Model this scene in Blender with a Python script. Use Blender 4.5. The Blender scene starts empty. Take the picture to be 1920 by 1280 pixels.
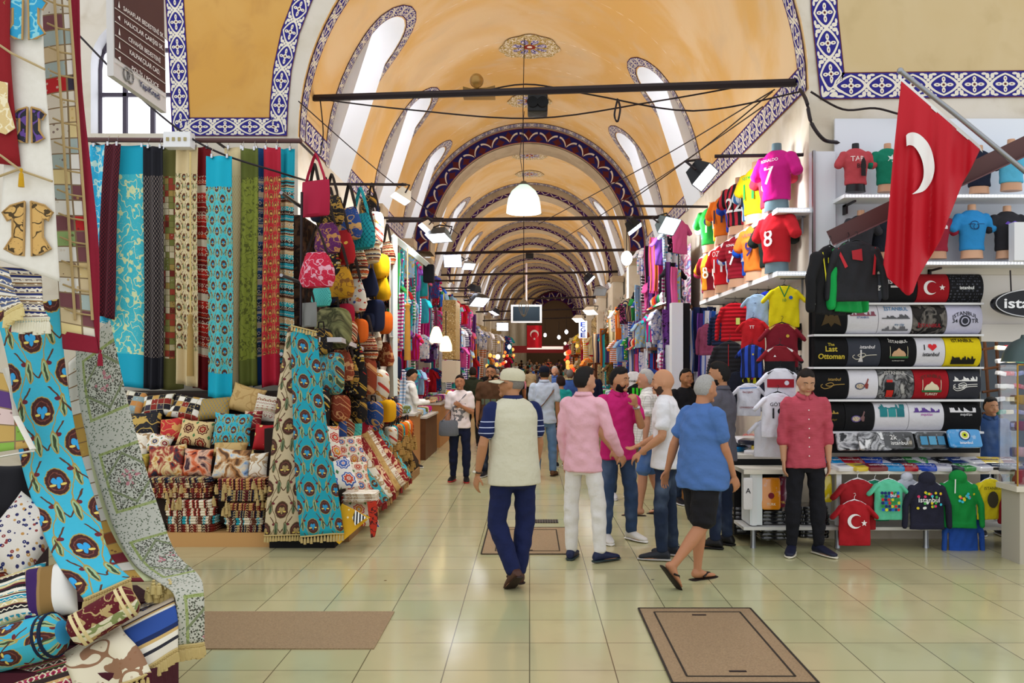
import bpy, bmesh, math, random
import numpy as np
from mathutils import Vector, Matrix, noise as mnoise
from math import sin, cos, pi, sqrt, radians as R, atan2, hypot
RND = random.Random(7)
scene = bpy.context.scene
COL = scene.collection
CAMH, FPX, VX, VY = 1.77, 1600.0, 993.0, 690.0
def at(px, py, Y):                       # point of the place at distance Y seen at that pixel of the photograph
    return Vector(((px-VX)/FPX*Y, Y, CAMH-(py-VY)/FPX*Y))
def hexc(h):
    if not isinstance(h, str): return tuple(h)+((1.0,) if len(h) == 3 else ())
    h = h.lstrip('#'); c = [int(h[i:i+2], 16)/255 for i in (0, 2, 4)]
    return tuple((x/12.92 if x <= .04045 else ((x+.055)/1.055)**2.4) for x in c)+(1.0,)
# ---------------------------------------------------------------- node expressions
class E:
    def __init__(s, n, v): s.n = n; s.v = v
    def _m(s, op, *a):
        nd = s.n.nt.nodes.new('ShaderNodeMath'); nd.operation = op
        for i, x in enumerate((s,)+a):
            if isinstance(x, E): s.n.nt.links.new(x.v, nd.inputs[i])
            else: nd.inputs[i].default_value = x
        return E(s.n, nd.outputs[0])
    def __add__(s, o): return s._m('ADD', o)
    __radd__ = __add__
    def __sub__(s, o): return s._m('SUBTRACT', o)
    def __rsub__(s, o): return s._m('MULTIPLY_ADD', -1.0, o)
    def __mul__(s, o): return s._m('MULTIPLY', o)
    __rmul__ = __mul__
    def __truediv__(s, o): return s._m('DIVIDE', o)
    def __lt__(s, o): return s._m('LESS_THAN', o)
    def __gt__(s, o): return s._m('GREATER_THAN', o)
    def abs(s): return s._m('ABSOLUTE')
    def sin(s): return s._m('SINE')
    def floor(s): return s._m('FLOOR')
    def fr(s): return s._m('FRACT')
    def pow(s, p): return s._m('POWER', p)
    def sqrt(s): return s._m('SQRT')
    def mn(s, o): return s._m('MINIMUM', o)
    def mx(s, o): return s._m('MAXIMUM', o)
    def mod(s, o): return s._m('FLOORED_MODULO', o)
    def atan2(s, o): return s._m('ARCTAN2', o)
class N:
    def __init__(s, nt): s.nt = nt
    def nd(s, t): return s.nt.nodes.new(t)
    def lk(s, a, b): s.nt.links.new(a.v if isinstance(a, E) else a, b)
    def sep(s, vec):
        x = s.nd('ShaderNodeSeparateXYZ'); s.lk(vec, x.inputs[0]); return [E(s, o) for o in x.outputs]
    def uv(s): return s.sep(s.nd('ShaderNodeTexCoord').outputs['UV'])[:2]
    def obj(s): return s.sep(s.nd('ShaderNodeTexCoord').outputs['Object'])
    def comb(s, x, y, z=0.0):
        c = s.nd('ShaderNodeCombineXYZ')
        for i, a in enumerate((x, y, z)):
            if isinstance(a, E): s.lk(a, c.inputs[i])
            else: c.inputs[i].default_value = a
        return c.outputs[0]
    def noise(s, vec=None, scale=5, detail=2, out=0, dist=0.0):
        x = s.nd('ShaderNodeTexNoise'); x.inputs['Scale'].default_value = scale; x.inputs['Detail'].default_value = detail
        x.inputs['Distortion'].default_value = dist
        s.lk(vec if vec is not None else s.nd('ShaderNodeTexCoord').outputs['Object'], x.inputs['Vector'])
        return E(s, x.outputs[0]) if out == 0 else x.outputs[1]
    def white(s, x, y, out=0):
        w = s.nd('ShaderNodeTexWhiteNoise'); w.noise_dimensions = '2D'; s.lk(s.comb(x, y), w.inputs['Vector'])
        return E(s, w.outputs['Value']) if out == 0 else w.outputs['Color']
    def vor(s, vec, scale=5, feat='F1', out='Distance'):
        x = s.nd('ShaderNodeTexVoronoi'); x.feature = feat; x.inputs['Scale'].default_value = scale
        s.lk(vec, x.inputs['Vector']); o = x.outputs[out]; return E(s, o) if out == 'Distance' else o
    def mix(s, f, a, b):
        m = s.nd('ShaderNodeMix'); m.data_type = 'RGBA'
        if isinstance(f, E): s.lk(f, m.inputs[0])
        else: m.inputs[0].default_value = f
        for c, i in ((a, 6), (b, 7)):
            if isinstance(c, (str, tuple, list)): m.inputs[i].default_value = hexc(c)
            else: s.lk(c, m.inputs[i])
        return m.outputs[2]
    def ramp(s, f, stops, const=True):
        r = s.nd('ShaderNodeValToRGB'); cr = r.color_ramp; cr.interpolation = 'CONSTANT' if const else 'LINEAR'
        stops = list(stops)[:32]
        while len(cr.elements) < len(stops): cr.elements.new(0.5)
        for e, (p, c) in zip(cr.elements, stops): e.position = p; e.color = hexc(c)
        s.lk(f, r.inputs[0]); return r.outputs[0]
    def smooth(s, f, a, b):
        m = s.nd('ShaderNodeMapRange'); m.interpolation_type = 'SMOOTHSTEP'
        s.lk(f, m.inputs[0]); m.inputs[1].default_value = a; m.inputs[2].default_value = b; return E(s, m.outputs[0])
MATS = {}
def mat(key, col, rough=.8, metal=0, bump=None, emit=0, spec=.3, alpha=None, trans=0, sheen=0, coat=0):
    if key in MATS: return MATS[key]
    m = bpy.data.materials.new(key); m.use_nodes = True; MATS[key] = m
    nt = m.node_tree; n = N(nt); b = nt.nodes['Principled BSDF']
    b.inputs['Roughness'].default_value = rough; b.inputs['Metallic'].default_value = metal
    b.inputs['Specular IOR Level'].default_value = spec
    if trans: b.inputs['Transmission Weight'].default_value = trans
    if coat: b.inputs['Coat Weight'].default_value = coat
    if alpha is not None: b.inputs['Alpha'].default_value = alpha
    if callable(col):
        c = col(n); n.lk(c, b.inputs['Base Color'])
        if emit: n.lk(c, b.inputs['Emission Color'])
    else:
        b.inputs['Base Color'].default_value = hexc(col)
        if emit: b.inputs['Emission Color'].default_value = hexc(col)
    if emit: b.inputs['Emission Strength'].default_value = emit
    if bump:                                # (scale, strength, distance)
        bn = n.nd('ShaderNodeBump'); bn.inputs['Strength'].default_value = bump[1]; bn.inputs['Distance'].default_value = bump[2]
        n.lk(n.noise(None, bump[0], 3), bn.inputs['Height']); n.lk(bn.outputs[0], b.inputs['Normal'])
    return m
def plain(h, rough=.8, **k): return mat('c_%s_%s_%s' % (h, rough, '_'.join('%s%s' % i for i in sorted(k.items()))), h, rough, **k)
def cloth(h):                              # woven cloth, soft wrinkles
    return mat('cloth_'+h, lambda n: n.mix(n.noise(None, 60, 2)*.35, h, tuple(x*.72 for x in hexc(h)[:3])), .9, bump=(9, .5, .02))
# ---------------------------------------------------------------- mesh builder
class MB:
    def __init__(s): s.v = []; s.f = []; s.uv = []; s.mi = []
    def add(s, vs, fs, uvs=None, mi=0):
        o = len(s.v); s.v += [tuple(p) for p in vs]
        for k, f in enumerate(fs):
            s.f.append(tuple(i+o for i in f)); s.mi.append(mi)
            s.uv += ([uvs[i] for i in f] if uvs is not None else [(vs[i][0], vs[i][2]) for i in f])
        return s
    def box(s, c, d, rz=0, mi=0, M=None, taper=1):
        hx, hy, hz = d[0]/2, d[1]/2, d[2]/2
        vs = []
        for z in (-1, 1):
            t = taper if z > 0 else 1
            for x, y in ((-1, -1), (1, -1), (1, 1), (-1, 1)): vs.append(Vector((x*hx*t, y*hy*t, z*hz)))
        if rz: vs = [Matrix.Rotation(rz, 3, 'Z') @ v for v in vs]
        vs = [v+Vector(c) for v in vs]
        if M: vs = [M @ v for v in vs]
        for f in ((3, 2, 1, 0), (4, 5, 6, 7), (0, 1, 5, 4), (1, 2, 6, 5), (2, 3, 7, 6), (3, 0, 4, 7)):
            s.add([vs[i] for i in f], [(0, 1, 2, 3)], [(0, 0), ((vs[f[1]]-vs[f[0]]).length, 0), ((vs[f[1]]-vs[f[0]]).length, (vs[f[2]]-vs[f[1]]).length), (0, (vs[f[2]]-vs[f[1]]).length)], mi)
        return s
    def tube(s, pts, r, n=8, mi=0, cap=True, flat=1.0):
        pts = [Vector(p) for p in pts]; rs = r if isinstance(r, (list, tuple)) else [r]*len(pts)
        rings = []; up = Vector((0, 0, 1)); L = 0
        for i, p in enumerate(pts):
            d = (pts[min(i+1, len(pts)-1)]-pts[max(i-1, 0)]).normalized()
            a = d.cross(up if abs(d.z) < .95 else Vector((0, 1, 0))).normalized(); b = a.cross(d).normalized()
            if i: L += (p-pts[i-1]).length
            rings.append(([p+(a*cos(2*pi*k/n)+b*sin(2*pi*k/n)*flat)*rs[i] for k in range(n+1)], L))
        vs = [v for ring, _ in rings for v in ring]; uvs = [(k/n*2*pi*max(rs), l) for _, l in rings for k in range(n+1)]
        fs = [(i*(n+1)+k, i*(n+1)+k+1, (i+1)*(n+1)+k+1, (i+1)*(n+1)+k) for i in range(len(pts)-1) for k in range(n)]
        s.add(vs, fs, uvs, mi)
        if cap:
            for ring, rev in ((rings[0][0], 1), (rings[-1][0], 0)):
                s.add(ring[:n], [tuple(range(n))[::-1] if rev else tuple(range(n))], [(0, 0)]*n, mi)
        return s
    def grid(s, fn, nu, nv, us=1.0, vs_=1.0, mi=0, wrap=False):
        P = []; U = []
        for j in range(nv+1):
            for i in range(nu+1):
                u, v = i/nu, j/nv; P.append(fn(u, v)); U.append((u*us, v*vs_))
        fs = [(j*(nu+1)+i, j*(nu+1)+i+1, (j+1)*(nu+1)+i+1, (j+1)*(nu+1)+i) for j in range(nv) for i in range(nu)]
        return s.add(P, fs, U, mi)
    def lathe(s, prof, c=(0, 0, 0), n=16, mi=0, M=None):
        c = Vector(c); P = []; U = []
        for r, z in prof:
            for k in range(n+1):
                v = Vector((r*cos(2*pi*k/n), r*sin(2*pi*k/n), z)); v = (M @ v) if M else v
                P.append(v+c); U.append((k/n, z))
        fs = [(j*(n+1)+k, j*(n+1)+k+1, (j+1)*(n+1)+k+1, (j+1)*(n+1)+k) for j in range(len(prof)-1) for k in range(n)]
        return s.add(P, fs, U, mi)
    def ball(s, c, r, n=10, mi=0, sc=(1, 1, 1), M=None):
        def f(a): v = Vector(a); return (M @ v if M else v)
        m = n//2+1; P = []; c = Vector(c); U = []
        for j in range(m+1):
            t = pi*j/m
            for k in range(n+1):
                q = 2*pi*k/n; P.append(c+f((r*sin(t)*cos(q)*sc[0], r*sin(t)*sin(q)*sc[1], -r*cos(t)*sc[2]))); U.append((k/n, j/m))
        return s.add(P, [(j*(n+1)+k, j*(n+1)+k+1, (j+1)*(n+1)+k+1, (j+1)*(n+1)+k) for j in range(m) for k in range(n)], U, mi)
    def poly(s, pts, mi=0, uvs=None, th=0, nrm=(0, -1, 0)):
        n = len(pts); pts = [Vector(p) for p in pts]; nv = Vector(nrm)*th
        s.add(pts, [tuple(range(n))], uvs, mi)
        if th:
            b = [p-nv for p in pts]; s.add(b, [tuple(range(n))[::-1]], uvs, mi)
            for i in range(n):
                j = (i+1) % n; s.add([pts[j], pts[i], b[i], b[j]], [(0, 1, 2, 3)], [(0, 0)]*4, mi)
        return s
    def mesh(s, name, mats, smooth=True):
        me = bpy.data.meshes.new(name); me.from_pydata(s.v, [], s.f)
        uvl = me.uv_layers.new(name='UVMap'); uvl.data.foreach_set('uv', np.array(s.uv, dtype=np.float32).ravel())
        for m in (mats if isinstance(mats, (list, tuple)) else [mats]): me.materials.append(m)
        me.polygons.foreach_set('material_index', s.mi)
        if smooth: 
            me.polygons.foreach_set('use_smooth', [True]*len(me.polygons)); me.set_sharp_from_angle(angle=R(40))
        me.update(); return me
    def build(s, name, mats, parent=None, loc=None, rz=0, smooth=True, weld=False):
        me = s.mesh(name, mats, smooth)
        if weld:
            bm = bmesh.new(); bm.from_mesh(me); bmesh.ops.remove_doubles(bm, verts=bm.verts, dist=1e-4); bm.to_mesh(me); bm.free()
        return put(name, me, parent, loc, rz)
def put(name, me, parent=None, loc=None, rz=0):
    o = bpy.data.objects.new(name, me); COL.objects.link(o)
    if parent: o.parent = parent
    if loc is not None: o.location = loc
    if rz: o.rotation_euler.z = rz
    return o
def tag(o, label, cat, group=None, kind=None):
    if label: o['label'] = label
    if cat: o['category'] = cat
    if group: o['group'] = group
    if kind: o['kind'] = kind
    return o
def thing(name, label, cat, loc=(0, 0, 0), rz=0, group=None):
    o = bpy.data.objects.new(name, None); COL.objects.link(o); o.location = loc; o.rotation_euler.z = rz
    o.empty_display_size = .1
    return tag(o, label, cat, group)
def struct(o): o['kind'] = 'structure'; return o
def setmat(o, *ms):                       # own colours on a mesh it shares with its copies
    for i, m in enumerate(ms):
        if m is None or i >= len(o.material_slots): continue
        o.material_slots[i].link = 'OBJECT'; o.material_slots[i].material = m
    return o
def dup(root, loc=None, rot=None, label=None, group=None, scale=None):
    r = root.copy(); COL.objects.link(r)
    if loc is not None: r.location = loc
    if rot is not None: r.rotation_euler = rot
    if scale is not None: r.scale = (scale,)*3 if not isinstance(scale, (tuple, list)) else scale
    if label: r['label'] = label
    if group: r['group'] = group
    for ch in list(root.children):
        c = ch.copy(); COL.objects.link(c); c.parent = r
        for g in ch.children:
            d = g.copy(); COL.objects.link(d); d.parent = c
    return r
# ---------------------------------------------------------------- lettering
TXT = {}
def text_geo(t, size=1.0, bold=0.0, shear=0.0):
    k = (t, bold, shear)
    if k not in TXT:
        c = bpy.data.curves.new('t', 'FONT'); c.body = t; c.align_x = 'CENTER'; c.align_y = 'CENTER'; c.size = 1; c.offset = bold; c.shear = shear; c.resolution_u = 3
        o = bpy.data.objects.new('t', c); me = o.to_mesh()
        TXT[k] = ([tuple(v.co) for v in me.vertices], [tuple(p.vertices) for p in me.polygons])
        o.to_mesh_clear(); bpy.data.objects.remove(o); bpy.data.curves.remove(c)
    vs, fs = TXT[k]
    return [(x*size, y*size) for x, y, _ in vs], fs
def text_w(t, bold=0): vs, _ = text_geo(t, 1, bold); return (max(v[0] for v in vs)-min(v[0] for v in vs)) if vs else 1
def finer(vs, fs, L):
    bm = bmesh.new(); V_ = [bm.verts.new((x, y, 0)) for x, y in vs]
    for f in fs:
        try: bm.faces.new([V_[i] for i in f])
        except ValueError: pass
    bm.normal_update(); bmesh.ops.triangulate(bm, faces=bm.faces)
    for _ in range(4):
        e = [e for e in bm.edges if e.calc_length() > L]
        if not e: break
        bmesh.ops.subdivide_edges(bm, edges=e, cuts=1); bmesh.ops.triangulate(bm, faces=[f for f in bm.faces if len(f.verts) > 3])
    bm.verts.index_update(); o = [(v.co.x, v.co.y) for v in bm.verts], [tuple(v.index for v in f.verts) for f in bm.faces]; bm.free(); return o
def add_text(mb, t, fn, cx, cy, h=None, w=None, mi=0, bold=.0, shear=0, stretch=1.0, arc=0, sub=0):
    """letters laid on a surface: fn(x, y) -> point"""
    vs, fs = text_geo(t, 1, bold, shear)
    if not vs: return
    x0 = min(v[0] for v in vs); x1 = max(v[0] for v in vs); y0 = min(v[1] for v in vs); y1 = max(v[1] for v in vs)
    sx = sy = 1
    if h: sy = h/(y1-y0); sx = sy*stretch
    if w: sx = w/(x1-x0); sy = sy if h else sx
    Q = [((x-(x0+x1)/2)*sx, (y-(y0+y1)/2)*sy) for x, y in vs]
    if sub: Q, fs = finer(Q, fs, sub)
    P = [fn(cx+a, cy+b-arc*a*a) for a, b in Q]
    mb.add(P, fs, [(0, 0)]*len(P), mi)
# ---------------------------------------------------------------- fusing volumes into one smooth body
def fuse(mb, voxel=.012, smooth=4, name='m', fac=.5):
    me = mb.mesh(name, [], False); o = bpy.data.objects.new('tmp', me); COL.objects.link(o)
    r = o.modifiers.new('r', 'REMESH'); r.mode = 'VOXEL'; r.voxel_size = voxel; r.adaptivity = 0
    if smooth: sm = o.modifiers.new('s', 'SMOOTH'); sm.iterations = smooth; sm.factor = fac
    dg = bpy.context.evaluated_depsgraph_get(); ev = o.evaluated_get(dg)
    out = bpy.data.meshes.new_from_object(ev); bpy.data.objects.remove(o); out.name = name
    out.polygons.foreach_set('use_smooth', [True]*len(out.polygons)); return out
def loft(mb, secs, n=20, mi=0):
    """secs: (centre, side vector, front vector) ellipses; closed at both ends"""
    P = []; 
    for c, a, b in secs:
        c = Vector(c); a = Vector(a); b = Vector(b)
        for k in range(n): P.append(c+a*cos(2*pi*k/n)+b*sin(2*pi*k/n))
    m = len(secs)
    fs = [(j*n+k, j*n+(k+1) % n, (j+1)*n+(k+1) % n, (j+1)*n+k) for j in range(m-1) for k in range(n)]
    fs += [tuple(range(n))[::-1], tuple(range((m-1)*n, m*n))]
    mb.add(P, fs, None, mi); return mb
def limb(mb, p0, p1, r0, r1, n=14, k=4, bulge=0.0, flat=1.0):
    p0 = Vector(p0); p1 = Vector(p1); d = (p1-p0).normalized()
    a = d.cross(Vector((0, 0, 1)) if abs(d.z) < .9 else Vector((1, 0, 0))).normalized(); b = a.cross(d)
    secs = [(p0-d*r0*.5, a*r0*.6, b*r0*.6*flat)]
    for i in range(k+1):
        t = i/k; r = r0*(1-t)+r1*t+bulge*sin(pi*min(1, t*1.4)) ; secs.append((p0.lerp(p1, t), a*r, b*r*flat))
    secs.append((p1+d*r1*.5, a*r1*.6, b*r1*.6*flat)); return loft(mb, secs, n)
# ---------------------------------------------------------------- patterned cloth, tiles, plaster
def leaf(x, y, cx, cy, rx, ry): return ((x-cx)/rx).pow(2.0)+((y-cy)/ry).pow(2.0)
def iznik(n, bg='#1a1279', fg='#e6ddc9', dot='#5a1a18'):
    u, v = n.uv(); x = (u*2-1); y = (v.fr()*2-1); ax = x.abs(); ay = y.abs()
    # ogee outline
    d = (ax*1.25).pow(1.55)+ay.pow(1.15)
    line = ((d-.93).abs() < .13)
    r = (ax*ax+ay*ay).sqrt()
    fl = (r < .2).mx(leaf(ax, ay, 0, .42, .13, .22) < 1).mx(leaf(ax, ay, .40, 0, .2, .12) < 1)
    cor = (leaf(ax, ay, .62, .84, .2, .13) < 1).mx(leaf(ax, ay, .78, .62, .09, .17) < 1).mx(leaf(ax, ay, .36, .98, .12, .1) < 1)
    w = line.mx(fl).mx(cor)*(ax < .88)
    c = n.mix(w, bg, fg)
    c = n.mix((r < .09).mx(leaf(ax, ay, 0, .42, .035, .07) < 1).mx(leaf(ax, ay, .42, 0, .07, .035) < 1), c, dot)
    return n.mix(ax > .93, c, dot)
def arrows(n):
    u, v = n.uv(); x = u*2-1; y = (v.fr()*2-1).abs()
    a = ((x*.5+y*1.0-.45).abs() < .11)*(x.abs() < .75)
    blo = n.noise(n.comb(u*3, v*3), 1.3, 1) > .52
    c = n.mix(blo, '#22106b', '#4d1436'); c = n.mix(a, c, '#dcd0c4'); return n.mix(x.abs() > .88, c, '#5b1a4a')
def bigfrieze(n):
    u, v = n.uv(); y = (v.fr()*2-1); ay = y.abs(); x = u*2-1
    cres = (((x+.25)-ay*.0+(ay-.5).pow(2.0)*2.2-.25).abs() < (.2-(ay-.5).abs()*.3))*(ay > .12)*(ay < .85)
    cres = ((x+.35-(1-ay).pow(2.5)*1.1).abs() < .13)*(ay > .05)*(ay < .9)
    star = ((ay*1.3).pow(.7)+x.abs().pow(.7) < .95).mx(((ay-1).abs()*1.3).pow(.7)+(x-.5).abs().pow(.7) < .8)
    c = n.mix(star, '#141257', '#521418'); c = n.mix(cres, c, '#dccfc0'); return n.mix(x.abs() > .92, c, '#7c1e1c')
def plaster(a, b, c2, s=.6):
    def f(n):
        f1 = n.smooth(n.noise(None, s, 6, dist=1.2), .38, .66); f2 = n.smooth(n.noise(None, s*3.1, 5, dist=.6), .5, .75)
        return n.mix(f2*.6, n.mix(f1, a, b), c2)
    return f
def tulip(bg='#2fb4cf', oval='#4a2a24', acc='#3fa9cf', leafc='#9bbf8a', P=.30, gold='#b59a4c'):
    def f(n):
        u, v = n.uv(); U = u/P; V = v/(P*1.35)
        wob = n.noise(n.comb(u, v), 22, 1)*.06
        res = None
        c = n.mix(n.noise(n.comb(u*2, v*30), 9, 2)*.5, bg, tuple(t*.75 for t in hexc(bg)[:3]))
        for ox, oy in ((0, 0), (.5, .5)):
            x = ((U+ox).fr()-.5)+(wob-.03); y = ((V+oy).fr()-.5); ax = x.abs()
            # vines: two lines from oval base curving out
            vine = ((ax-(y+.5).abs()*.9).abs() < .018)*(y < -.12)
            c = n.mix(vine, c, '#5a3a28')
            stem = ((ax-.25-(y*6.3).sin()*.10).abs() < .011)
            c = n.mix(stem, c, gold)
            tl = (leaf(ax, y, .36, .1, .065, .17))
            c = n.mix((tl < 1), c, gold); c = n.mix((tl < .62), c, leafc); c = n.mix((leaf(ax, y, .36, .08, .022, .13) < 1), c, '#3c4a30')
            ov = leaf(x, y, 0, .05, .20, .20)+(y*1.1)*(y > .02)*(ax*3+.2)+n.noise(n.comb(u, v), 60, 1)*.3
            c = n.mix((ov < 1.25), c, gold); c = n.mix((ov < 1.08), c, oval)
            c = n.mix(((ov-.62).abs() < .05), c, '#7a4438')
            inn = leaf(ax, y, .045, .06, .045, .05).mn(leaf(ax, y, 0, .0, .03, .06))
            c = n.mix((inn < 1), c, acc); c = n.mix((leaf(ax, y, .09, .0, .05, .018) < 1), c, '#e2c866')
            c = n.mix((leaf(ax, y, .22, -.3, .05, .03) < 1), c, '#6d2630')
        return c
    return f
def damask(bg, fg, s=7.0, thr=.55):
    def f(n):
        u, v = n.uv(); p = n.comb(u, v)
        dd = n.vor(p, s); w = n.noise(p, s*2.4, 2)
        fl = ((dd+(w-.5)*.8) < .30); vine = ((n.noise(n.comb(u, v), s*.8, 1)-.5).abs() < .018)
        dots = n.vor(p, s*5) < .2
        return n.mix(fl.mx(vine)*.9, n.mix(dots*.35, bg, fg), fg)
    return f
def ogee(bg, fg, P=.09):
    def f(n):
        u, v = n.uv(); a = (u*(2*pi/P)).sin(); b = (v*(2*pi/(P*1.6))).sin()
        return n.mix(((a*a-b*b).abs() < .16), n.mix(n.noise(n.comb(u, v), 40, 2)*.5, bg, tuple(t*.7 for t in hexc(bg)[:3])), fg)
    return f
def kilim(cols, P=.5, seed=1, fg='#eadfc8', axis=1):
    def f(n):
        r = random.Random(seed); uv = n.uv(); u, v = (uv[0], uv[1]) if axis else (uv[1], uv[0]); t = (v/P).fr()
        st = []; p = 0; k = 0
        while p < 1 and len(st) < 30:
            st.append((p, cols[k % len(cols)])); p += r.choice([.02, .03, .06, .09, .13]); k += 1
        c = n.ramp(t, st)
        tx = (u/.06).fr()-.5; ty = (v/.06).fr()-.5; dia = tx.abs()+ty.abs()
        band = ((v/P*3.0).fr() < .4)
        c = n.mix(((dia-.33).abs() < .08)*band, c, fg); c = n.mix((dia < .12)*band, c, cols[0])
        zz = (((u/.03).fr()-.5).abs()*.02-((v/.055).fr()*.055-.02)).abs() < .003
        return n.mix(zz*(1-band), c, fg)
    return f
def patch(cols, P=.09, line='#7b6850', Q=None):
    Q = Q or P
    def f(n):
        u, v = n.uv(); iu = (u/P).floor(); iv = (v/Q).floor(); w = n.white(iu+.5, iv+.5)
        c = n.ramp(w, [(i/len(cols), x) for i, x in enumerate(cols)])
        d = n.vor(n.comb(u, v), 28); w2 = n.white(iu+7.5, iv+3.5)
        c = n.mix((d < .22)*(w2 > .45)*.7, c, n.ramp(w2, [(0, '#c9a75a'), (.6, '#d9cfc0'), (.8, '#5a1f26')]))
        e = ((u/P).fr()-.5).abs().mx(((v/Q).fr()-.5).abs())
        return n.mix(e > .46, c, line)
    return f
def floral(bg, cs, s=16):
    def f(n):
        u, v = n.uv(); p = n.comb(u, v); d = n.vor(p, s); cc = E(n, n.sep(n.vor(p, s, out='Color'))[0].v)
        c = n.mix(n.noise(p, s*4, 2)*.6, bg, tuple(t*.75 for t in hexc(bg)[:3]))
        c = n.mix(d < .34, c, n.ramp(cc, [(i/len(cs), x) for i, x in enumerate(cs)])); return n.mix(d < .1, c, bg)
    return f
def suzani(bg, cs, P=.15):
    def f(n):
        u, v = n.uv(); U = u/P; V = v/P; x = U.fr()-.5; y = V.fr()-.5; r = (x*x+y*y).sqrt(); th = y.atan2(x)
        w = n.white(U.floor()+.5, V.floor()+.5); col = n.ramp(w, [(i/len(cs), q) for i, q in enumerate(cs)])
        pet = r-(th*8).sin()*.03
        c = n.mix((pet < .38)*(pet > .3), bg, cs[0]); c = n.mix((pet < .25), c, col); c = n.mix((pet < .1), c, bg); c = n.mix((pet < .05), c, cs[-1])
        lf = ((x.abs()-.5).abs()*1.6+(y.abs()-.5).abs()) < .16
        return n.mix(lf, c, '#4e7a4a')
    return f
def rugpat(n):                              # grey-green table runner with framed medallions
    u, v = n.uv(); p = n.comb(u, v); sp = n.vor(p, 70) < .32
    c = n.mix(sp, '#b9b8ab', '#5f6a55'); V = (v/.62).fr(); y = (V-.5).abs(); x = (u-.17).abs()
    inb = (x < .13)*(y < .33); fr_ = inb*((x > .115).mx(y > .30)); dia = (x*3.2+y*1.9)
    c = n.mix(inb*(n.vor(p, 90) < .42), c, '#47463a'); c = n.mix(fr_*.8, c, '#8b9a4f')
    c = n.mix(inb*((dia-.5).abs() < .03), c, '#77805e'); fl = inb*(dia < .22)*(n.vor(p, 40) < .4)
    return n.mix(fl, c, '#b2767c')
def photoish(seed, cs):
    def f(n):
        u, v = n.uv(); w = n.noise(n.comb(u+seed*3.1, v+seed), 8, 4, dist=.7)
        return n.ramp(w, [(.28+i*.42/len(cs), c) for i, c in enumerate(cs)], False)
    return f
def stripes2(a, b, P=.03, axis=0, k=.5):
    def f(n):
        uv = n.uv(); return n.mix((uv[axis]/P).fr() < k, a, b)
    return f
def floorf(n):
    o = n.obj(); X, Y = o[0], o[1]; T = .5
    row = (Y/T).floor(); off = (row.mod(2.0)*0)
    fx = ((X+off)/T).fr(); fy = (Y/T+(Y/T).floor()*0).fr()
    w = n.white(((X+off)/T).floor()+.5, row+.5)
    c = n.mix(w, '#bcb58a', '#aeaf84'); c = n.mix(n.smooth(n.noise(None, .35, 3), .35, .7)*.55, c, '#c3b088')
    c = n.mix(n.smooth(n.noise(None, 2.3, 5), .5, .8)*.3, c, '#8f8a66')
    joint = ((fx-.5).abs() > .493).mx((fy-.5).abs() > .493)
    c = n.mix(joint*.8, c, '#4b422c')
    return n.mix((n.vor(n.comb(X, Y), 1.3) < .018), c, '#4a4338')
M_FLOOR = mat('floor', floorf, .14, spec=.5, bump=(1.2, .06, .02))
M_STONE = mat('speckled_stone', lambda n: n.mix(n.noise(None, 90, 3), '#6a543c', '#b59a77'), .5)
M_VAULT = mat('ochre_plaster', plaster('#dfb16c', '#e6c79c', '#d8bc98', .42), .85)
M_PANEL = mat('ochre_panel', plaster('#cf9a4a', '#d3a257', '#bd8a48', .8), .85)
M_PANEL2 = mat('cream_panel', plaster('#c9b183', '#cdb78d', '#bda577', .7), .85)
M_WALL = mat('old_white_plaster', plaster('#d9d0c2', '#cfc4b0', '#b9ab95', .9), .9, bump=(6, .3, .02))
M_GREY = mat('grey_plaster', plaster('#b9a68c', '#ab9880', '#a08c74', 1.1), .9)
M_IZ = mat('painted_tile_border', iznik, .55)
M_ARW = mat('purple_arrow_band', arrows, .6)
M_FRZ = mat('dark_frieze', bigfrieze, .6)
M_WHITE = plain('#e8e8ea', .5); M_LAM = plain('#dfe3ea', .35); M_BLACK = plain('#15151a', .45); M_STEEL = plain('#9a9ca0', .3, metal=.9)
M_IRON = plain('#2a2225', .5, metal=.3); M_BROWN = plain('#5a3c3a', .5); M_DARK = plain('#0e0d10', .7); M_WOOD = mat('oak', lambda n: n.mix(n.noise(n.comb(*[n.obj()[0]*9, n.obj()[1]*9, n.obj()[2]*.8]), 3, 4), '#9a6a3a', '#c39259'), .45)
M_DWOOD = mat('dark_wood', lambda n: n.mix(n.noise(None, 5, 4, dist=1), '#4a2a18', '#6b4327'), .5)
M_PANE = mat('lit_window', '#f4f6ff', .5, emit=1.5)
M_GOLD = plain('#b08a3a', .4, metal=.7); M_CHROME = plain('#c8c8cc', .15, metal=1.0)
M_GLASS = mat('clear_glass', '#f4fbff', .03, trans=1.0, spec=.5, alpha=.25)
# ---------------------------------------------------------------- camera, world
cam = bpy.data.cameras.new('camera'); co = bpy.data.objects.new('camera', cam); COL.objects.link(co)
co.location = (0, 0, CAMH); co.rotation_euler = (pi/2, 0, 0); cam.sensor_width = 36; cam.lens = 30
cam.shift_x = (960-VX)/1920; cam.shift_y = (VY-640)/1920; cam.clip_end = 300; scene.camera = co
w = bpy.data.worlds.new('world'); scene.world = w; w.use_nodes = True
w.node_tree.nodes['Background'].inputs[0].default_value = (.93, .96, 1, 1); w.node_tree.nodes['Background'].inputs[1].default_value = .95
scene.view_settings.view_transform = 'Standard'; scene.view_settings.look = 'None'; scene.view_settings.exposure = .32; scene.view_settings.gamma = 1
scene.cycles.max_bounces = 5; scene.cycles.diffuse_bounces = 3; scene.cycles.glossy_bounces = 2; scene.cycles.transmission_bounces = 3
scene.cycles.transparent_max_bounces = 6; scene.cycles.caustics_reflective = False; scene.cycles.caustics_refractive = False; scene.cycles.sample_clamp_indirect = 4
scene.cycles.use_light_tree = True
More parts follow.
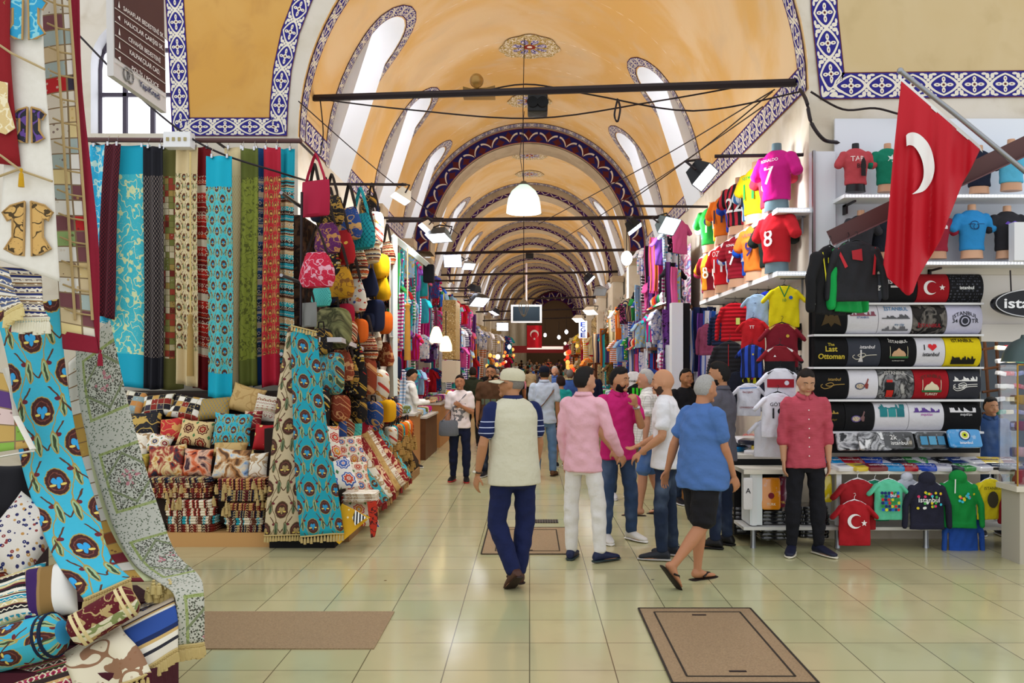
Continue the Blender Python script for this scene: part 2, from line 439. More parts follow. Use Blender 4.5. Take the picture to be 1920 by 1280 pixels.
# ---------------------------------------------------------------- the long lane
VR, VH, VZ = 2.9, 3.1, 4.67              # half width, rise, height of the springing
def xo(Y): return .00083*max(0, Y-30)**2
def zo(Y): return .0006*max(0, Y-30)**2
def vaultp(Y, a, ins=0.0, r=VR, h=VH):   # a: angle from the left springing
    return Vector((xo(Y)-(r-ins)*cos(a), Y, VZ+zo(Y)+(h-ins)*sin(a)))
def front(a):                             # the mouth of the vault stands askew
    t = min(1, max(0, (a-R(42))/R(100))); return 10.68*(1-t)+8.86*t
LWIN = [(12.9, 1.15), (16.5, 1.1), (20.0, .9)]; RWIN = [(15.0, 1.15), (19.0, 1.05)]
SW = 2.0                                  # arc height of the straight part of a window
def vault_section(name, Y0, Y1, wins_l, wins_r, skew=False, ny=None):
    mb = MB(); ys = set(np.linspace(Y0, Y1, (ny or int((Y1-Y0)*3))+1).round(4))
    for yc, ww in wins_l+wins_r:
        for k in range(13): ys.add(round(yc-ww/2*cos(pi*k/12), 4))
    ys = sorted(ys); NA = 40
    def lo(y, wins, side):                # lowest angle still plaster, seen from inside the strip [y-, y+]
        for yc, ww in wins:
            if abs(y-yc) <= ww/2+1e-6: return (SW+sqrt(max(0, (ww/2)**2-(y-yc)**2)))/3.0
        return 0
    for y0, y1 in zip(ys[:-1], ys[1:]):
        m = (y0+y1)/2; il = any(abs(m-c) < w_/2 for c, w_ in wins_l); ir = any(abs(m-c) < w_/2 for c, w_ in wins_r)
        cols = []
        for y in (y0, y1):
            a0 = lo(y, wins_l, 0) if il else 0; a1 = pi-(lo(y, wins_r, 1) if ir else 0)
            row = []
            for k in range(NA+1):
                a = a0+(a1-a0)*k/NA; yy = y
                if skew: f = front(a); yy = f+(y-Y0)*(Y1-f)/(Y1-Y0) if False else (max(y, f) if y > Y0+1e-6 else f)
                row.append(vaultp(yy, a))
            cols.append(row)
        mb.add(cols[0]+cols[1], [(k, k+1, NA+2+k, NA+1+k) for k in range(NA)], [(0, 0)]*(2*NA+2))
    # thickness outside keeps daylight out
    return struct(mb.build(name, M_VAULT))
def strip2d(mb, pts, width, fn, cell, mi=0, nw=3, sub=.12):
    P = [Vector(p) for p in pts]; Q = [P[0]]
    for a, b in zip(P[:-1], P[1:]):
        k = max(1, int((b-a).length/sub))
        for i in range(1, k+1): Q.append(a.lerp(b, i/k))
    L = 0; rows = []; uvs = []
    for i, p in enumerate(Q):
        d0 = (p-Q[i-1]).normalized() if i else (Q[1]-p).normalized(); d1 = (Q[i+1]-p).normalized() if i < len(Q)-1 else d0
        n0 = Vector((-d0.y, d0.x)); n1 = Vector((-d1.y, d1.x)); nn = (n0+n1); nn = nn/max(.3, nn.length_squared/2)
        if i: L += (p-Q[i-1]).length
        for j in range(nw+1):
            q = p+nn*width*(j/nw-.5); rows.append(fn(q.x, q.y)); uvs.append((j/nw, L/cell))
    mb.add(rows, [(i*(nw+1)+j, i*(nw+1)+j+1, (i+1)*(nw+1)+j+1, (i+1)*(nw+1)+j) for i in range(len(Q)-1) for j in range(nw)], uvs, mi)
def sideL(y, s, ins=.012): return vaultp(y, s/3.0, ins)
def sideR(y, s, ins=.012): return vaultp(y, pi-s/3.0, ins)
def win_outline(yc, ww, off=0, n=10):
    r = ww/2+off; return [(yc-r, -.02)]+[(yc-r*cos(pi*k/n), SW+r*sin(pi*k/n)) for k in range(n+1)]+[(yc+r, -.02)]
TR = [0]
def trim(mb, m): TR[0] += 1; return struct(mb.build('trim_%d' % TR[0], m, smooth=True))
WN = [0]
def windows(wl, wr, bw=.2):
    for wins, fn, sg in ((wl, sideL, -1), (wr, sideR, 1)):
        for yc, ww in wins:
            WN[0] += 1; root = thing('window_%d' % WN[0], None, None); root['kind'] = 'structure'
            o = win_outline(yc, ww); mb = MB()
            A = [fn(y, s, 0) for y, s in o]
            B = [fn(y, s, -.1)+Vector((sg*.55, 0, .1)) for y, s in o]
            mb.add(A+B, [(i, i+1, len(A)+i+1, len(A)+i) for i in range(len(A)-1)], [(0, 0)]*(2*len(A)))
            mb.build('window_reveal', M_WHITE, root); mb = MB()
            c = sum(B, Vector())/len(B); mb.add([c]+B, [(0, i+1, i+2) for i in range(len(B)-1)], [(0, 0)]*(len(B)+1))
            mb.build('pane', M_PANE, root)
            mb = MB(); strip2d(mb, win_outline(yc, ww, bw/2+.03), bw, fn, bw*1.15); trim(mb, M_IZ)
    for wins, fn in ((wl, sideL), (wr, sideR)):
        yield wins, fn
def spring_strips(Y0, Y1, wins, fn, bw=.26):
    e = Y0; mb = MB()
    for yc, ww in sorted(wins)+[(Y1+1, 0)]:
        a, b = e, min(Y1, yc-ww/2-.25)
        if b > a+.1: strip2d(mb, [(a, bw/2), (b, bw/2)], bw, lambda y, s: fn(y, s, .016), bw*1.15)
        e = yc+ww/2+.25
    trim(mb, M_IZ)
def ring(mb, Y, w_, r0=0.0, cell=.3, ins=.014, n=64, fr=None, h=None):  # band running along the soffit, from Y to Y+w_
    P = []; U = []
    for k in range(n+1):
        a = pi*k/n; y0 = fr(a) if fr else Y
        for j in range(3): P.append(vaultp(y0+w_*j/2, a, ins+r0)); U.append((j/2, 9.4*k/n/cell))
    mb.add(P, [(k*3+j, (k+1)*3+j, (k+1)*3+j+1, k*3+j+1) for k in range(n) for j in range(2)], U)
def face(mb, Y, i0, i1, cell=.3, n=64, uo=0):    # upright band facing the lane's mouth, between two insets
    P = []; U = []
    for k in range(n+1):
        a = pi*k/n
        for j in range(3): P.append(vaultp(Y, a, i0+(i1-i0)*j/2)); U.append((j/2, 9.4*k/n/cell))
    mb.add(P, [(k*3+j, k*3+j+1, (k+1)*3+j+1, (k+1)*3+j) for k in range(n) for j in range(2)], U)
vault_section('ceiling_ochre_vault', 8.86, 21.2, LWIN, RWIN, skew=True)
RIBS = [21.2, 27.9, 35, 39.8, 46, 51, 59, 67, 76]
for a_, b_ in zip(RIBS, RIBS[1:]+[86]):
    c1 = a_+1.0; wl = []; wr = []
    if b_-a_ > 6 and a_ < 45:
        wl = [(c1+1.6, .9), (c1+4.3, .9)]; wr = [(c1+1.6, .9), (c1+4.3, .9)]
    elif a_ < 60: wl = [((c1+b_)/2, .9)]; wr = [((c1+b_)/2, .9)]
    vault_section('ceiling_vault', a_, b_, wl, wr)
    for wins, fn in windows(wl, wr, .18): spring_strips(a_, b_, wins, fn)
for wins, fn in windows(LWIN, RWIN): spring_strips(11.0 if fn is sideL else 9.1, 21.0, wins, fn, .3)
for i, y in enumerate(RIBS):
    big = i == 0; dep = .42 if big else .3; L = 1.0
    mb = MB(); face(mb, y-.02, dep, .0)
    # rib body
    ring(mb, y-.02, L, dep); mb2 = MB(); face(mb2, y+L, .0, dep)
    struct(mb.build('trim_rib', [M_GREY])); struct(mb2.build('trim_rib', M_GREY))
    mb = MB(); ring(mb, y-.34, .3, 0, .34); trim(mb, M_IZ)
    if big:
        mb = MB(); face(mb, y-.035, .05, .40, .55); trim(mb, M_FRZ)
        mb = MB(); ring(mb, y+.12, .5, dep, .34, .01); trim(mb, M_ARW)
    else:
        mb = MB(); face(mb, y-.03, .2, dep+.0, .34); trim(mb, M_ARW)
        mb = MB(); ring(mb, y+.1, .5, dep, .34, .01); trim(mb, M_ARW)
# border round the mouth
mb = MB(); ring(mb, 0, .26, 0, .32, .012, fr=lambda a: front(a)+.05); trim(mb, M_IZ)
# medallions on the crown
def medal(n):
    u, v = n.uv(); r = (u*u+v*v).sqrt(); th = v.atan2(u); c = '#a98b3c'
    lobes = (th*4).sin().abs(); pet = (r > .22)*(r < .62)*(lobes > (r-.4).abs()*2.2+.35)
    scr = (n.noise(n.comb(u*4, v*4), 2.2, 2)-.5).abs() < .045
    base = n.mix(scr*(r > .55), c, '#eadfd0'); base = n.mix(pet, base, '#241a86'); base = n.mix(pet*scr, base, '#e6e0ea')
    base = n.mix((r < .2), base, '#8c1f1c'); base = n.mix((r < .09), base, '#f0e2d6')
    return base
M_MED = mat('rosette', medal, .7)
for y, r in ((15.9, .57), (19.1, .5), (24.0, .5), (26.3, .45), (33, .5)):
    mb = MB(); P = [vaultp(y, pi/2, .02)]; U = [(0, 0)]
    for k in range(48):
        q = 2*pi*k/48; rr = r*(1+.05*abs(cos(q*4))*2-.05); P.append(vaultp(y+rr*sin(q), pi/2-rr*cos(q)/3.0, .02)); U.append((rr/r*cos(q), rr/r*sin(q)))
    mb.add(P, [(0, k+1, (k+1) % 48+1) for k in range(48)], U); trim(mb, M_MED)
# side walls of the lane below the springing
for sg, nm, y0 in ((-1, 'wall_left', 10.68), (1, 'wall_right', 8.86)):
    mb = MB(); ys = [y0]+list(np.linspace(12, 86, 38))
    P = [Vector((xo(y)+sg*VR, y, z+(zo(y) if z > 1 else zo(y)))) for y in ys for z in (0, VZ)]
    mb.add(P, [(2*i, 2*i+1, 2*i+3, 2*i+2) for i in range(len(ys)-1)], [(0, 0)]*len(P)); struct(mb.build(nm, M_WALL, smooth=False))
# end wall with a lunette
mb = MB(); Y = 86
P = [Vector((xo(Y)-VR, Y, zo(Y))), Vector((xo(Y)+VR, Y, zo(Y)))]+[vaultp(Y, pi-pi*k/24) for k in range(25)]
mb.poly(P); struct(mb.build('wall_back', plain('#6a5848', .9), smooth=False))
mb = MB(); P = []; U = []
for k in range(25):
    for j in range(3): P.append(vaultp(85.9, pi*k/24, .15+.9*j/2)); U.append((j/2, k/24*9))
mb.add(P, [(k*3+j, k*3+j+1, (k+1)*3+j+1, (k+1)*3+j) for k in range(24) for j in range(2)], U); struct(mb.build('trim_lunette', M_ARW))
# floor
mb = MB(); ys = [-1, 4, 30]+list(np.linspace(32, 88, 29)); P = []
for y in ys:
    for x in (-9, 9): P.append((xo(y)+x, y, zo(y)))
mb.add(P, [(2*i, 2*i+1, 2*i+3, 2*i+2) for i in range(len(ys)-1)], [(0, 0)]*len(P)); struct(mb.build('floor', M_FLOOR, smooth=False))
# walls either side of the mouth (wall plane, arch shaped edge)
def front_wall(name, Y, sg, xout, ztop, m):
    mb = MB(); zs = [0, VZ]+[VZ+VH*sin(pi/2*k/14) for k in range(1, 14)]; zs = [z for z in zs if z < ztop]
    P = []; U = []
    for z in zs:
        xa = VR if z <= VZ else VR*sqrt(max(0, 1-((z-VZ)/VH)**2))
        for x in (xa, xout): P.append((sg*x, Y, z)); U.append((x, z))
    mb.add(P, [(2*i, 2*i+1, 2*i+3, 2*i+2) for i in range(len(zs)-1)], U); return struct(mb.build(name, m, smooth=False))
front_wall('wall_front_right', 8.86, 1, 4.68, 7.6, M_WALL)
mb = MB(); mb.add([(4.68, 8.86, 2.08), (8.5, 8.86, 2.08), (8.5, 8.86, 7.6), (4.68, 8.86, 7.6)], [(0, 1, 2, 3)]); struct(mb.build('wall_lintel_right', M_WALL, smooth=False))
# left: leave the arched window open
YL = 10.68; wx0, wx1 = at(170, 0, YL).x, at(325, 0, YL).x; wz0 = at(0, 250, YL).z; wz1 = at(0, 120, YL).z; wr_ = (wx1-wx0)/2
front_wall('wall_front_left', YL, -1, -wx1, 7.6, M_WALL)
mb = MB(); mb.add([(-8.5, YL, 0), (wx1, YL, 0), (wx1, YL, wz0), (-8.5, YL, wz0)], [(0, 1, 2, 3)]); mb.add([(-8.5, YL, wz0), (wx0, YL, wz0), (wx0, YL, wz1), (-8.5, YL, wz1)], [(0, 1, 2, 3)])
arc = [Vector(((wx0+wx1)/2-wr_*cos(pi*k/14), YL, wz1+wr_*1.1*sin(pi*k/14))) for k in range(15)]
top = [Vector((p.x, YL, 7.6)) for p in arc]; mb.add(arc+top, [(i, i+1, 15+i+1, 15+i) for i in range(14)]); mb.add([(-8.5, YL, wz1), (wx0, YL, wz1), (wx0, YL, 7.6), (-8.5, YL, 7.6)], [(0, 1, 2, 3)])
struct(mb.build('wall_back_left', M_WALL, smooth=False))
WN[0] += 1; root = thing('window_%d' % WN[0], None, None); root['kind'] = 'structure'
out = [Vector((wx0, YL, wz0))]+arc+[Vector((wx1, YL, wz0))]; bk = [p+Vector((0, .35, 0)) for p in out]
mb = MB(); mb.add(out+bk, [(i, i+1, len(out)+i+1, len(out)+i) for i in range(len(out)-1)]); mb.build('window_reveal', M_WHITE, root)
mb = MB(); mb.poly(bk); mb.build('pane', M_PANE, root)
mb = MB(); fr_ = [p+Vector((0, .22, 0)) for p in out]+[Vector((wx0, YL+.22, wz0))]
mb.tube(fr_, .035, 6); wz = wz1+wr_
for x in (.32, .66): mb.box((wx0+(wx1-wx0)*x, YL+.22, (wz0+wz)/2), (.05, .05, wz-wz0))
for z in (wz0+.55, wz0+1.12): mb.box(((wx0+wx1)/2, YL+.22, z), (wx1-wx0, .05, .045))
mb.build('window_frame', plain('#4a4250', .6), root)
# painted panels beside the mouth
def px_panel(Y, path, width, cell, fill, mfill, name):
    mb = MB(); f = lambda x, z: Vector((x, Y-.012, z)); pts = [(at(a, b, Y).x, at(a, b, Y).z) for a, b in path]
    strip2d(mb, pts, width, f, cell, sub=.1); trim(mb, M_IZ)
    mb = MB(); mb.poly([at(a, b, Y)+Vector((0, -.008, 0)) for a, b in fill]); struct(mb.build(name, mfill, smooth=False))
px_panel(YL, [(318, -120), (328, 0), (334, 100), (340, 238), (522, 238), (524, 190), (530, 130), (545, 60), (568, 0), (622, -120)], .235, .31,
         [(340, 238), (522, 238), (524, 190), (530, 130), (545, 60), (568, 0), (622, -120), (318, -120), (328, 0)], M_PANEL, 'wall_panel_left')
px_panel(8.86, [(1541, -120), (1545, 20), (1560, 162), (2500, 150)], .28, .32, [(1541, -120), (1545, 20), (1560, 162), (2500, 150), (2500, -120)], M_PANEL2, 'wall_panel_right')
mb = MB(); t = thing('floor_drain', 'small dark grated drain beyond the pinkish hatch', 'drain', (.16, 9.85, 0)); mb.box((0, 0, .004), (.34, .2, .008)); mb.build('grate', mat('grate', stripes2('#1c1a18', '#55504a', .03), .5), t)
# manhole plates in the floor
def plate(x0, y0, x1, y1, label, name='floor_hatch', inner=.13):
    t = thing(name, label, 'hatch', ((x0+x1)/2, (y0+y1)/2, 0)); wx, wy = x1-x0, y1-y0
    mb = MB(); mb.box((0, 0, .004), (wx, wy, .008)); mb.build('cover_stone', M_STONE, t)
    if inner:
        mb = MB()
        for a, b, c, d in ((-wx/2+inner, 0, .012, wy-2*inner), (wx/2-inner, 0, .012, wy-2*inner), (0, -wy/2+inner, wx-2*inner, .012), (0, wy/2-inner, wx-2*inner, .012), (-wx/2, 0, .014, wy), (wx/2, 0, .014, wy), (0, wy/2, wx, .014), (0, -wy/2, wx, .014)):
            mb.box((a, b, .009), (c, d, .004))
        mb.build('rim', plain('#2e2822', .6), t)
        mb = MB(); mb.box((0, wy*.38, .0095), (.1, .018, .005)); mb.box((0, -wy*.38, .0095), (.1, .018, .005)); mb.build('handle_slot', M_IRON, t)
    return t
plate(.80, 4.78, 1.62, 6.27, 'large speckled brown stone hatch cover in the foreground floor', inner=.1)
plate(-2.6, 5.37, -.98, 6.19, 'wide plain speckled brown stone slab left of the large hatch', name='floor_slab', inner=0)
plate(-.46, 8.1, .42, 9.45, 'pinkish stone hatch cover behind the man in the sleeveless vest', inner=.13)
# ---------------------------------------------------------------- people
def skinm(h): return mat('skin_'+h, lambda n: n.mix(n.noise(None, 14, 3)*.5, h, tuple(x*.78 for x in hexc(h)[:3])), .55, spec=.35)
def hairm(h): return mat('hair_'+h, lambda n: n.mix(n.noise(None, 120, 2), h, tuple(x*.45 for x in hexc(h)[:3])), .7, bump=(160, .6, .006))
def denim(h): return mat('denim_'+h, lambda n: n.mix(n.smooth(n.noise(None, 3.2, 3), .45, .8)*.45, n.mix(n.noise(None, 160, 2)*.6, h, tuple(x*.6 for x in hexc(h)[:3])), '#8fa3c0'), .9, bump=(10, .5, .02))
def shirtm(h): return mat('shirt_'+h, lambda n: n.mix(n.noise(None, 90, 2)*.25, h, tuple(x*.75 for x in hexc(h)[:3])), .9, bump=(8, .75, .03))
def crease(me, amp):
    n = len(me.vertices); co = np.empty(n*3, np.float32); me.vertices.foreach_get('co', co); co = co.reshape(-1, 3); nr = np.empty(n*3, np.float32); me.vertices.foreach_get('normal', nr); nr = nr.reshape(-1, 3)
    ph = RND.random()*9; x, y, z = co[:, 0], co[:, 1], co[:, 2]
    a = np.sin(x*31+z*23+ph+2.2*np.sin(z*14+y*9+ph))*.5+np.sin(x*-47+z*37+y*21+2*np.sin(z*8+x*19+ph))*.35+np.sin(z*61+x*13+1.5*np.sin(x*27-y*17))*.25
    co += nr*(a*amp*.6)[:, None].astype(np.float32); me.vertices.foreach_set('co', co.ravel()); me.update(); return me
def hdir(d):                              # head surface from a direction: x right, y front, z up (metres about the head centre)
    x, y, z = d; sx, sy, sz = .080, .099, .124
    if z < 0:
        t = -z; sx *= 1-.34*t**1.6; 
        if y < 0: sy *= 1-.42*t
        else: sy *= 1-.05*t
    if y < 0: sy *= 1.06
    else: sx *= 1-.06*y
    return Vector((x*sx, y*sy, z*sz))
def sphere_dirs(nu, nv): return nu, nv
def headball(mb, Hm, c, k=1.0, rule=None, nu=26, nv=20):
    P = []
    for j in range(nv+1):
        t = pi*j/nv
        for i in range(nu):
            q = 2*pi*i/nu; d = (sin(t)*cos(q), sin(t)*sin(q), -cos(t)); f = k if rule is None else rule(d)*k
            P.append(c+Hm @ (hdir(d)*f))
    mb.add(P, [(j*nu+i, j*nu+(i+1) % nu, (j+1)*nu+(i+1) % nu, (j+1)*nu+i) for j in range(nv) for i in range(nu)], [(0, 0)]*len(P))
def hair_rule(style):
    def f(d):
        x, y, z = d; w = mnoise.noise(Vector(d)*3.5)*.03
        if style == 'bald': hl = 9
        elif style == 'receding': hl = .72 if y > .1 else (.0 if y > -.3 else -.45)
        else:
            hl = .62-.25*abs(x) if y > .25 else (.62-(.25-y)*1.6 if y > -.35 else -.55)
        if style == 'long' and y < .1: hl = -1.1
        th = {'short': 1.07, 'crop': 1.035, 'quiff': 1.09+.16*max(0, z)*(max(0, y)+.35), 'receding': 1.03, 'long': 1.13, 'curly': 1.2, 'bald': 1, 'bun': 1.08, 'boy': 1.09}[style]
        if style == 'curly': w *= 2
        k = min(1, max(0, (z-hl)*6)); return .88+(th+w-.88)*k
    return f
def hand(mb, w, d, n, side, curl=.35, L=1.0, spread=1.0):
    d = d.normalized(); n = (n-d*n.dot(d)).normalized(); s = d.cross(n)*side   # s points to the thumb
    loft(mb, [(w-d*.02, s*.022, n*.019), (w+d*.015, s*.028, n*.017), (w+d*.05*L, s*.040, n*.015), (w+d*.088*L, s*.041, n*.013), (w+d*.098*L, s*.034, n*.009)], 12)
    for o, ln in ((.031, .072), (.0105, .082), (-.0105, .076), (-.031, .06)):
        b = w+d*.088*L+s*o; dd = d+s*o*1.8*spread; a = curl
        for k, q in ((0, .42), (1, .33), (2, .25)):
            dk = (dd*cos(a)+n*sin(a)).normalized(); e = b+dk*ln*q*L; limb(mb, b, e, .0088-.0008*k, .0082-.0009*k, 8, 2); b = e; a += curl*1.1
    t0 = w+d*.022*L+s*.026; t1 = t0+(d*.6+s*.75+n*.35).normalized()*.038*L; t2 = t1+(d*.85+s*.35+n*.4).normalized()*.033*L
    limb(mb, t0, t1, .013, .0105, 8, 2); limb(mb, t1, t2, .0105, .0085, 8, 2)
def person(label, x, y, rz, H=1.75, skin='#c08a68', hair=('short', '#1d1614'), arms=None, legs=None, lean=(0, 0), head=(0, 0), top=None, bottom=None, shoes=None, voxel=.0075, belly=0.0, fat=1.0, beard=None, z=0, lift=None, group=None, name='person', face=True, curl=(.3, .3), hemz=None, cat='person'):
    """arms: {'L':(upper dir, fore dir, palm normal), 'R':..}; legs: {'L':(thigh dir, shin dir, toe dir)}; x right, y forward"""
    k = H/1.75; root = thing(name, label, cat, (x, y, z), rz, group)
    V = Vector
    arms = arms or {}; legs = legs or {}
    A = {'L': (V((-.12, .02, -1)), V((-.03, .12, -1)), V((1, 0, 0))), 'R': (V((.12, .02, -1)), V((.03, .12, -1)), V((-1, 0, 0)))}
    G = {'L': (V((-.05, 0, -1)), V((0, -.02, -1)), V((-.15, 1, 0))), 'R': (V((.05, 0, -1)), V((0, -.02, -1)), V((.15, 1, 0)))}
    for q in arms: A[q] = tuple(V(a) for a in arms[q])
    for q in legs: G[q] = tuple(V(a) for a in legs[q])
    # legs first, so that the lower sole stands on the floor
    thl, shl = .42*k, .42*k; J = {}; low = 1e9
    for q, sg in (('L', -1), ('R', 1)):
        hip = V((sg*.085*k, 0, 0)); kn = hip+G[q][0].normalized()*thl; an = kn+G[q][1].normalized()*shl
        J[q] = [hip, kn, an]; td = G[q][2].normalized(); low = min(low, an.z-.085*k, (an+td*.13*k).z-.075*k)
    off = V((0, 0, -low)); ax = V((0, 0, 0)); 
    for q in 'LR': J[q] = [p+off for p in J[q]]
    hz = off.z
    # centre the figure over the lower foot pair
    c = (J['L'][2]+J['R'][2])/2; c.z = 0; J = {q: [p-V((c.x, c.y, 0)) for p in J[q]] for q in J}; hc = V((-c.x, -c.y, hz))
    def T(px, py, pz):                       # pz above the hip joints, in units of k
        return hc+V((px*k+lean[0]*pz*k, py*k+lean[1]*pz*k, pz*k))
    sh = {q: T(sg*.172*(.5+.5*fat), 0, .505) for q, sg in (('L', -1), ('R', 1))}
    el = {q: sh[q]+A[q][0].normalized()*.29*k for q in 'LR'}; wr = {q: el[q]+A[q][1].normalized()*.255*k for q in 'LR'}
    Hm = Matrix.Rotation(head[0], 3, 'Z') @ Matrix.Rotation(head[1], 3, 'X'); hcn = T(0, .03, .705)
    bm_ = MB()
    def sec(w, d, zz, yo=0): return (T(0, yo, zz), V((w*k, 0, 0)), V((0, d*k, 0)))
    loft(bm_, [sec(.10, .07, -.06), sec(.14, .09, .0), sec(.13, .085, .15), sec(.145, .09, .33), sec(.15, .075, .46), sec(.09, .06, .52), sec(.062, .058, .57), sec(.054, .056, .60), sec(.054, .058, .66, .015), sec(.045, .05, .69, .02)], 20)
    headball(bm_, Hm, hcn, k)
    hp = lambda a, b, c_: hcn+Hm @ (V((a, b, c_))*k)
    if face:
        loft(bm_, [(hp(0, .086, .022), Hm @ V((.008*k, 0, 0)), Hm @ V((0, .008*k, 0))), (hp(0, .094, -.002), Hm @ V((.010*k, 0, 0)), Hm @ V((0, .012*k, 0))), (hp(0, .099, -.022), Hm @ V((.016*k, 0, 0)), Hm @ V((0, .016*k, 0))), (hp(0, .094, -.032), Hm @ V((.012*k, 0, 0)), Hm @ V((0, .010*k, 0)))], 10)
        for sx in (-1, 1):
            bm_.ball(hp(sx*.079, -.004, -.008), .024*k, 8, sc=(.34, .7, 1.25), M=Hm)
            bm_.ball(hp(sx*.032, .083, .028), .02*k, 8, sc=(1.1, .45, .35), M=Hm)
            bm_.ball(hp(sx*.04, .066, -.035), .028*k, 8, sc=(1, .8, 1), M=Hm)
        bm_.ball(hp(0, .078, -.092), .024*k, 8, sc=(1.2, .9, .8), M=Hm); bm_.ball(hp(0, .086, -.058), .016*k, 8, sc=(1.5, .7, .75), M=Hm)
    for q, sg in (('L', -1), ('R', 1)):
        limb(bm_, sh[q], el[q], .05*k, .038*k, 12, 4, .004); limb(bm_, el[q], wr[q], .041*k, .026*k, 12, 4, .004)
        hand(bm_, wr[q], A[q][1], A[q][2], -sg, curl[0 if q == 'L' else 1], k)
        limb(bm_, J[q][0], J[q][1], .074*k, .05*k, 14, 4, .004); limb(bm_, J[q][1], J[q][2], .056*k, .034*k, 14, 5, .010)
        an = J[q][2]; td = G[q][2].normalized(); sd = td.cross(V((0, 0, 1))).normalized(); up = sd.cross(td)
        dn = -up
        loft(bm_, [(an+dn*.035*k-td*.055*k, sd*.022*k, up*.02*k), (an+dn*.03*k-td*.035*k, sd*.033*k, up*.04*k), (an+dn*.03*k+td*.01*k, sd*.034*k, up*.045*k), (an+dn*.048*k+td*.08*k, sd*.042*k, up*.028*k), (an+dn*.06*k+td*.14*k, sd*.044*k, up*.017*k), (an+dn*.065*k+td*.185*k, sd*.030*k, up*.012*k)], 12)
    me = fuse(bm_, voxel, 3, 'body'); me.materials.append(skinm(skin)); put('body', me, root)
    # clothes
    tp = dict(kind='tee', col='#888888', m=None, sleeve='short', hem=.0, ease=0.0); tp.update(top or {})
    mt = tp['m'] or shirtm(tp['col']); b = belly; es = tp['ease']; hem = tp['hem']
    mb = MB(); W = fat
    secs = [sec(.192*W+es+b*.3, .132*W+es+b*.5, hem-.02, b*.35), sec(.184*W+es+b*.5, .13*W+es+b*.8, hem+.05, b*.45), sec(.155*W+es+b*.8, .112*W+es+b*1.1, .14, b*.6), sec(.152*W+es+b*.5, .112*W+es+b*.9, .24, b*.45), sec(.168*W+es, .122*W+es+b*.3, .36), sec(.178*W+es, .114*W+es, .44), sec(.178*W+es*.5, .10*W+es*.5, .505), sec(.14, .082, .545), sec(.095, .07, .572), sec(.07, .062, .588)]
    loft(mb, secs, 26)
    
    sg_ = {'L': -1, 'R': 1}
    if tp['sleeve'] != 'none':
        for q in 'LR':
            s0 = sh[q]; mb.ball(sh[q]+V((-sg_[q]*.006, 0, .0)), .066*k, 12)
            if tp['sleeve'] == 'short': limb(mb, s0, sh[q].lerp(el[q], .72), .068*k*(.5+.5*W), .068*k, 16, 3)
            else:
                limb(mb, s0, el[q], .066*k*(.5+.5*W), .055*k, 16, 4)
                e = wr[q] if tp['sleeve'] == 'long' else el[q].lerp(wr[q], .35)
                limb(mb, el[q], el[q].lerp(e, .97), .054*k, (.036 if tp['sleeve'] == 'long' else .052)*k, 16, 3)
                if tp['sleeve'] != 'long': limb(mb, el[q].lerp(wr[q], .2), el[q].lerp(wr[q], .36), .058*k, .056*k, 16, 2)
    me = crease(fuse(mb, max(voxel, .009)*1.1, 4, tp.get('name', 'shirt')), .011); me.materials.append(mt); tob = put(tp.get('name', {'tee': 't_shirt', 'shirt': 'shirt', 'polo': 'polo_shirt', 'vest': 'vest'}[tp['kind']]), me, root)
    if tp['kind'] in ('shirt', 'polo'):
        mb = MB(); P_ = [[], []]
        for i in range(21):
            a = R(-90+12)+(2*pi-R(24))*i/20+pi; x_, y_ = cos(a), sin(a); dr = .03*max(0, y_)
            P_[0].append(T(x_*.068, y_*.066+.008, .612-dr)); P_[1].append(T(x_*.088, y_*.086+.006, .577-dr*1.3))
        mb.add(P_[0]+P_[1], [(i, i+1, 22+i, 21+i) for i in range(20)]); co_ = mb.build('collar', mt, tob); s_ = co_.modifiers.new('t', 'SOLIDIFY'); s_.thickness = .006
    bt = dict(kind='trousers', col='#26304a', m=None, w=0.0); bt.update(bottom or {}); mt = bt['m'] or denim(bt['col'])
    mb = MB(); bw = bt['w']
    loft(mb, [sec(.142*W+b*.3, .10*W+b*.5, .08), sec(.152*W+b*.25, .11*W+b*.4, .02), sec(.158*W, .115*W, -.04), sec(.148*W, .11*W, -.10), sec(.11, .09, -.14)], 24)
    for q in 'LR':
        h_, kn, an = J[q]; inw = V((0, 0, 0))
        if bt['kind'] == 'trousers':
            limb(mb, h_, kn, (.084+bw)*k*(.4+.6*W), (.066+bw)*k, 16, 5); limb(mb, kn, kn.lerp(an, .98), (.067+bw)*k, (.052+bw)*k, 16, 5, .003)
        elif bt['kind'] == 'slim': limb(mb, h_, kn, .093*k, .066*k, 16, 5, .004); limb(mb, kn, kn.lerp(an, .98), .072*k, .05*k, 16, 5, .010)
        elif bt['kind'] == 'shorts': limb(mb, h_, kn.lerp(h_, .06), (.10+bw)*k*(.4+.6*W), (.092+bw)*k, 16, 5)
    if bt['kind'] == 'skirt':
        m_ = (J['L'][1]+J['R'][1])/2
        loft(mb, [sec(.155, .115, .0), sec(.18, .14, -.2), (m_-V((0, 0, .05)), V((.2*k, 0, 0)), V((0, .15*k, 0)))], 22)
    me = crease(fuse(mb, max(voxel, .009)*1.1, 4, 'trousers'), .009); me.materials.append(mt); put({'trousers': 'trousers', 'slim': 'trousers', 'shorts': 'shorts', 'skirt': 'skirt'}[bt['kind']], me, root)
    so = dict(kind='shoe', col='#1c1c22', sole='#dddddd'); so.update(shoes or {})
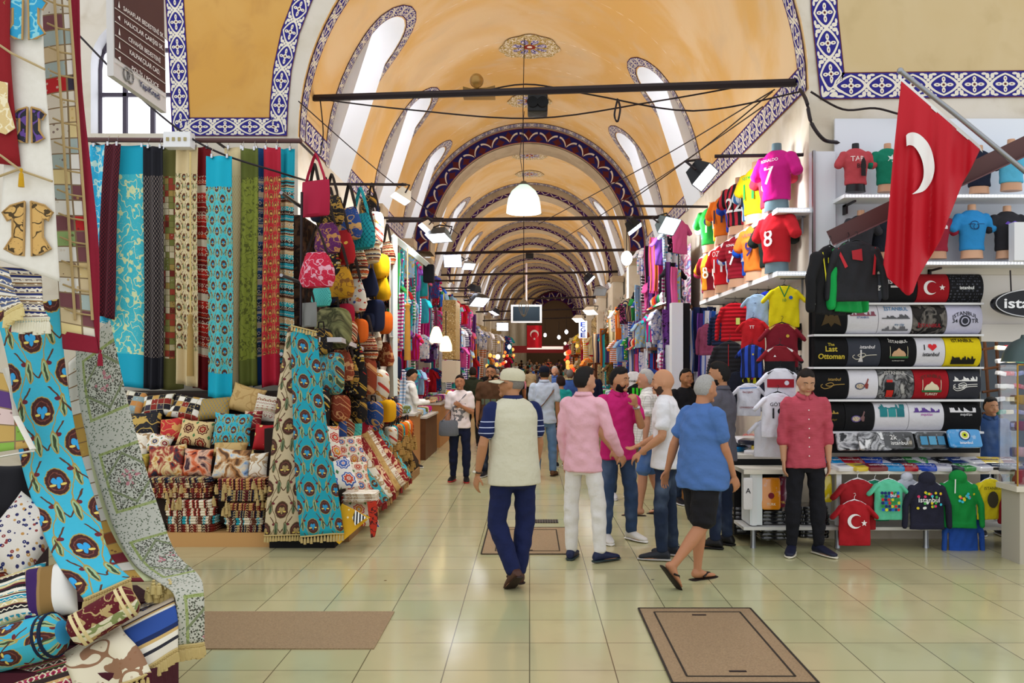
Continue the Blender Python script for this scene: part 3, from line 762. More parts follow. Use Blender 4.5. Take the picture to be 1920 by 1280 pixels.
    for q in 'LR':
        an = J[q][2]; td = G[q][2].normalized(); sd = td.cross(V((0, 0, 1))).normalized(); up = sd.cross(td); dn = -up
        def fs(t, w_, hgt, o): return (an+dn*(.082-hgt/2-o)*k+td*t*k, sd*w_*k, up*hgt/2*k)
        if so['kind'] == 'shoe':
            mb = MB(); loft(mb, [fs(-.075, .028, .05, .012), fs(-.055, .04, .085, .012), fs(0, .043, .095, .012), fs(.07, .05, .072, .012), fs(.14, .052, .05, .012), fs(.195, .042, .036, .012), fs(.215, .022, .022, .012)], 16)
            me = fuse(mb, max(voxel, .008), 3); me.materials.append(plain(so['col'], .5)); sob = put('shoe', me, root)
            mb = MB(); loft(mb, [fs(-.08, .03, .016, .0), fs(-.06, .043, .02, .0), fs(0, .045, .02, .0), (fs(.1, .053, .02, .0)), fs(.17, .05, .02, .0), fs(.215, .032, .018, .0), fs(.225, .015, .014, .0)], 18); mb.build('sole', plain(so['sole'], .6), sob)
        elif so['kind'] == 'flipflop':
            mb = MB(); loft(mb, [fs(-.08, .03, .014, -.012), fs(-.06, .043, .018, -.012), fs(0, .042, .018, -.012), (fs(.1, .053, .018, -.012)), fs(.17, .05, .018, -.012), fs(.215, .03, .016, -.012)], 16)
            sob = mb.build('flip_flop', plain(so['col'], .6), root)
            mb = MB(); f0 = an+td*.12*k; mb.tube([an+dn*.06*k+td*.03*k+sd*.045*k, an+dn*.032*k+td*.085*k+sd*.03*k, an+dn*.045*k+td*.14*k, an+dn*.032*k+td*.085*k-sd*.03*k, an+dn*.06*k+td*.03*k-sd*.045*k], .009*k, 6); mb.build('strap', plain(so['col'], .6), sob)
    st, hcx = hair
    if st != 'bald':
        mb = MB(); headball(mb, Hm, hcn, k, hair_rule(st), 34, 26)
        if st == 'bun': mb.ball(hp(0, -.12, .03), .04*k, 10)
        if st == 'long': loft(mb, [(hp(0, -.05, -.02), Hm @ V((.085*k, 0, 0)), Hm @ V((0, .045*k, 0))), (hp(0, -.055, -.12), Hm @ V((.09*k, 0, 0)), Hm @ V((0, .035*k, 0))), (hp(0, -.07, -.22), Hm @ V((.075*k, 0, 0)), Hm @ V((0, .02*k, 0)))], 14)
        mb.build('hair', hairm(hcx), root)
    if face and voxel < .011:
        for sx in (-1, 1):
            mb = MB(); mb.ball(hp(sx*.031, .0795, .008), .0105*k, 10, sc=(1.3, .8, .5), M=Hm); eo = mb.build('eye', plain('#a89c94', .4), root)
            mb = MB(); mb.ball(hp(sx*.031, .0852, .008), .0064*k, 8, sc=(1, .6, .85), M=Hm); mb.build('iris', plain('#20140e', .2), eo)
            mb = MB(); mb.tube([hp(sx*.013, .0945, .027), hp(sx*.03, .094, .034), hp(sx*.048, .083, .029)], .0042*k, 6, flat=.7); mb.build('eyebrow', hairm(hcx if st != 'bald' else '#2a1d16'), root)
        mb = MB(); mb.tube([hp(-.024, .088, -.055), hp(-.01, .0975, -.053), hp(0, .098, -.055), hp(.01, .0975, -.053), hp(.024, .088, -.055)], [.002*k, .005*k, .005*k, .005*k, .002*k], 6); mb.build('lips', plain('#a3584c', .5), root)
    if beard:
        def br(d):
            x_, y_, z_ = d; v = min(1, max(0, (-.18-z_-(.25 if y_ < .1 else 0))*8))*(1 if y_ > -.15 else 0)
            if y_ > .75 and z_ > -.42: v *= .0 if abs(x_) < .22 and z_ > -.3 else 1
            return .86+(1.05+mnoise.noise(V(d)*9)*.01-.86)*v
        mb = MB(); headball(mb, Hm, hcn, k, br, 30, 24); mb.build('beard', hairm(beard), root)
    root['_j'] = [list(p) for p in (hcn, wr['L'], wr['R'], sh['L'], sh['R'], hc, el['L'], el['R'])]
    P = dict(root=root, head=hcn, Hm=Hm, hp=hp, wr=wr, sh=sh, el=el, J=J, T=T, k=k, sec=sec, arms=A, top=tob)
    del root['_j']; return P
def foot(Yv, px): return ((px-VX)/FPX*Yv, Yv)
def pp(label, px, Yv, rz, **k):
    x, y = foot(Yv, px); return person(label, x+xo(Yv), y, R(rz), z=zo(Yv), **k)
# man in the sleeveless vest, walking away
p = pp('man in a beige cap, sleeveless cream vest and navy trousers walking away in mid-stride', 968, 6.85, 22, H=1.74, skin='#b27c56', hair=('receding', '#8d857c'),
   head=(R(55), R(4)), lean=(0, .05), belly=.02, fat=1.08,
   arms={'L': ((-.32, -.12, -1), (-.1, .25, -1), (1, .2, 0)), 'R': ((.25, .18, -1), (0, .35, -1), (-1, 0, 0))},
   legs={'L': ((-.10, .16, -1), (.26, -.36, -1), (-.05, .85, -.6)), 'R': ((.08, .12, -1), (-.16, -.02, -1), (.05, 1, 0))},
   top=dict(kind='polo', m=mat('navy_striped', lambda n: n.mix(((n.obj()[2]/.045).fr() > .86)*(n.obj()[2] < 1.36), '#17224f', '#c9d0ea'), .9), hem=-.05, ease=.0), bottom=dict(col='#141c3c', m=shirtm('#17204a'), w=.012), shoes=dict(col='#4a2c20', sole='#2a1a14'))
k = p['k']; sec = p['sec']; mb = MB()
loft(mb, [sec(.222, .168, -.10), sec(.22, .166, .0), sec(.205, .155, .15), sec(.2, .15, .34), sec(.21, .145, .44), sec(.205, .125, .50), sec(.175, .11, .54), sec(.125, .09, .572), sec(.09, .08, .592)], 26)
me = fuse(mb, .009, 4); me.materials.append(shirtm('#cfcab2')); put('vest', me, p['root'])
def cap(p, col, brimcol=None, name='cap', badge=True):
    k = p['k']; Hm = p['Hm']; c = p['hp'](0, -.008, .035); mb = MB()
    mb.lathe([(.088*k, -.005), (.0905*k, .02*k), (.088*k, .05*k), (.072*k, .078*k), (.04*k, .094*k), (.0, .098*k)], c, 22, M=Hm @ Matrix.Diagonal((.97, 1.17, 1)))
    c0 = mb.build(name, cloth(col), p['root']); mb = MB()
    def br(u, v):
        a = (u-.5)*2.3; r0, r1 = .085, .085+.085*max(0, cos(a*.75))
        r = r0+(r1-r0)*v; return p['hp'](sin(a)*r*.95, cos(a)*r*1.12, .032-.02*v-abs(sin(a))*.012)
    mb.grid(br, 18, 5); P2 = MB(); P2.grid(lambda u, v: br(1-u, v)-p['Hm'] @ Vector((0, 0, .004)), 18, 5); mb.add(P2.v, P2.f, None)
    mb.build('brim', cloth(brimcol or col), c0)
    if badge: mb = MB(); mb.box((0, 0, 0), (.03, .004, .022), M=Matrix.Translation(p['hp'](.0, .098, .075)) @ p['Hm'].to_4x4()); mb.build('badge', plain('#2a3270'), c0)
cap(p, '#cfc8ac')
def glasses(p, col='#4a3a30'):
    mb = MB()
    for sx in (-1, 1):
        mb.tube([p['hp'](sx*(.034+.021*cos(a)), .098-.004*abs(cos(a)), .006+.015*sin(a)) for a in np.linspace(0, 2*pi, 13)], .0017, 5, cap=False)
        mb.tube([p['hp'](sx*.055, .094, .01), p['hp'](sx*.078, .05, .01), p['hp'](sx*.08, -.01, .006)], .0018, 5)
    mb.tube([p['hp'](-.013, .1, .008), p['hp'](0, .104, .011), p['hp'](.013, .1, .008)], .0017, 5); mb.build('glasses', plain(col, .3), p['root'])
glasses(p)
def watch(p, q, col='#3a2a1c', facec='#c9c4b0'):
    w_ = p['wr'][q]; d = p['arms'][q][1].normalized(); a = d.orthogonal().normalized(); b = d.cross(a)
    mb = MB(); mb.tube([w_-d*.02+(a*cos(t)+b*sin(t))*.031 for t in np.linspace(0, 2*pi, 15)], .007, 6, cap=False); o = mb.build('watch', plain(col, .4), p['root'])
    n_ = -p['arms'][q][2].normalized(); mb = MB(); mb.ball(w_-d*.02+n_*.034, .018, 10, sc=(1, 1, .9)); mb.build('watch_face', plain(facec, .2, metal=.6), o)
watch(p, 'L')
# pink shirt
p = pp('dark-haired man seen from behind in a pale pink long-sleeved shirt and white trousers', 1098, 7.85, -28, H=1.77, skin='#c79272', hair=('quiff', '#17110f'), head=(R(-32), 0), lean=(.02, -.02),
   arms={'L': ((-.18, .0, -1), (0, .25, -1), (1, 0, 0)), 'R': ((.32, .12, -1), (.15, .85, -1), (-1, .2, .3))},
   legs={'L': ((-.08, .03, -1), (0, -.02, -1), (-.25, 1, 0)), 'R': ((.14, .06, -1), (.06, -.03, -1), (.55, 1, 0))},
   top=dict(kind='shirt', m=shirtm('#e9b3bf'), sleeve='long', hem=-.09, ease=.012), fat=.92, bottom=dict(m=shirtm('#e4e0dc'), w=.004), shoes=dict(col='#1a2243', sole='#2d3a3a'))
# magenta polo, hand at his mouth
p = pp('bearded man in a magenta polo shirt and faded jeans holding one hand to his mouth', 1160, 8.75, 200, H=1.77, skin='#b98560', hair=('quiff', '#0e0b0b'), beard='#120d0c', head=(R(32), R(-4)), lean=(0, .01),
   arms={'L': ((-.12, .42, -1), (.55, .45, 1.15), (.3, -1, .1)), 'R': ((.3, .2, -1), (-.5, .35, -.85), (0, -1, 0))},
   legs={'L': ((-.12, .05, -1), (-.04, -.05, -1), (-.3, 1, 0)), 'R': ((.1, .02, -1), (.02, -.02, -1), (.2, 1, 0))}, curl=(.75, .3),
   top=dict(kind='polo', m=shirtm('#c4206f'), hem=-.07, ease=.012, name='polo_shirt'), bottom=dict(col='#33486a', w=.006), shoes=dict(col='#d9d4cc', sole='#efece6'))
watch(p, 'L', '#8c8c8e', '#cfd0d2')
# bald man in the white tee
p = pp('bald man with a short beard in a white t-shirt and dark jeans', 1252, 7.95, 72, H=1.76, skin='#c48d68', hair=('crop', '#5a4334'), beard='#4a3529', head=(R(12), 0), lean=(0, .0),
   arms={'L': ((-.2, .0, -1), (.25, 1.0, -.75), (.6, 0, -1)), 'R': ((.2, .15, -1), (-.25, 1, -.5), (-.3, 0, 1))},
   legs={'L': ((-.06, .08, -1), (0, -.03, -1), (-.1, 1, 0)), 'R': ((.08, -.03, -1), (.02, -.08, -1), (.2, 1, 0))},
   top=dict(kind='tee', m=shirtm('#e6e4e6'), hem=-.06, ease=.01), bottom=dict(col='#1f2c44'), shoes=dict(col='#20242c', sole='#b8b4ac'))
bpy.data.objects.remove([c for c in p['root'].children if c.name.startswith('hair')][0])
# blue tee, walking right
p = pp('stout grey-haired man in blue t-shirt, black shorts and flip-flops striding right', 1286, 6.98, -62, H=1.72, skin='#b97f5c', hair=('crop', '#b9b6b2'), head=(R(4), R(-3)), lean=(0, .04), belly=.065, fat=1.1,
   arms={'L': ((-.25, -.35, -1), (-.3, -.1, -1), (1, 0, 0)), 'R': ((.12, .22, -1), (-.05, .45, -1), (-1, 0, 0))},
   legs={'L': ((-.02, .18, -1), (0, -.06, -1), (-.05, 1, 0)), 'R': ((.02, -.12, -1), (0, -1.0, -1), (.0, .75, -.9))},
   top=dict(kind='tee', m=shirtm('#4d71ad'), hem=-.10, ease=.012), bottom=dict(kind='shorts', m=shirtm('#17161a'), w=.015), shoes=dict(kind='flipflop', col='#1c1210'))
# white checked shirt + blue shorts
p = pp('white-haired man in a white checked shirt and blue shorts', 1222, 10.3, 80, H=1.76, skin='#c58e72', hair=('short', '#c9c6c2'), head=(R(0), 0), belly=.05, fat=1.05,
   legs={'L': ((0, .14, -1), (0, .1, -1), (-.05, 1, 0)), 'R': ((0, -.1, -1), (0, -.35, -1), (0, 1, -.1))},
   top=dict(kind='shirt', m=mat('white_check', lambda n: n.mix(((n.obj()[2]/.03).fr() > .85).mx((n.obj()[0]/.03).fr() > .85), '#e2dfda', '#b9b6b0'), .9), sleeve='short', hem=-.07, ease=.012), bottom=dict(kind='shorts', col='#4a6fae'), shoes=dict(kind='flipflop', col='#241a18'), voxel=.009)
# grey shirt
p = pp('bearded man in a dark grey rolled-sleeve shirt and jeans with folded arms', 1352, 8.45, 60, H=1.82, skin='#b07c58', hair=('quiff', '#100d0c'), beard='#15100e', head=(R(20), 0), lean=(0, -.02), fat=1.04,
   arms={'L': ((-.2, .35, -1), (.9, .8, .05), (0, 0, 1)), 'R': ((.25, .3, -1), (-.75, .8, .15), (0, 0, -1))},
   legs={'L': ((-.05, .05, -1), (0, 0, -1), (-.1, 1, 0)), 'R': ((.1, -.02, -1), (0, -.04, -1), (.25, 1, 0))},
   top=dict(kind='shirt', m=shirtm('#57555f'), sleeve='rolled', hem=-.08, ease=.014), bottom=dict(col='#1c2740'), shoes=dict(col='#141214', sole='#1c1a1a'))
# young man in red chambray
p = pp('young man in a faded red button shirt by the souvenir table', 1510, 8.12, 176, H=1.76, skin='#c2906f', hair=('boy', '#241a16'), head=(R(4), R(-22)), lean=(0, -.01), fat=.95,
   arms={'L': ((-.14, .0, -1), (.0, .14, -1), (1, 0, 0)), 'R': ((.14, .0, -1), (.0, .14, -1), (-1, 0, 0))},
   legs={'L': ((-.06, .02, -1), (-.04, -.02, -1), (-.55, 1, 0)), 'R': ((.06, .02, -1), (.04, -.02, -1), (.35, 1, 0))},
   top=dict(kind='shirt', m=mat('red_chambray', lambda n: n.mix(n.noise(n.comb(n.obj()[0]*2, n.obj()[1]*2, n.obj()[2]*24), 6, 3), '#c25462', '#a33a4a'), .9, bump=(8, .7, .03)), sleeve='rolled', hem=-.08, ease=.012),
   bottom=dict(kind='slim', m=shirtm('#15151c')), shoes=dict(col='#161a30', sole='#d4cdb8'))
for i in range(6):
    mb = MB(); mb.ball(p['T'](0, .148 if i < 4 else .135, .02+i*.085), .0065, 8, sc=(1, .5, 1)); mb.build('button', plain('#e9d9d6', .3), p['top'])
# woman with shoulder bag
p = pp('young woman in a white printed t-shirt and navy trousers with a grey shoulder bag', 862, 13.35, 180, H=1.66, skin='#b57d5c', hair=('bun', '#1a1311'), fat=.86, voxel=.009, arms={'L': ((-.15, .1, -1), (.55, .55, .35), (0, -1, 0)), 'R': ((.15, 0, -1), (.02, .2, -1), (-1, 0, 0))},
   legs={'L': ((-.05, .08, -1), (0, .0, -1), (-.1, 1, 0)), 'R': ((.06, -.05, -1), (.02, -.12, -1), (.2, 1, 0))},
   top=dict(kind='tee', m=mat('print_tee', lambda n: n.mix((n.noise(None, 18, 4) > .5)*((n.obj()[0].abs()) < .11)*(n.obj()[2] > .95)*(n.obj()[2] < 1.22)*(n.obj()[1] > 0), '#eadfe0', '#77767c'), .9), hem=-.02, ease=.02), bottom=dict(kind='slim', m=shirtm('#161d38')), shoes=dict(col='#15151a', sole='#c23a3a'))
def bag_on(label, p, c, d, col, strap=None, rz=0, name='shoulder_bag'):
    M = p['root'].matrix_basis if False else (Matrix.Translation(p['root'].location) @ Matrix.Rotation(p['root'].rotation_euler.z, 4, 'Z')); mb = MB(); t = thing(name, label, 'bag', M @ Vector(c), p['root'].rotation_euler.z+rz)
    loft(mb, [((0, 0, -d[2]/2), (d[0]*.42, 0, 0), (0, d[1]*.42, 0)), ((0, 0, -d[2]*.42), (d[0]*.52, 0, 0), (0, d[1]*.5, 0)), ((0, 0, d[2]*.3), (d[0]*.5, 0, 0), (0, d[1]*.45, 0)), ((0, 0, d[2]*.5), (d[0]*.44, 0, 0), (0, d[1]*.2, 0))], 20); mb.build('body', cloth(col), t)
    if strap:
        mb = MB(); mb.tube([Vector(q)-Vector(c) for q in strap], .012, 6, flat=.4); mb.build('strap', cloth(col), t)
    return t
bag_on('grey shoulder bag hanging at the side of the woman in the white t-shirt', p, (.16, .13, .84), (.30, .1, .24), '#6b6f78', strap=[(.27, .15, .95), (.1, .17, 1.15), (-.1, .1, 1.36), (-.12, -.02, 1.40), (-.05, -.15, 1.2), (.15, -.1, 1.0), (.27, .1, .95)])
# brown tee man
p = pp('bearded man with glasses in a brown printed t-shirt beside the woman in white', 920, 13.9, 172, H=1.82, skin='#a87553', hair=('short', '#15110f'), beard='#1a1412', fat=1.0, voxel=.009,
   top=dict(kind='tee', m=mat('brown_tee', lambda n: n.mix((n.obj()[0].abs() < .15)*(n.obj()[2] > 1.18)*(n.obj()[2] < 1.27)*(n.obj()[1] > 0)*((n.obj()[0]/.1).fr() < .8), '#503726', '#5d6a58'), .9), hem=-.03, ease=.01), bottom=dict(col='#1c2438'), legs={'L': ((-.05, .2, -1), (0, .05, -1), (-.1, 1, 0))})
glasses(p, '#111111')
# man in white polo with cap and sling strap, seen from behind
p = pp('man in a navy cap and pale blue shirt with a brown sling strap', 1022, 14.0, 0, H=1.80, skin='#a9744f', hair=('crop', '#2a211c'), voxel=.009, top=dict(kind='polo', m=shirtm('#bcc9de'), hem=-.06, ease=.01), bottom=dict(col='#5a7ba6', w=.006), shoes=dict(col='#5a3a24', sole='#3a2a20'),
   legs={'L': ((-.08, .05, -1), (0, -.1, -1), (-.1, 1, 0)), 'R': ((.1, .02, -1), (.03, 0, -1), (.3, 1, 0))})
cap(p, '#141a2c', badge=False)
mb = MB(); mb.tube([p['T'](.15, 0, .5), p['T'](.13, -.12, .42), p['T'](0, -.15, .25), p['T'](-.16, -.12, .08), p['T'](-.19, 0, .02), p['T'](-.1, .15, .12), p['T'](.08, .15, .4), p['T'](.15, 0, .5)], .02, 6, flat=.4); mb.build('sling_strap', cloth('#6a5040'), p['root'])
pp('woman in a teal top and black skirt behind the man with the sling strap', 1052, 15.3, 20, H=1.62, skin='#bb8464', hair=('curly', '#2a1714'), voxel=.011, top=dict(m=shirtm('#1f9a97')), bottom=dict(kind='skirt', m=shirtm('#121216')), fat=.9)
pp('shop assistant in a white long-sleeved shirt looking down by the bag stall', 768, 15.2, -70, H=1.76, skin='#b98663', hair=('short', '#17120f'), head=(0, R(-30)), voxel=.009, top=dict(kind='shirt', m=shirtm('#e6e2dc'), sleeve='long', ease=.01), bottom=dict(m=shirtm('#26262c')),
   arms={'L': ((-.1, .2, -1), (.35, 1, .1), (0, 0, 1)), 'R': ((.1, .25, -1), (-.3, 1, .05), (0, 0, 1))})
pp('man in a dark olive shirt and dark trousers walking away in the lane', 887, 19.0, 5, H=1.80, skin='#a9744f', hair=('short', '#2b2420'), voxel=.011, top=dict(kind='shirt', m=shirtm('#2d3326'), sleeve='rolled', ease=.015), bottom=dict(m=shirtm('#1a1a1f')), fat=1.08, legs={'L': ((-.06, .18, -1), (0, .05, -1), (-.1, 1, 0)), 'R': ((.06, -.15, -1), (.02, -.25, -1), (.1, 1, -.15))})
pp('older white-haired man in a blue shirt and khaki jacket facing the camera', 1040, 22.5, 178, H=1.82, skin='#cf9c80', hair=('short', '#d2cfcb'), voxel=.011, top=dict(kind='shirt', m=mat('blue_khaki', lambda n: n.mix((n.obj()[0].abs() < .08), '#8a7a5e', '#4a68a8'), .9), sleeve='long', ease=.015), bottom=dict(col='#3a4456'))
pp('dark-haired woman in dark clothes behind the man in magenta', 1163, 11.6, 190, H=1.66, skin='#b57f62', hair=('bun', '#15110f'), voxel=.010, top=dict(m=shirtm('#2f3a52')), bottom=dict(col='#2b3a55'), shoes=dict(col='#c9c9cc'), fat=.88)
pp('dark-haired man in a black t-shirt seen past the grey-shirted man', 1284, 11.2, 200, H=1.76, skin='#a9744f', hair=('short', '#0e0b0a'), voxel=.010, top=dict(m=shirtm('#16161a')), bottom=dict(col='#22304a'))
p = pp('boy in a denim shirt standing behind the souvenir table at its far right end', 1856, 9.1, 170, H=1.46, skin='#c08c6a', hair=('boy', '#120e0d'), head=(R(12), R(-4)), top=dict(kind='shirt', m=denim('#2f4f86'), sleeve='long', ease=.01), bottom=dict(col="#22304a"))
# ---------------------------------------------------------------- makers of goods
def superbox(mb, c, d, e=.35, n=20, m=12, M=None, mi=0, rule=None):
    sg = lambda a, p: math.copysign(abs(a)**p, a); P = []; c = Vector(c); U = []
    for j in range(m+1):
        t = -pi/2+pi*j/m
        for i in range(n+1):
            q = 2*pi*i/n; v = Vector((sg(cos(t), e)*sg(cos(q), e)*d[0]/2, sg(cos(t), e)*sg(sin(q), e)*d[1]/2, sg(sin(t), e)*d[2]/2))
            if rule: v = rule(v)
            P.append(c+(M @ v if M else v)); U.append((v.x, v.z+v.y*.7))
    mb.add(P, [(j*(n+1)+i, j*(n+1)+i+1, (j+1)*(n+1)+i+1, (j+1)*(n+1)+i) for j in range(m) for i in range(n)], U, mi); return mb
def cushion_mesh(w, h, t, m):
    mb = MB(); n = 14
    for s in (-1, 1):
        P = []; U = []
        for j in range(n+1):
            for i in range(n+1):
                u, v = -cos(pi*i/n), -cos(pi*j/n); th = t/2*((1-u**4)*(1-v**4))**.6*(1+.12*mnoise.noise(Vector((u*2, v*2, w*9+s))))
                P.append((u*w/2*(1-.09*(1-v*v)), s*th, v*h/2*(1-.09*(1-u*u)))); U.append((u*w/2+w*3, v*h/2+h*5))
        fs = [(j*(n+1)+i, j*(n+1)+i+1, (j+1)*(n+1)+i+1, (j+1)*(n+1)+i) for j in range(n) for i in range(n)]
        mb.add(P, fs if s < 0 else [f[::-1] for f in fs], U)
    return mb.mesh('cushion', m)
def cushion(label, px, py, Y, w, h, m, tilt=20, yaw=0, roll=0, t=.14, group=None, tass=False, wpx=True):
    if wpx: w, h = w*Y/FPX, h*Y/FPX/max(.5, cos(R(tilt)))
    o = put('cushion', cushion_mesh(w, h, t, m)); o.location = at(px, py, Y); o.rotation_euler = (R(-tilt), R(roll), R(yaw))
    tag(o, label, 'cushion', group)
    if tass:
        for sx in (-1, 1):
            for sz in (-1, 1):
                mb = MB(); tassel(mb, (sx*w/2, 0, sz*h/2), .05, .012); mb.build('tassel', cloth('#cdb276'), o)
    return o
def tassel(mb, top, L=.07, r=.012, mi=0, n=7):
    x, y, z = top; mb.lathe([(.0, 0), (r*.5, -.002), (r*.7, -L*.12), (r*.35, -L*.22), (r*.9, -L*.3), (r*1.15, -L*.7), (r*1.3, -L), (0, -L)], top, n, mi)
def fringe(parent, pts, step=.03, L=.07, r=.011, m=None, name='tassel_fringe'):
    mb = MB(); pts = [Vector(p) for p in pts]
    for a, b in zip(pts[:-1], pts[1:]):
        k = max(1, int((b-a).length/step))
        for i in range(k): tassel(mb, a.lerp(b, (i+.5)/k), L*RND.uniform(.85, 1.1), r)
    mb.tube(pts, .008, 5); return mb.build(name, m or cloth('#c2ab72'), parent)
def catmull(rows, k=6):
    out = []; n = len(rows)
    for i in range(n-1):
        p0, p1, p2, p3 = rows[max(0, i-1)], rows[i], rows[i+1], rows[min(n-1, i+2)]
        for j in range(k):
            t = j/k; out.append(tuple(.5*((2*b)+(-a+c)*t+(2*a-5*b+4*c-d)*t*t+(-a+3*b-3*c+d)*t**3) for a, b, c, d in zip(p0, p1, p2, p3)))
    out.append(rows[-1]); return out
def ribbon(name, rows, m, parent=None, nu=14, folds=0, amp=.02, k=6, th=.006, label=None, cat='textile', group=None):
    """rows: (px left, py left, Y left, px right, py right, Y right) from top to bottom"""
    rs = catmull([tuple(at(*r[:3]))+tuple(at(*r[3:])) for r in rows], k); L = 0; P = []; U = []; prev = None
    for i, r in enumerate(rs):
        a, b = Vector(r[:3]), Vector(r[3:]); c = (a+b)/2
        if prev is not None: L += (c-prev).length
        prev = c; w = (b-a).length; nr = (b-a).cross(Vector((0, 0, 1)))
        nr = nr.normalized() if nr.length > 1e-4 else Vector((0, -1, 0))
        for j in range(nu+1):
            u = j/nu; P.append(a.lerp(b, u)+nr*(amp*sin(u*2*pi*folds+i*.05) if folds else amp*.3*sin(u*5+i*.4))); U.append((u*w, -L))
    f = [(i*(nu+1)+j, (i+1)*(nu+1)+j, (i+1)*(nu+1)+j+1, i*(nu+1)+j+1) for i in range(len(rs)-1) for j in range(nu)]
    mb = MB(); mb.add(P, f, U); o = mb.build(name, m, parent)
    sm = o.modifiers.new('cloth_thickness', 'SOLIDIFY'); sm.thickness = th; sm.offset = 0
    if label: tag(o, label, cat, group)
    return o, P[-(nu+1):]
def garment_mesh(kind='tee', L=.68, W=.25):
    mb = MB(); V = Vector
    def s(w, d, z): return (V((0, 0, z)), V((w, 0, 0)), V((0, d, 0)))
    loft(mb, [s(W*.98, .035, -L), s(W, .045, -L*.85), s(W*.94, .06, -L*.5), s(W*.96, .065, -L*.3), s(W*.92, .05, -.1), s(W*.6, .04, -.04), s(W*.34, .035, -.005)], 26)
    if kind == 'tee':
        for q in (-1, 1): limb(mb, (q*W*.78, 0, -.10), (q*W*1.32, 0, -.25), .075, .07, 12, 3, flat=.5)
    elif kind in ('hoodie', 'jacket', 'puffer'):
        for q in (-1, 1): limb(mb, (q*W*.82, 0, -.11), (q*W*1.22, .01, -.36), .078, .065, 12, 3, flat=.7); limb(mb, (q*W*1.22, .01, -.36), (q*W*1.28, -.01, -L*.98), .065, .05, 12, 4, flat=.7)
        loft(mb, [s(W*1.02, .05, -L-.02), s(W*.98, .055, -L+.05)], 24)
        if kind == 'hoodie': mb.ball((0, .0, .02), .12, 14, sc=(1.05, .6, .9))
    me = fuse(mb, .0125, 3, kind)
    n = len(me.vertices); co = np.empty(n*3, np.float32); me.vertices.foreach_get('co', co); co = co.reshape(-1, 3)
    x, y, z = co[:, 0].copy(), co[:, 1].copy(), co[:, 2].copy()
    if kind == 'puffer': co[:, 1] += np.sign(y)*np.abs(np.sin(z*45))*.018; co[:, 0] *= 1+np.abs(np.sin(z*45))*.03
    else: co[:, 1] += (np.sin(x*40+2*np.sin(z*7))*.006+np.sin(x*19+z*17)*.006)*(z < -.05)
    me.vertices.foreach_set('co', co.ravel())
    uvl = me.uv_layers.new(name='UVMap'); li = np.empty(len(me.loops), np.int32); me.loops.foreach_get('vertex_index', li)
    uvl.data.foreach_set('uv', np.stack([co[li, 0], co[li, 2]], 1).astype(np.float32).ravel())
    me.materials.append(MATS['floor']); me.update(); return me
GM = {k: garment_mesh(k) for k in ('tee', 'hoodie', 'jacket', 'puffer')}
def gfront(x, z=0, W=.25, d=.074): return -d*sqrt(max(0.0, 1-(x/(W*1.02))**2))-.007
_h = MB(); _h.tube([(-.19, 0, -.075), (-.1, 0, -.02), (0, 0, .015), (.1, 0, -.02), (.19, 0, -.075)], .010, 6); _h.tube([(0, 0, .01), (0, 0, .06), (.02, 0, .085), (.012, 0, .11), (-.012, 0, .105)], .004, 5)
HANG = {c: _h.mesh('hanger', plain(x, .4)) for c, x in (('white', '#e4e4e6'), ('black', '#17171b'))}
def garment(label, loc, rz=0, kind='tee', m=None, sc=1.0, hanger='white', prints=(), trims=(), group=None, cat='shirt', name=None, roll=0, zoff=0):
    nm = name or {'tee': 't_shirt', 'hoodie': 'hoodie', 'jacket': 'track_jacket', 'puffer': 'puffer_jacket'}[kind]
    t = thing(nm, label, cat, loc, rz, group); t.scale = (sc,)*3 if not isinstance(sc, tuple) else sc; t.rotation_euler.y = roll
    o = put('fabric', GM[kind], t); setmat(o, m)
    if hanger: h = put('hanger', HANG[hanger], t)
    for pr in prints: pr(t)
    return t
def P_text(txt, cx, cz, w=None, h=None, col='#ffffff', bold=.01, shear=0, back=False, arc=0, fn=None, name='print'):
    def f(t):
        mb = MB(); g0 = fn or (lambda x, z: (x, gfront(x, z), z)); q_ = len(t.children)*.0008
        g = lambda x, z: (lambda p: (p[0], p[1]-q_, p[2]))(g0(x, z)); add_text(mb, txt, g, cx, cz, h, w, bold=bold, shear=shear, arc=arc, sub=.035); mb.build(name, plain(col, .7), t, smooth=False)
    return f
def P_poly(pts, col, fn=None, name='print', off=0):
    def f(t):
        g0 = fn or (lambda x, z: (x, gfront(x, z)-off, z)); q_ = len(t.children)*.0008; g = lambda x, z: (lambda p: (p[0], p[1]-q_, p[2]))(g0(x, z)); Q, F_ = finer(pts, [tuple(range(len(pts)))], .035); mb = MB(); mb.add([g(a, b) for a, b in Q], F_, Q); mb.build(name, plain(col, .7) if isinstance(col, str) else col, t, smooth=False)
    return f
def circ(cx, cz, r, n=18, ry=None): return [(cx+r*cos(2*pi*k/n), cz+(ry or r)*sin(2*pi*k/n)) for k in range(n)]
def star(cx, cz, r, rot=0): return [(cx+(r if k % 2 == 0 else r*.42)*cos(pi*k/5+rot), cz+(r if k % 2 == 0 else r*.42)*sin(pi*k/5+rot)) for k in range(10)]
def crescent(cx, cz, r, ang=0, n=16):
    o = [(r*cos(a), r*sin(a)) for a in np.linspace(R(40), R(320), n)]; i = [(r*.25+r*.8*cos(a), r*.8*sin(a)) for a in np.linspace(R(307), R(53), n)]
    c, s = cos(ang), sin(ang); return [(cx+a*c-b*s, cz+a*s+b*c) for a, b in o+i]
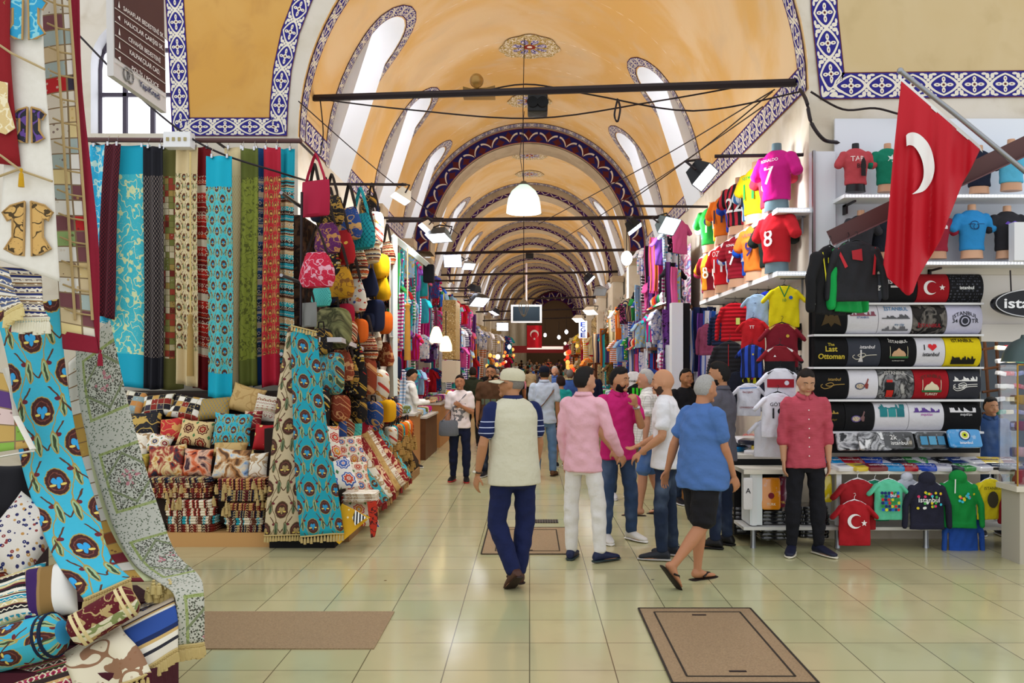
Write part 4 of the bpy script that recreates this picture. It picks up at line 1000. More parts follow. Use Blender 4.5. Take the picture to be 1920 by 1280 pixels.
# busts in shirts
def bust_mesh():
    mb = MB(); V = Vector
    def s(w, d, z, y=0): return (V((0, y, z)), V((w, 0, 0)), V((0, d, 0)))
    loft(mb, [s(.155, .10, .10), s(.15, .10, .2), s(.16, .11, .32, -.01), s(.175, .12, .42, -.015), s(.18, .10, .5), s(.13, .075, .57), s(.075, .06, .6)], 22)
    for q in (-1, 1): limb(mb, (q*.15, 0, .52), (q*.25, -.01, .36), .07, .062, 12, 3)
    a = crease(fuse(mb, .012, 3, 'bust_shirt'), .006)
    n = len(a.vertices); co = np.empty(n*3, np.float32); a.vertices.foreach_get('co', co); co = co.reshape(-1, 3); uvl = a.uv_layers.new(name='UVMap'); li = np.empty(len(a.loops), np.int32); a.loops.foreach_get('vertex_index', li)
    uvl.data.foreach_set('uv', np.stack([co[li, 0], co[li, 2]], 1).astype(np.float32).ravel()); a.materials.append(MATS['floor'])
    mb = MB(); loft(mb, [s(.14, .09, 0), s(.135, .09, .04), s(.13, .085, .12), s(.06, .05, .5), s(.05, .05, .6), s(.048, .048, .66), s(.046, .046, .675)], 18)
    b = mb.mesh('bust', plain('#1a1a1d', .35)); return a, b
BUST = bust_mesh()
def bfront(x, z): return -.118*sqrt(max(0, 1-(x/.19)**2))-.014
def bust(label, loc, rz, m, sc=1.0, skin='#1a1a1d', prints=(), group=None, name='shirt_mannequin'):
    t = thing(name, label, 'mannequin', loc, rz, group); t.scale = (sc,)*3
    o = put('shirt', BUST[0], t); setmat(o, m); o = put('bust_form', BUST[1], t); setmat(o, plain(skin, .35))
    for pr in prints: pr(t)
    return t
BF = lambda x, z: (x, bfront(x, z), z)
# bags
def bag_meshes():
    V = Vector; out = {}
    def s(w, d, z, y=0): return (V((0, y, z)), V((w, 0, 0)), V((0, d, 0)))
    mb = MB(); loft(mb, [s(.10, .03, -.36), s(.17, .07, -.35), s(.205, .095, -.27), s(.19, .085, -.17), s(.155, .05, -.07), s(.13, .02, .0), s(.12, .008, .005)], 24); mb.v = [(x_*(1+.06*sin(z_*60+x_*30)), y_*(1+.18*sin(x_*55+z_*20)), z_) for x_, y_, z_ in mb.v]; out['hobo'] = mb.mesh('bag', MATS['floor'])
    mb = MB(); loft(mb, [s(.16, .03, -.36), s(.17, .05, -.34), s(.175, .05, -.15), s(.17, .03, -.01), s(.165, .01, 0)], 20); out['tote'] = mb.mesh('bag', MATS['floor'])
    mb = MB(); superbox(mb, (0, 0, -.2), (.32, .16, .42), .45, 20, 14); superbox(mb, (0, -.085, -.27), (.24, .08, .2), .5, 16, 10); out['backpack'] = mb.mesh('bag', MATS['floor'])
    mb = MB(); superbox(mb, (0, 0, -.13), (.24, .15, .26), .6, 18, 12); out['pouch'] = mb.mesh('bag', MATS['floor'])
    mb = MB(); mb.tube([(-.13, 0, -.06), (-.10, 0, .05), (-.03, 0, .22), (0, 0, .27), (.03, 0, .22), (.10, 0, .05), (.13, 0, -.06)], .022, 6, flat=.4); out['strap'] = mb.mesh('strap', MATS['floor'])
    mb = MB(); mb.tube([(-.04, 0, 0), (-.03, 0, .06), (.03, 0, .06), (.04, 0, 0)], .009, 6); out['loop'] = mb.mesh('handle', MATS['floor'])
    return out
BG = bag_meshes()
def bag(label, loc, rz, kind, m, ms, sc=1.0, group=None):
    t = thing({'hobo': 'shoulder_bag', 'tote': 'tote_bag', 'backpack': 'backpack', 'pouch': 'pouch'}[kind], label, 'bag', loc, rz, group); t.scale = (sc,)*3
    setmat(put('body', BG[kind], t), m)
    setmat(put('strap', BG['strap' if kind in ('hobo', 'tote') else 'loop'], t), ms); return t
def tubething(name, label, cat, pts, r, m, n=8, kind=None, group=None):
    mb = MB(); mb.tube(pts, r, n); return tag(mb.build(name, m), label, cat, group, kind)
# ---------------------------------------------------------------- left stall: scarves on a rail, cushions on a stepped stand
def zoned(top, bot, solid, pat, solid2=None):
    def f(n):
        u, v = n.uv(); c = pat(n); k = n.noise(n.comb(u*2, v*40), 8, 2)*.3
        s1 = n.mix(k, solid, tuple(t*.7 for t in hexc(solid)[:3])); return n.mix((v*-1 < top).mx(v*-1 > bot), c, s1)
    return f
SC = [(172, 206, 272, 606, 'sky blue scarf with pale flowers', damask('#2fb2dd', '#cfeadc', 9), '#2fb2dd', 0, 9),
 (200, 224, 270, 596, 'dark maroon scarf with a faint red pattern', ogee('#3a0f1c', '#7a2230', .06), '#3a0f1c', 0, 9),
 (210, 277, 273, 728, 'wide turquoise scarf with pale gold roses', damask('#3fb9c9', '#dfe3a8', 9), '#12a8c6', .33, 2.4),
 (274, 306, 275, 727, 'black scarf with a grey net pattern', ogee('#1d1820', '#8d8078', .07), '#191922', .33, 2.38),
 (302, 341, 277, 728, 'olive patchwork scarf', patch(['#7d8240', '#a8422f', '#e3d6b4', '#8a8a4a', '#b69a55', '#7a2b22', '#cfc29a'], .07, '#6b5a34'), '#6c6a36', .33, 2.4),
 (334, 369, 276, 722, 'cream scarf with brown carnations', tulip('#e3d3ac', '#5a3226', '#8fae9a', '#a9b58a', .17), '#dcc79a', .30, 2.3),
 (364, 393, 276, 730, 'red scarf with white and gold bands', kilim(['#a81f18', '#c9281c', '#e6d9c0', '#7d1512', '#d0421f', '#9b1a16'], .62, 3), '#7c1018', .33, 2.4),
 (392, 433, 293, 744, 'turquoise scarf with brown carnations', tulip('#4fc4cc', '#4a2a24', '#2f9fd0', '#9fc2a0', .18), '#0fb0cc', .34, 2.42),
 (424, 458, 277, 728, 'cream scarf with a fine net pattern', ogee('#e6d2a2', '#cdb07a', .075), '#e2cd9d', .32, 2.4),
 (452, 482, 279, 726, 'olive green scarf with scrolls', damask('#7c8530', '#4c521c', 14), '#5d6526', .33, 2.4),
 (478, 502, 278, 724, 'narrow blue scarf with beige bands', kilim(['#274a78', '#3c66a0', '#d9cbb0', '#4a5f86', '#9d8a68', '#1f3a63'], .5, 5), '#1f4b85', .33, 2.4),
 (495, 524, 277, 725, 'coral red scarf with gold tulips', tulip('#c22a35', '#8d2f2a', '#d8b55a', '#d8b86a', .14), '#b31c34', .33, 2.35),
 (518, 549, 279, 720, 'teal and brown banded scarf', kilim(['#2a9fae', '#4a2a1c', '#35b3bc', '#d9b98a', '#5d3420', '#2fa6b4'], .55, 8), '#12a6bc', .33, 2.6)]
YS = 9.75
rail = thing('hanging_rail', 'dark steel rail across the scarf stall wall', 'rail', at(365, 266, YS-.02))
mb = MB(); mb.tube([at(160, 262, YS)-rail.location, at(566, 264, YS)-rail.location], .028, 8); mb.build('bar', M_BROWN, rail)
for x in (170, 404, 560):
    mb = MB(); mb.tube([at(x, 264, YS)-rail.location, at(x, 264, YS)-rail.location+Vector((0, .9, 0))], .016, 6); mb.build('bracket', M_IRON, rail)
for i, (x0, x1, t, b, lab, pf, sol, za, zb) in enumerate(SC):
    Y = YS+(-.06 if i % 2 else .04)-(.12 if i == 7 else 0); w = (x1-x0)*1.1*Y/FPX; L = (b-t)*Y/FPX; top = at((x0+x1)/2, t, Y)
    r = thing('scarf', lab+' hanging on the stall rail', 'scarf', top, 0, 'scarves hanging on the left stall rail')
    m = mat('scarf_%d' % i, zoned(za, zb, sol, pf), .75, sheen=0, bump=(30, .15, .01)); mb = MB(); P = []; U = []; nu, nv = 16, 40; ph = RND.random()*6; lean = -.35 if i == 1 else 0; fk = RND.choice([1, 1.5, 2])
    for j in range(nv+1):
        for k in range(nu+1):
            u, v = k/nu-.5, j/nv; am = .018+.016*v
            P.append((u*w*1.04+lean*v*.25+.01*sin(v*5+ph), am*sin(u*2*pi*fk+ph+v*1.2)-.01, -v*L+.02*sin(u*3+ph)*v)); U.append((u*w*1.45+.3, -v*L))
    mb.add(P, [(j*(nu+1)+k, (j+1)*(nu+1)+k, (j+1)*(nu+1)+k+1, j*(nu+1)+k+1) for j in range(nv) for k in range(nu)], U); o = mb.build('cloth', m, r)
    sm = o.modifiers.new('cloth_thickness', 'SOLIDIFY'); sm.thickness = .008
    for s in (-.32, .32):
        mb = MB(); mb.box((s*w, -.012, .0), (.022, .03, .045)); mb.tube([(s*w, -.01, .02), (s*w, 0, .07), (s*w, .03, .1)], .003, 5); mb.build('clip', M_CHROME, r)
t = thing('cord_tassel', 'long gold cord with a hanging tassel in front of the scarves', 'tassel', at(357, 285, 9.5)); L = (705-285)*9.5/FPX
mb = MB(); mb.tube([(0, 0, 0), (0, 0, -L*.75)], .01, 6); mb.build('cord', cloth('#d8bf80'), t); mb = MB(); mb.lathe([(0, -L*.72), (.03, -L*.73), (.03, -L*.76), (.02, -L*.77), (.033, -L*.8), (.04, -L), (0, -L)], (0, 0, 0), 12); mb.build('tassel', cloth('#a8894f'), t)
# stand
M_STAND = plain('#2a1c16', .8)
st = thing('display_stand', 'tan and dark stepped stand carrying the cushions', 'stand', (-3.3, 9.3, 0)); x0, x1 = at(303, 0, 8.45).x, at(512, 0, 8.45).x
mb = MB(); mb.box(((x0+x1)/2+3.3, -.4, .07), (x1-x0, .9, .14)); mb.build('plinth', mat('tan_board', '#c99a62', .35), st)
mb = MB()
for i, (yb, z) in enumerate(((8.62, .5), (8.95, .83), (9.3, 1.12), (9.6, 1.42))): mb.box((-.45, (yb+10.6)/2-9.3, (z+.14)/2+.07), (3.0, 10.6-yb, z-.14))
mb.build('steps', M_STAND, st)
# cushions
CP = {'pw1': mat('cush_patch_dark', patch(['#1c1a20', '#e4dcc8', '#c98a4a', '#8fa5a8', '#5b1f22', '#d9ccb0'], .07, '#a99a7a'), .8),
 'pw2': mat('cush_patch_red', patch(['#efe8da', '#8c2a20', '#1e1b22', '#c79a4f', '#e8e2d4', '#3b3340'], .075, '#b3a684'), .8),
 'goldnet': mat('cush_goldnet', ogee('#b08f3f', '#6f7c7c', .08), .6), 'gold': mat('cush_gold', damask('#c7a568', '#b08b4e', 8), .5),
 'cream': mat('cush_cream', kilim(['#e6ddc9', '#dcd0b8', '#efe7d6', '#b9a88a'], .3, 5, '#9a3a2c'), .85), 'blackgold': mat('cush_blackgold', damask('#18151a', '#c9a550', 7), .6),
 'coral': mat('cush_coral', damask('#c22f2c', '#d8a35a', 8), .7), 'ram': mat('cush_ram', suzani('#d9bd86', ['#5a1d16', '#2a211c', '#8c2a1c'], .16), .85), 'turq': mat('cush_turq', tulip('#37b3c6', '#4a2a24', '#3fa9cf', '#9bbf8a', .16), .8),
 'moon': mat('cush_moon', lambda n: n.mix(n.vor(n.comb(n.uv()[0], n.uv()[1]), 14) < .28, '#b01a20', '#e8c878'), .7), 'eyes': mat('cush_eyes', suzani('#efe8dc', ['#c9a24a', '#2a2a4a', '#8a2a20'], .11), .85),
 'pic1': mat('cush_market', photoish(1, ['#3a1f18', '#c9862a', '#e8d5a0', '#a3301c', '#2a2a38']), .6), 'pic2': mat('cush_portrait', photoish(4, ['#1c1012', '#7a2418', '#d8693a', '#e6b79a', '#3a1a2a']), .6), 'pic3': mat('cush_mosque', photoish(7, ['#2a3a6a', '#8fb3dc', '#e6d7b8', '#b9824a', '#5a3a20']), .6),
 'redfl': mat('cush_redfl', damask('#8d1f26', '#e8c9a0', 10), .8), 'ivory': mat('cush_ivory', damask('#efe6d4', '#b08a5a', 9), .85), 'navy': mat('cush_navy', floral('#141a4a', ['#d8d3d8', '#9a3a4a', '#3a4a8a'], 20), .8), 'green': mat('cush_green', photoish(9, ['#2c4a1c', '#c9b24a', '#7a2a1c']), .8),
 'suz1': mat('cush_suz_blue', suzani('#e9e4da', ['#3f5fa8', '#7f9ad0', '#c9503a'], .2), .85), 'suz2': mat('cush_suz_red', suzani('#e8dfcf', ['#c23a2a', '#d98a2f', '#3a5aa0', '#4a8a5a'], .17), .85), 'suz3': mat('cush_suz_orange', suzani('#e4d8c2', ['#b93a22', '#3a5aa0', '#d98a2f'], .12), .85)}
G1 = 'cushions on the left stall steps'
for a in (('small dark patchwork cushion at the left of the top cushion row', 252, 757, 9.55, 44, 46, 'pw1', 35, 5, 8), ('patchwork cushion with a red square in the top cushion row', 297, 760, 9.5, 62, 40, 'pw2', 35, 0, -6),
 ('white patchwork cushion lying in the middle of the top cushion row', 352, 764, 9.45, 62, 42, 'pw2', 40, 0, 10), ('gold cushion with a grey net pattern', 402, 766, 9.45, 62, 40, 'goldnet', 35, 0, -4), ('plain gold cushion standing on one corner above the others', 462, 749, 9.5, 66, 52, 'gold', 15, -8, 14),
 ('cream checked cushion below the gold one', 500, 766, 9.4, 48, 52, 'cream', 20, 0, 10), ('black cushion with gold birds', 272, 797, 9.2, 62, 48, 'blackgold', 30, 0, -5), ('coral red cushion with gold flowers', 322, 806, 9.15, 46, 44, 'coral', 28, 0, -8),
 ('cream and brown cushion with horn motifs', 368, 812, 9.0, 66, 48, 'ram', 25, 0, 6), ('turquoise cushion with brown carnations on the cushion steps', 436, 804, 8.95, 74, 60, 'turq', 18, 0, 2), ('red cushion with gold crescents', 494, 820, 8.9, 36, 50, 'moon', 15, 0, 4),
 ('white cushion with eye shaped rings', 296, 832, 8.95, 50, 34, 'eyes', 35, 0, 10), ('mustard flowered cushion peeping out between two rows', 432, 842, 8.85, 66, 24, 'gold', 30, 0, 0), ('flowered ivory cushion partly under the picture cushions', 262, 836, 8.9, 34, 50, 'ivory', 25, 0, 0),
 ('tasselled cushion with a market scene print', 312, 864, 8.72, 70, 60, 'pic1', 15, 0, -3), ('cushion with a dark red portrait print', 371, 867, 8.7, 56, 52, 'pic2', 15, 0, 2), ('cushion with a mosque landscape print', 435, 870, 8.68, 70, 58, 'pic3', 15, 0, 4),
 ('cream cushion with a mottled tan pattern beside the landscape cushion', 484, 872, 8.7, 36, 48, 'ivory', 15, 0, 0), ('green flowered cushion at the left end of the lowest row', 262, 872, 8.75, 36, 44, 'green', 20, 0, 0), ('deep red flowered cushion at the left end of the middle row', 474, 790, 9.2, 34, 40, 'redfl', 20, 0, 0)):
    cushion(a[0], a[1], a[2], a[3], a[4], a[5], CP[a[6]], a[7], a[8], a[9], .13, G1, tass=a[6] in ('pic1', 'pic3'))
# folded textiles
KM = [mat('fold_%d' % i, kilim(c, P*2.2, i+11, fg, axis=0), .85) for i, (c, P, fg) in enumerate([(['#5a1a16', '#7a2418', '#d9c39a', '#2a1a1c'], .18, '#d9c39a'), (['#6b7a3a', '#b98a3c', '#e0d5b8', '#8c2a1c'], .2, '#e3d8b0'), (['#8c2420', '#efe4cc', '#b03a24', '#4a1618'], .16, '#efe0c0'), (['#24a0b0', '#e4d8c0', '#6a3a28', '#3a2018'], .2, '#e8dcc4'), (['#17203f', '#b9a06a', '#5a1a20', '#0f1220'], .18, '#cdb98a'), (['#7a1a24', '#3a0f16', '#c99a5a'], .14, '#d9b070')])]
FOLD = {}
def fold_mesh(w, d, h):
    k = (round(w, 2), round(d, 2), round(h, 3))
    if k not in FOLD:
        mb = MB(); n = max(2, int(h/.022))
        for i in range(n): superbox(mb, (RND.uniform(-.004, .004), RND.uniform(-.006, .006), -h/2+h*(i+.5)/n), (w, d, h/n*1.15), .3, 20, 6)
        FOLD[k] = mb.mesh('folded_textile', MATS['floor'])
    return FOLD[k]
def foldstack(px0, px1, y0, y1, Y, n, labf, depth=.4, group=None, mats=None, name='folded_textile', cat='textile', x=None):
    z0, z1 = at(0, y1, Y).z, at(0, y0, Y).z; xa, xb = at(px0, 0, Y).x, at(px1, 0, Y).x; h = (z1-z0)/n
    for i in range(n):
        w = (xb-xa)*RND.uniform(.94, 1.0); o = put(name, fold_mesh(round(w, 2), depth, h), None, ((xa+xb)/2+RND.uniform(-.01, .01), Y+depth/2, z0+h*(i+.5)), RND.uniform(-.03, .03))
        setmat(o, RND.choice(mats or KM)); tag(o, labf(i, n), cat, group)
ORD = ['lowest', 'second', 'third', 'fourth', 'fifth', 'sixth', 'seventh', 'eighth', 'ninth', 'tenth', 'eleventh', 'twelfth', 'thirteenth', 'fourteenth', 'fifteenth', 'sixteenth']
G2 = 'folded textiles on the left stall plinth'
foldstack(305, 402, 938, 998, 8.47, 4, lambda i, n: '%s folded kilim cloth from the bottom of the left cushion-stall stack' % ORD[i], .4, G2)
foldstack(416, 498, 944, 998, 8.47, 4, lambda i, n: '%s folded kilim cloth from the bottom of the right cushion-stall stack' % ORD[i], .4, G2)
foldstack(270, 395, 896, 934, 8.5, 4, lambda i, n: '%s thin runner from the bottom of the left tasselled pile' % ORD[i], .38, G2, KM[:1]+KM[4:])
foldstack(402, 500, 898, 940, 8.5, 4, lambda i, n: '%s thin runner from the bottom of the right tasselled pile' % ORD[i], .38, G2, KM[4:])
for i, (px, lab) in enumerate(((330, 'left'), (418, 'middle'), (492, 'right'))):
    mb = MB(); c = at(px, 900, 8.42)
    for k in range(16): tassel(mb, c+Vector((RND.uniform(-.10, .10), RND.uniform(-.03, .03), -RND.uniform(0, .22 if i != 1 else .34))), .075, .014)
    tag(mb.build('tassel_bunch', cloth('#bfa46c')), 'beige tassel bunch spilling from the folded runners, %s of the three' % lab, 'tassels', 'tassel bunches on the folded runners')
# two long runners hanging at the corner
mR1 = mat('runner_brown', tulip('#cdbb98', '#4a2e24', '#a9905e', '#7c8a68', .30, '#6b5634'), .8); mR2 = mat('runner_turquoise', tulip('#1fa0b4', '#4a2a26', '#2f8fc0', '#8fb28a', .26, '#a08d4c'), .8)
o, e = ribbon('table_runner', [(541, 612, 8.5, 549, 612, 8.5), (528, 690, 8.5, 551, 690, 8.45), (515, 790, 8.42, 553, 790, 8.4), (505, 900, 8.36, 560, 900, 8.34), (496, 1003, 8.3, 565, 1003, 8.3)], mR1, folds=.6, amp=.02, label='cream and brown carnation runner hanging at the stall corner', cat='table runner'); fringe(o, e, .035, .06)
o, e = ribbon('table_runner', [(545, 612, 8.42, 593, 625, 8.40), (548, 690, 8.42, 600, 700, 8.35), (551, 790, 8.36, 612, 800, 8.3), (556, 900, 8.3, 630, 905, 8.24), (565, 1005, 8.25, 645, 1000, 8.2)], mR2, folds=.8, amp=.025, label='turquoise carnation runner hanging at the stall corner', cat='table runner'); fringe(o, e, .035, .07); fringe(o, [at(545, 610, 8.4), at(594, 622, 8.38)], .03, .05, name='top_fringe')
tag(MB().box(at(560, 0, 8.6)*0+Vector(((at(505, 0, 8.4).x-1.92)/2, 8.85, .3)), (abs(at(505, 0, 8.4).x+1.92), .9, .6)).build('display_block', M_DARK), 'black display block behind the two hanging runners', 'block')
# yellow star cloth & red scarf
mb = MB(); Yb = 8.3; q = [at(641, 944, Yb), at(694, 970, Yb-.05), at(636, 1020, Yb-.1), at(612, 1000, Yb)]; mb.poly(q, th=.01); tag(mb.build('wall_hanging', mat('yellow_star', lambda n: n.mix(n.vor(n.comb(n.uv()[0], n.uv()[1]), 16) < .2, '#d6a21a', '#f0e0b0'), .7), smooth=False), 'yellow beaded square cloth with a black star at the stall foot', 'cloth')
tag(MB().poly([at(667, 955, Yb-.06)+Vector((0, -.03, 0)), at(688, 969, Yb-.08)+Vector((0, -.03, 0)), at(667, 984, Yb-.1)+Vector((0, -.03, 0)), at(662, 970, Yb-.06)+Vector((0, -.03, 0))], th=.004).build('beaded_star_patch', mat('bw_zig', stripes2('#111111', '#eeeeee', .03), .7), smooth=False), 'black and white zigzag patch laid on the yellow square cloth', 'cloth')
ribbon('scarf', [(688, 940, 8.5, 706, 938, 8.55), (692, 975, 8.45, 708, 970, 8.5), (697, 1008, 8.4, 703, 1005, 8.45)], mat('orange_red_scarf', damask('#b8301a', '#2a1416', 14), .8), label='small orange red pointed scarf hanging beside the yellow cloth', cat='scarf')
# ---------------------------------------------------------------- foreground stall at the left edge
mT = mat('fg_turquoise', tulip('#41b8d4', '#472422', '#35a0da', '#9cb98c', .32, '#a8924e'), .85, bump=(40, .2, .01)); mRug = mat('fg_rug', rugpat, .85)
mPatch = mat('fg_patch', patch(['#e4ddcc', '#7a4a50', '#3a3444', '#dcd6c6', '#e3cf96', '#a8b8b4', '#94b070', '#d3bf98', '#e9e6de', '#ece9e2', '#c0262a', '#d8c08a', '#cfc9ba'], .125, '#8a7456', .088), .8)
mRed = cloth('#8a1a30'); mWhite = mat('ivory_cloth', lambda n: n.mix(n.noise(None, 30, 3)*.5, '#e9e5db', '#cfc8b8'), .9, bump=(12, .3, .01))
def prism(fp, z0, z1):
    mb = MB(); n = len(fp); A = [Vector((x, y, z0)) for x, y in fp]; B = [Vector((x, y, z1)) for x, y in fp]; mb.add(A, [tuple(range(n))[::-1]]); mb.add(B, [tuple(range(n))])
    for i in range(n): j = (i+1) % n; mb.add([A[i], A[j], B[j], B[i]], [(0, 1, 2, 3)], [(0, 0), (1, 0), (1, 1), (0, 1)])
    return mb
tab = thing('display_table', 'tiered cloth-covered table of the foreground textile stall', 'table', (0, 0, 0))
prism([(-4.6, 4.2), (-1.86, 4.2), (-1.9, 4.62), (-4.6, 4.62)], 0, .27).build('front_tier', cloth('#4a1626'), tab, smooth=False)
prism([(-4.6, 4.64), (-2.0, 4.64), (-2.3, 5.0), (-4.6, 5.0)], 0, .5).build('middle_tier', cloth('#3a1420'), tab, smooth=False)
prism([(-4.6, 5.02), (-2.95, 5.02), (-3.1, 5.5), (-4.6, 5.5)], 0, .85).build('back_tier', cloth('#2a1a22'), tab, smooth=False)
mb = MB(); q = thing('hanging_rail', 'steel rail above the foreground textiles, outside the top of the picture', 'rail', (-3.2, 4.85, 4.05)); mb.tube([(-1.3, 0, 0), (1.0, 0, 0)], .02, 8); mb.build('bar', M_STEEL, q)
# patchwork hanging with red border
r0 = thing('patchwork_hanging', 'patchwork hanging with gold braid and a dark red border, nearest the left edge', 'wall hanging', (0, 0, 0))
rows = [(72, -60, 4.8, 128, -60, 4.8), (85, 150, 4.8, 138, 140, 4.8), (95, 330, 4.78, 150, 330, 4.76), (108, 480, 4.75, 164, 480, 4.72), (117, 625, 4.72, 180, 640, 4.7)]
ribbon('patchwork', rows, mPatch, r0, folds=.5, amp=.01)
ribbon('border', [(128, -60, 4.8, 147, -60, 4.8), (138, 140, 4.8, 153, 140, 4.8), (150, 330, 4.76, 172, 330, 4.76), (164, 480, 4.72, 185, 480, 4.72), (180, 640, 4.7, 187, 660, 4.7)], mRed, r0, nu=4)
ribbon('border', [(117, 620, 4.715, 180, 632, 4.695), (119, 654, 4.71, 186, 663, 4.69)], mRed, r0, nu=6)
gb = MB(); 
for i in range(14):
    yy = 5+i*44.5; l = lambda y_: (80+(y_+60)*.060); rr = lambda y_: 128+(y_+60)*.072
    gb.tube([at(l(yy)+2, yy-6, 4.755-(yy/660)*.06), at((l(yy)+rr(yy))/2, yy+4, 4.755-(yy/660)*.06), at(rr(yy), yy+8, 4.755-(yy/660)*.06)], .0055, 6)
for f_ in (lambda y_: rr(y_)-2, lambda y_: (l(y_)*.62+rr(y_)*.38)): gb.tube([at(f_(y_), y_, 4.75-(y_/660)*.06) for y_ in range(-40, 640, 40)], .008, 6)
gb.build('gold_braid', cloth('#b39a6b'), r0)
mb = MB(); tassel(mb, at(188, 655, 4.68), .09, .012); mb.build('tassel', mRed, r0)
# ivory panel with kaftan appliques
r1 = thing('kaftan_hanging', 'ivory hanging with gold-trimmed kaftan appliques at the top left corner', 'wall hanging', (0, 0, 0))
ribbon('panel', [(18, -60, 4.6, 78, -60, 4.6), (20, 100, 4.6, 84, 120, 4.6), (10, 300, 4.58, 100, 330, 4.58), (0, 420, 4.56, 106, 440, 4.56), (-20, 480, 4.55, 111, 528, 4.55)], mWhite, r1, folds=.4, amp=.01)
ribbon('red_panel', [(-60, -60, 4.56, 20, -60, 4.56), (-60, 100, 4.55, 20, 100, 4.55), (-60, 300, 4.55, 38, 312, 4.55)], cloth('#8e1c22'), r1, nu=6)
def kaft(cx, cy, s, m, ym, parent=r1):
    f = lambda a, b: at(cx+a*s, cy+b*s, ym)
    mb = MB(); L_ = [(-6, -50), (-34, -42), (-50, -28), (-40, -12), (-30, -16), (-30, 20), (-46, 44), (-26, 54), (-8, 58)]
    for sg in (-1, 1):
        pts = [f(a*sg, b) for a, b in L_]; mb.poly(pts if sg < 0 else pts[::-1], th=.004)
    o = mb.build('kaftan_applique', m, parent, smooth=False); mb = MB()
    for sg in (-1, 1): mb.tube([f(a*sg, b) for a, b in L_+[L_[0]]], .006, 5)
    mb.build('gold_trim', cloth('#b8935c'), o)
kaft(52, 425, .95, mat('leopard_roses', damask('#d3a964', '#1d1812', 13), .8), 4.54); kaft(55, 232, .62, mat('dark_purple_rose', damask('#2a2a35', '#6a4a9a', 10), .8), 4.56); kaft(48, 28, .8, mat('blue_gold', damask('#2c9ac6', '#8fd0d8', 12), .7), 4.56)
mb = MB(); pts = [at(-10, 150, 4.52), at(14, 155, 4.52), at(14, 190, 4.52), (at(28, 240, 4.52)), at(10, 252, 4.52), at(-10, 245, 4.52)]; mb.poly(pts, th=.004); mb.build('kaftan_applique', mat('gold_brocade', damask('#d9bf86', '#efe3c0', 14), .6), r1, smooth=False)
mb = MB(); tassel(mb, at(40, 315, 4.52), .1, .012); mb.build('tassel', cloth('#c99a1e'), r1)
mb = MB()
for a in ([(0, 85), (22, 100), (84, 130)], [(0, 290), (40, 320), (98, 340)], [(-60, 312), (0, 330), (38, 316)]): mb.tube([at(x_, y_, 4.545) for x_, y_ in a], .007, 6)
mb.build('gold_braid', cloth('#b8a277'), r1)
# sash ends, turquoise runner, rug runner
o, e = ribbon('table_runner', [(0, 500, 4.62, 75, 505, 4.62), (18, 540, 4.58, 80, 540, 4.58), (22, 575, 4.52, 82, 578, 4.52), (26, 598, 4.5, 92, 596, 4.5)], mat('blue_kilim_end', kilim(['#1c2660', '#cdb98a', '#26367c', '#8c6a3a', '#e6dfd0'], .12, 4), .8), label='dark blue and gold banded runner end with white tassels', cat='table runner'); fringe(o, e, .028, .08, .012, cloth('#e2dcc4'))
o, e = ribbon('table_runner', [(-30, 490, 4.5, 14, 505, 4.5), (-20, 530, 4.48, 28, 545, 4.48), (8, 588, 4.45, 42, 570, 4.45)], mat('grey_kilim_end', kilim(['#3a4a78', '#8a7a60', '#ddd6c8', '#56617e'], .14, 9), .8), label='grey-blue banded runner end tucked beside the dark blue one', cat='table runner'); fringe(o, e, .028, .07, .012, cloth('#d9c68a'))
o, e = ribbon('table_runner', [(-8, 585, 4.9, 112, 560, 4.9), (20, 700, 4.86, 122, 690, 4.86), (38, 850, 4.75, 145, 830, 4.75), (70, 960, 4.6, 178, 940, 4.62), (105, 1050, 4.42, 205, 1040, 4.48), (158, 1122, 4.3, 245, 1085, 4.36)], mT, nu=18, folds=.5, amp=.012, label='long turquoise carnation runner sweeping down over the foreground stall', cat='table runner'); fringe(o, e, .03, .06, .012)
o, e = ribbon('table_runner', [(142, 655, 5.2, 206, 600, 5.25), (150, 760, 5.15, 232, 720, 5.2), (178, 880, 5.05, 265, 850, 5.1), (212, 985, 4.9, 300, 960, 4.95), (252, 1058, 4.72, 330, 1035, 4.78), (298, 1092, 4.55, 372, 1078, 4.62), (328, 1120, 4.42, 382, 1112, 4.5), (334, 1212, 4.4, 383, 1205, 4.46)], mRug, nu=16, amp=.012, label='pale grey-green rose runner trailing over the table edge to the floor', cat='table runner'); fringe(o, e, .03, .07, .012)
ribbon('table_runner', [(128, 680, 5.28, 150, 660, 5.28), (132, 760, 5.22, 162, 750, 5.22), (150, 880, 5.12, 190, 870, 5.12), (180, 990, 4.95, 232, 975, 4.95), (215, 1055, 4.78, 275, 1045, 4.78), (245, 1090, 4.62, 300, 1088, 4.62)], mat('patch_edge', lambda n: n.mix(n.uv()[0] > .075, patch(['#e6e0d4', '#8a4a24', '#c29a4a', '#7a2430', '#d9d4c8'], .09, '#8a6a44')(n), '#cfd3a4'), .85), label='patchwork runner with a pale green edge beneath the rose runner', cat='table runner')
ribbon('table_runner', [(-40, 690, 4.62, 10, 700, 4.62), (-40, 770, 4.58, 28, 780, 4.58), (-40, 852, 4.55, 62, 838, 4.55)], mat('patch_white_edge', patch(['#b8502c', '#d9c0bc', '#86b04a', '#c2a05a', '#5a3a78', '#d6d0c2'], .10, '#8a7456'), .85), label='patchwork cloth corner with a white hem at the far left edge', cat='textile')
mb = MB(); mb.tube([at(10, 690, 4.56), at(30, 780, 4.54), at(62, 842, 4.5)], .02, 6, flat=.3); mb.tube([at(-30, 862, 4.5), at(62, 845, 4.5)], .02, 6, flat=.3); tag(mb.build('white_hem', mWhite), 'white hem band along the patchwork cloth corner', 'textile')
G3 = 'cushions on the foreground stall'
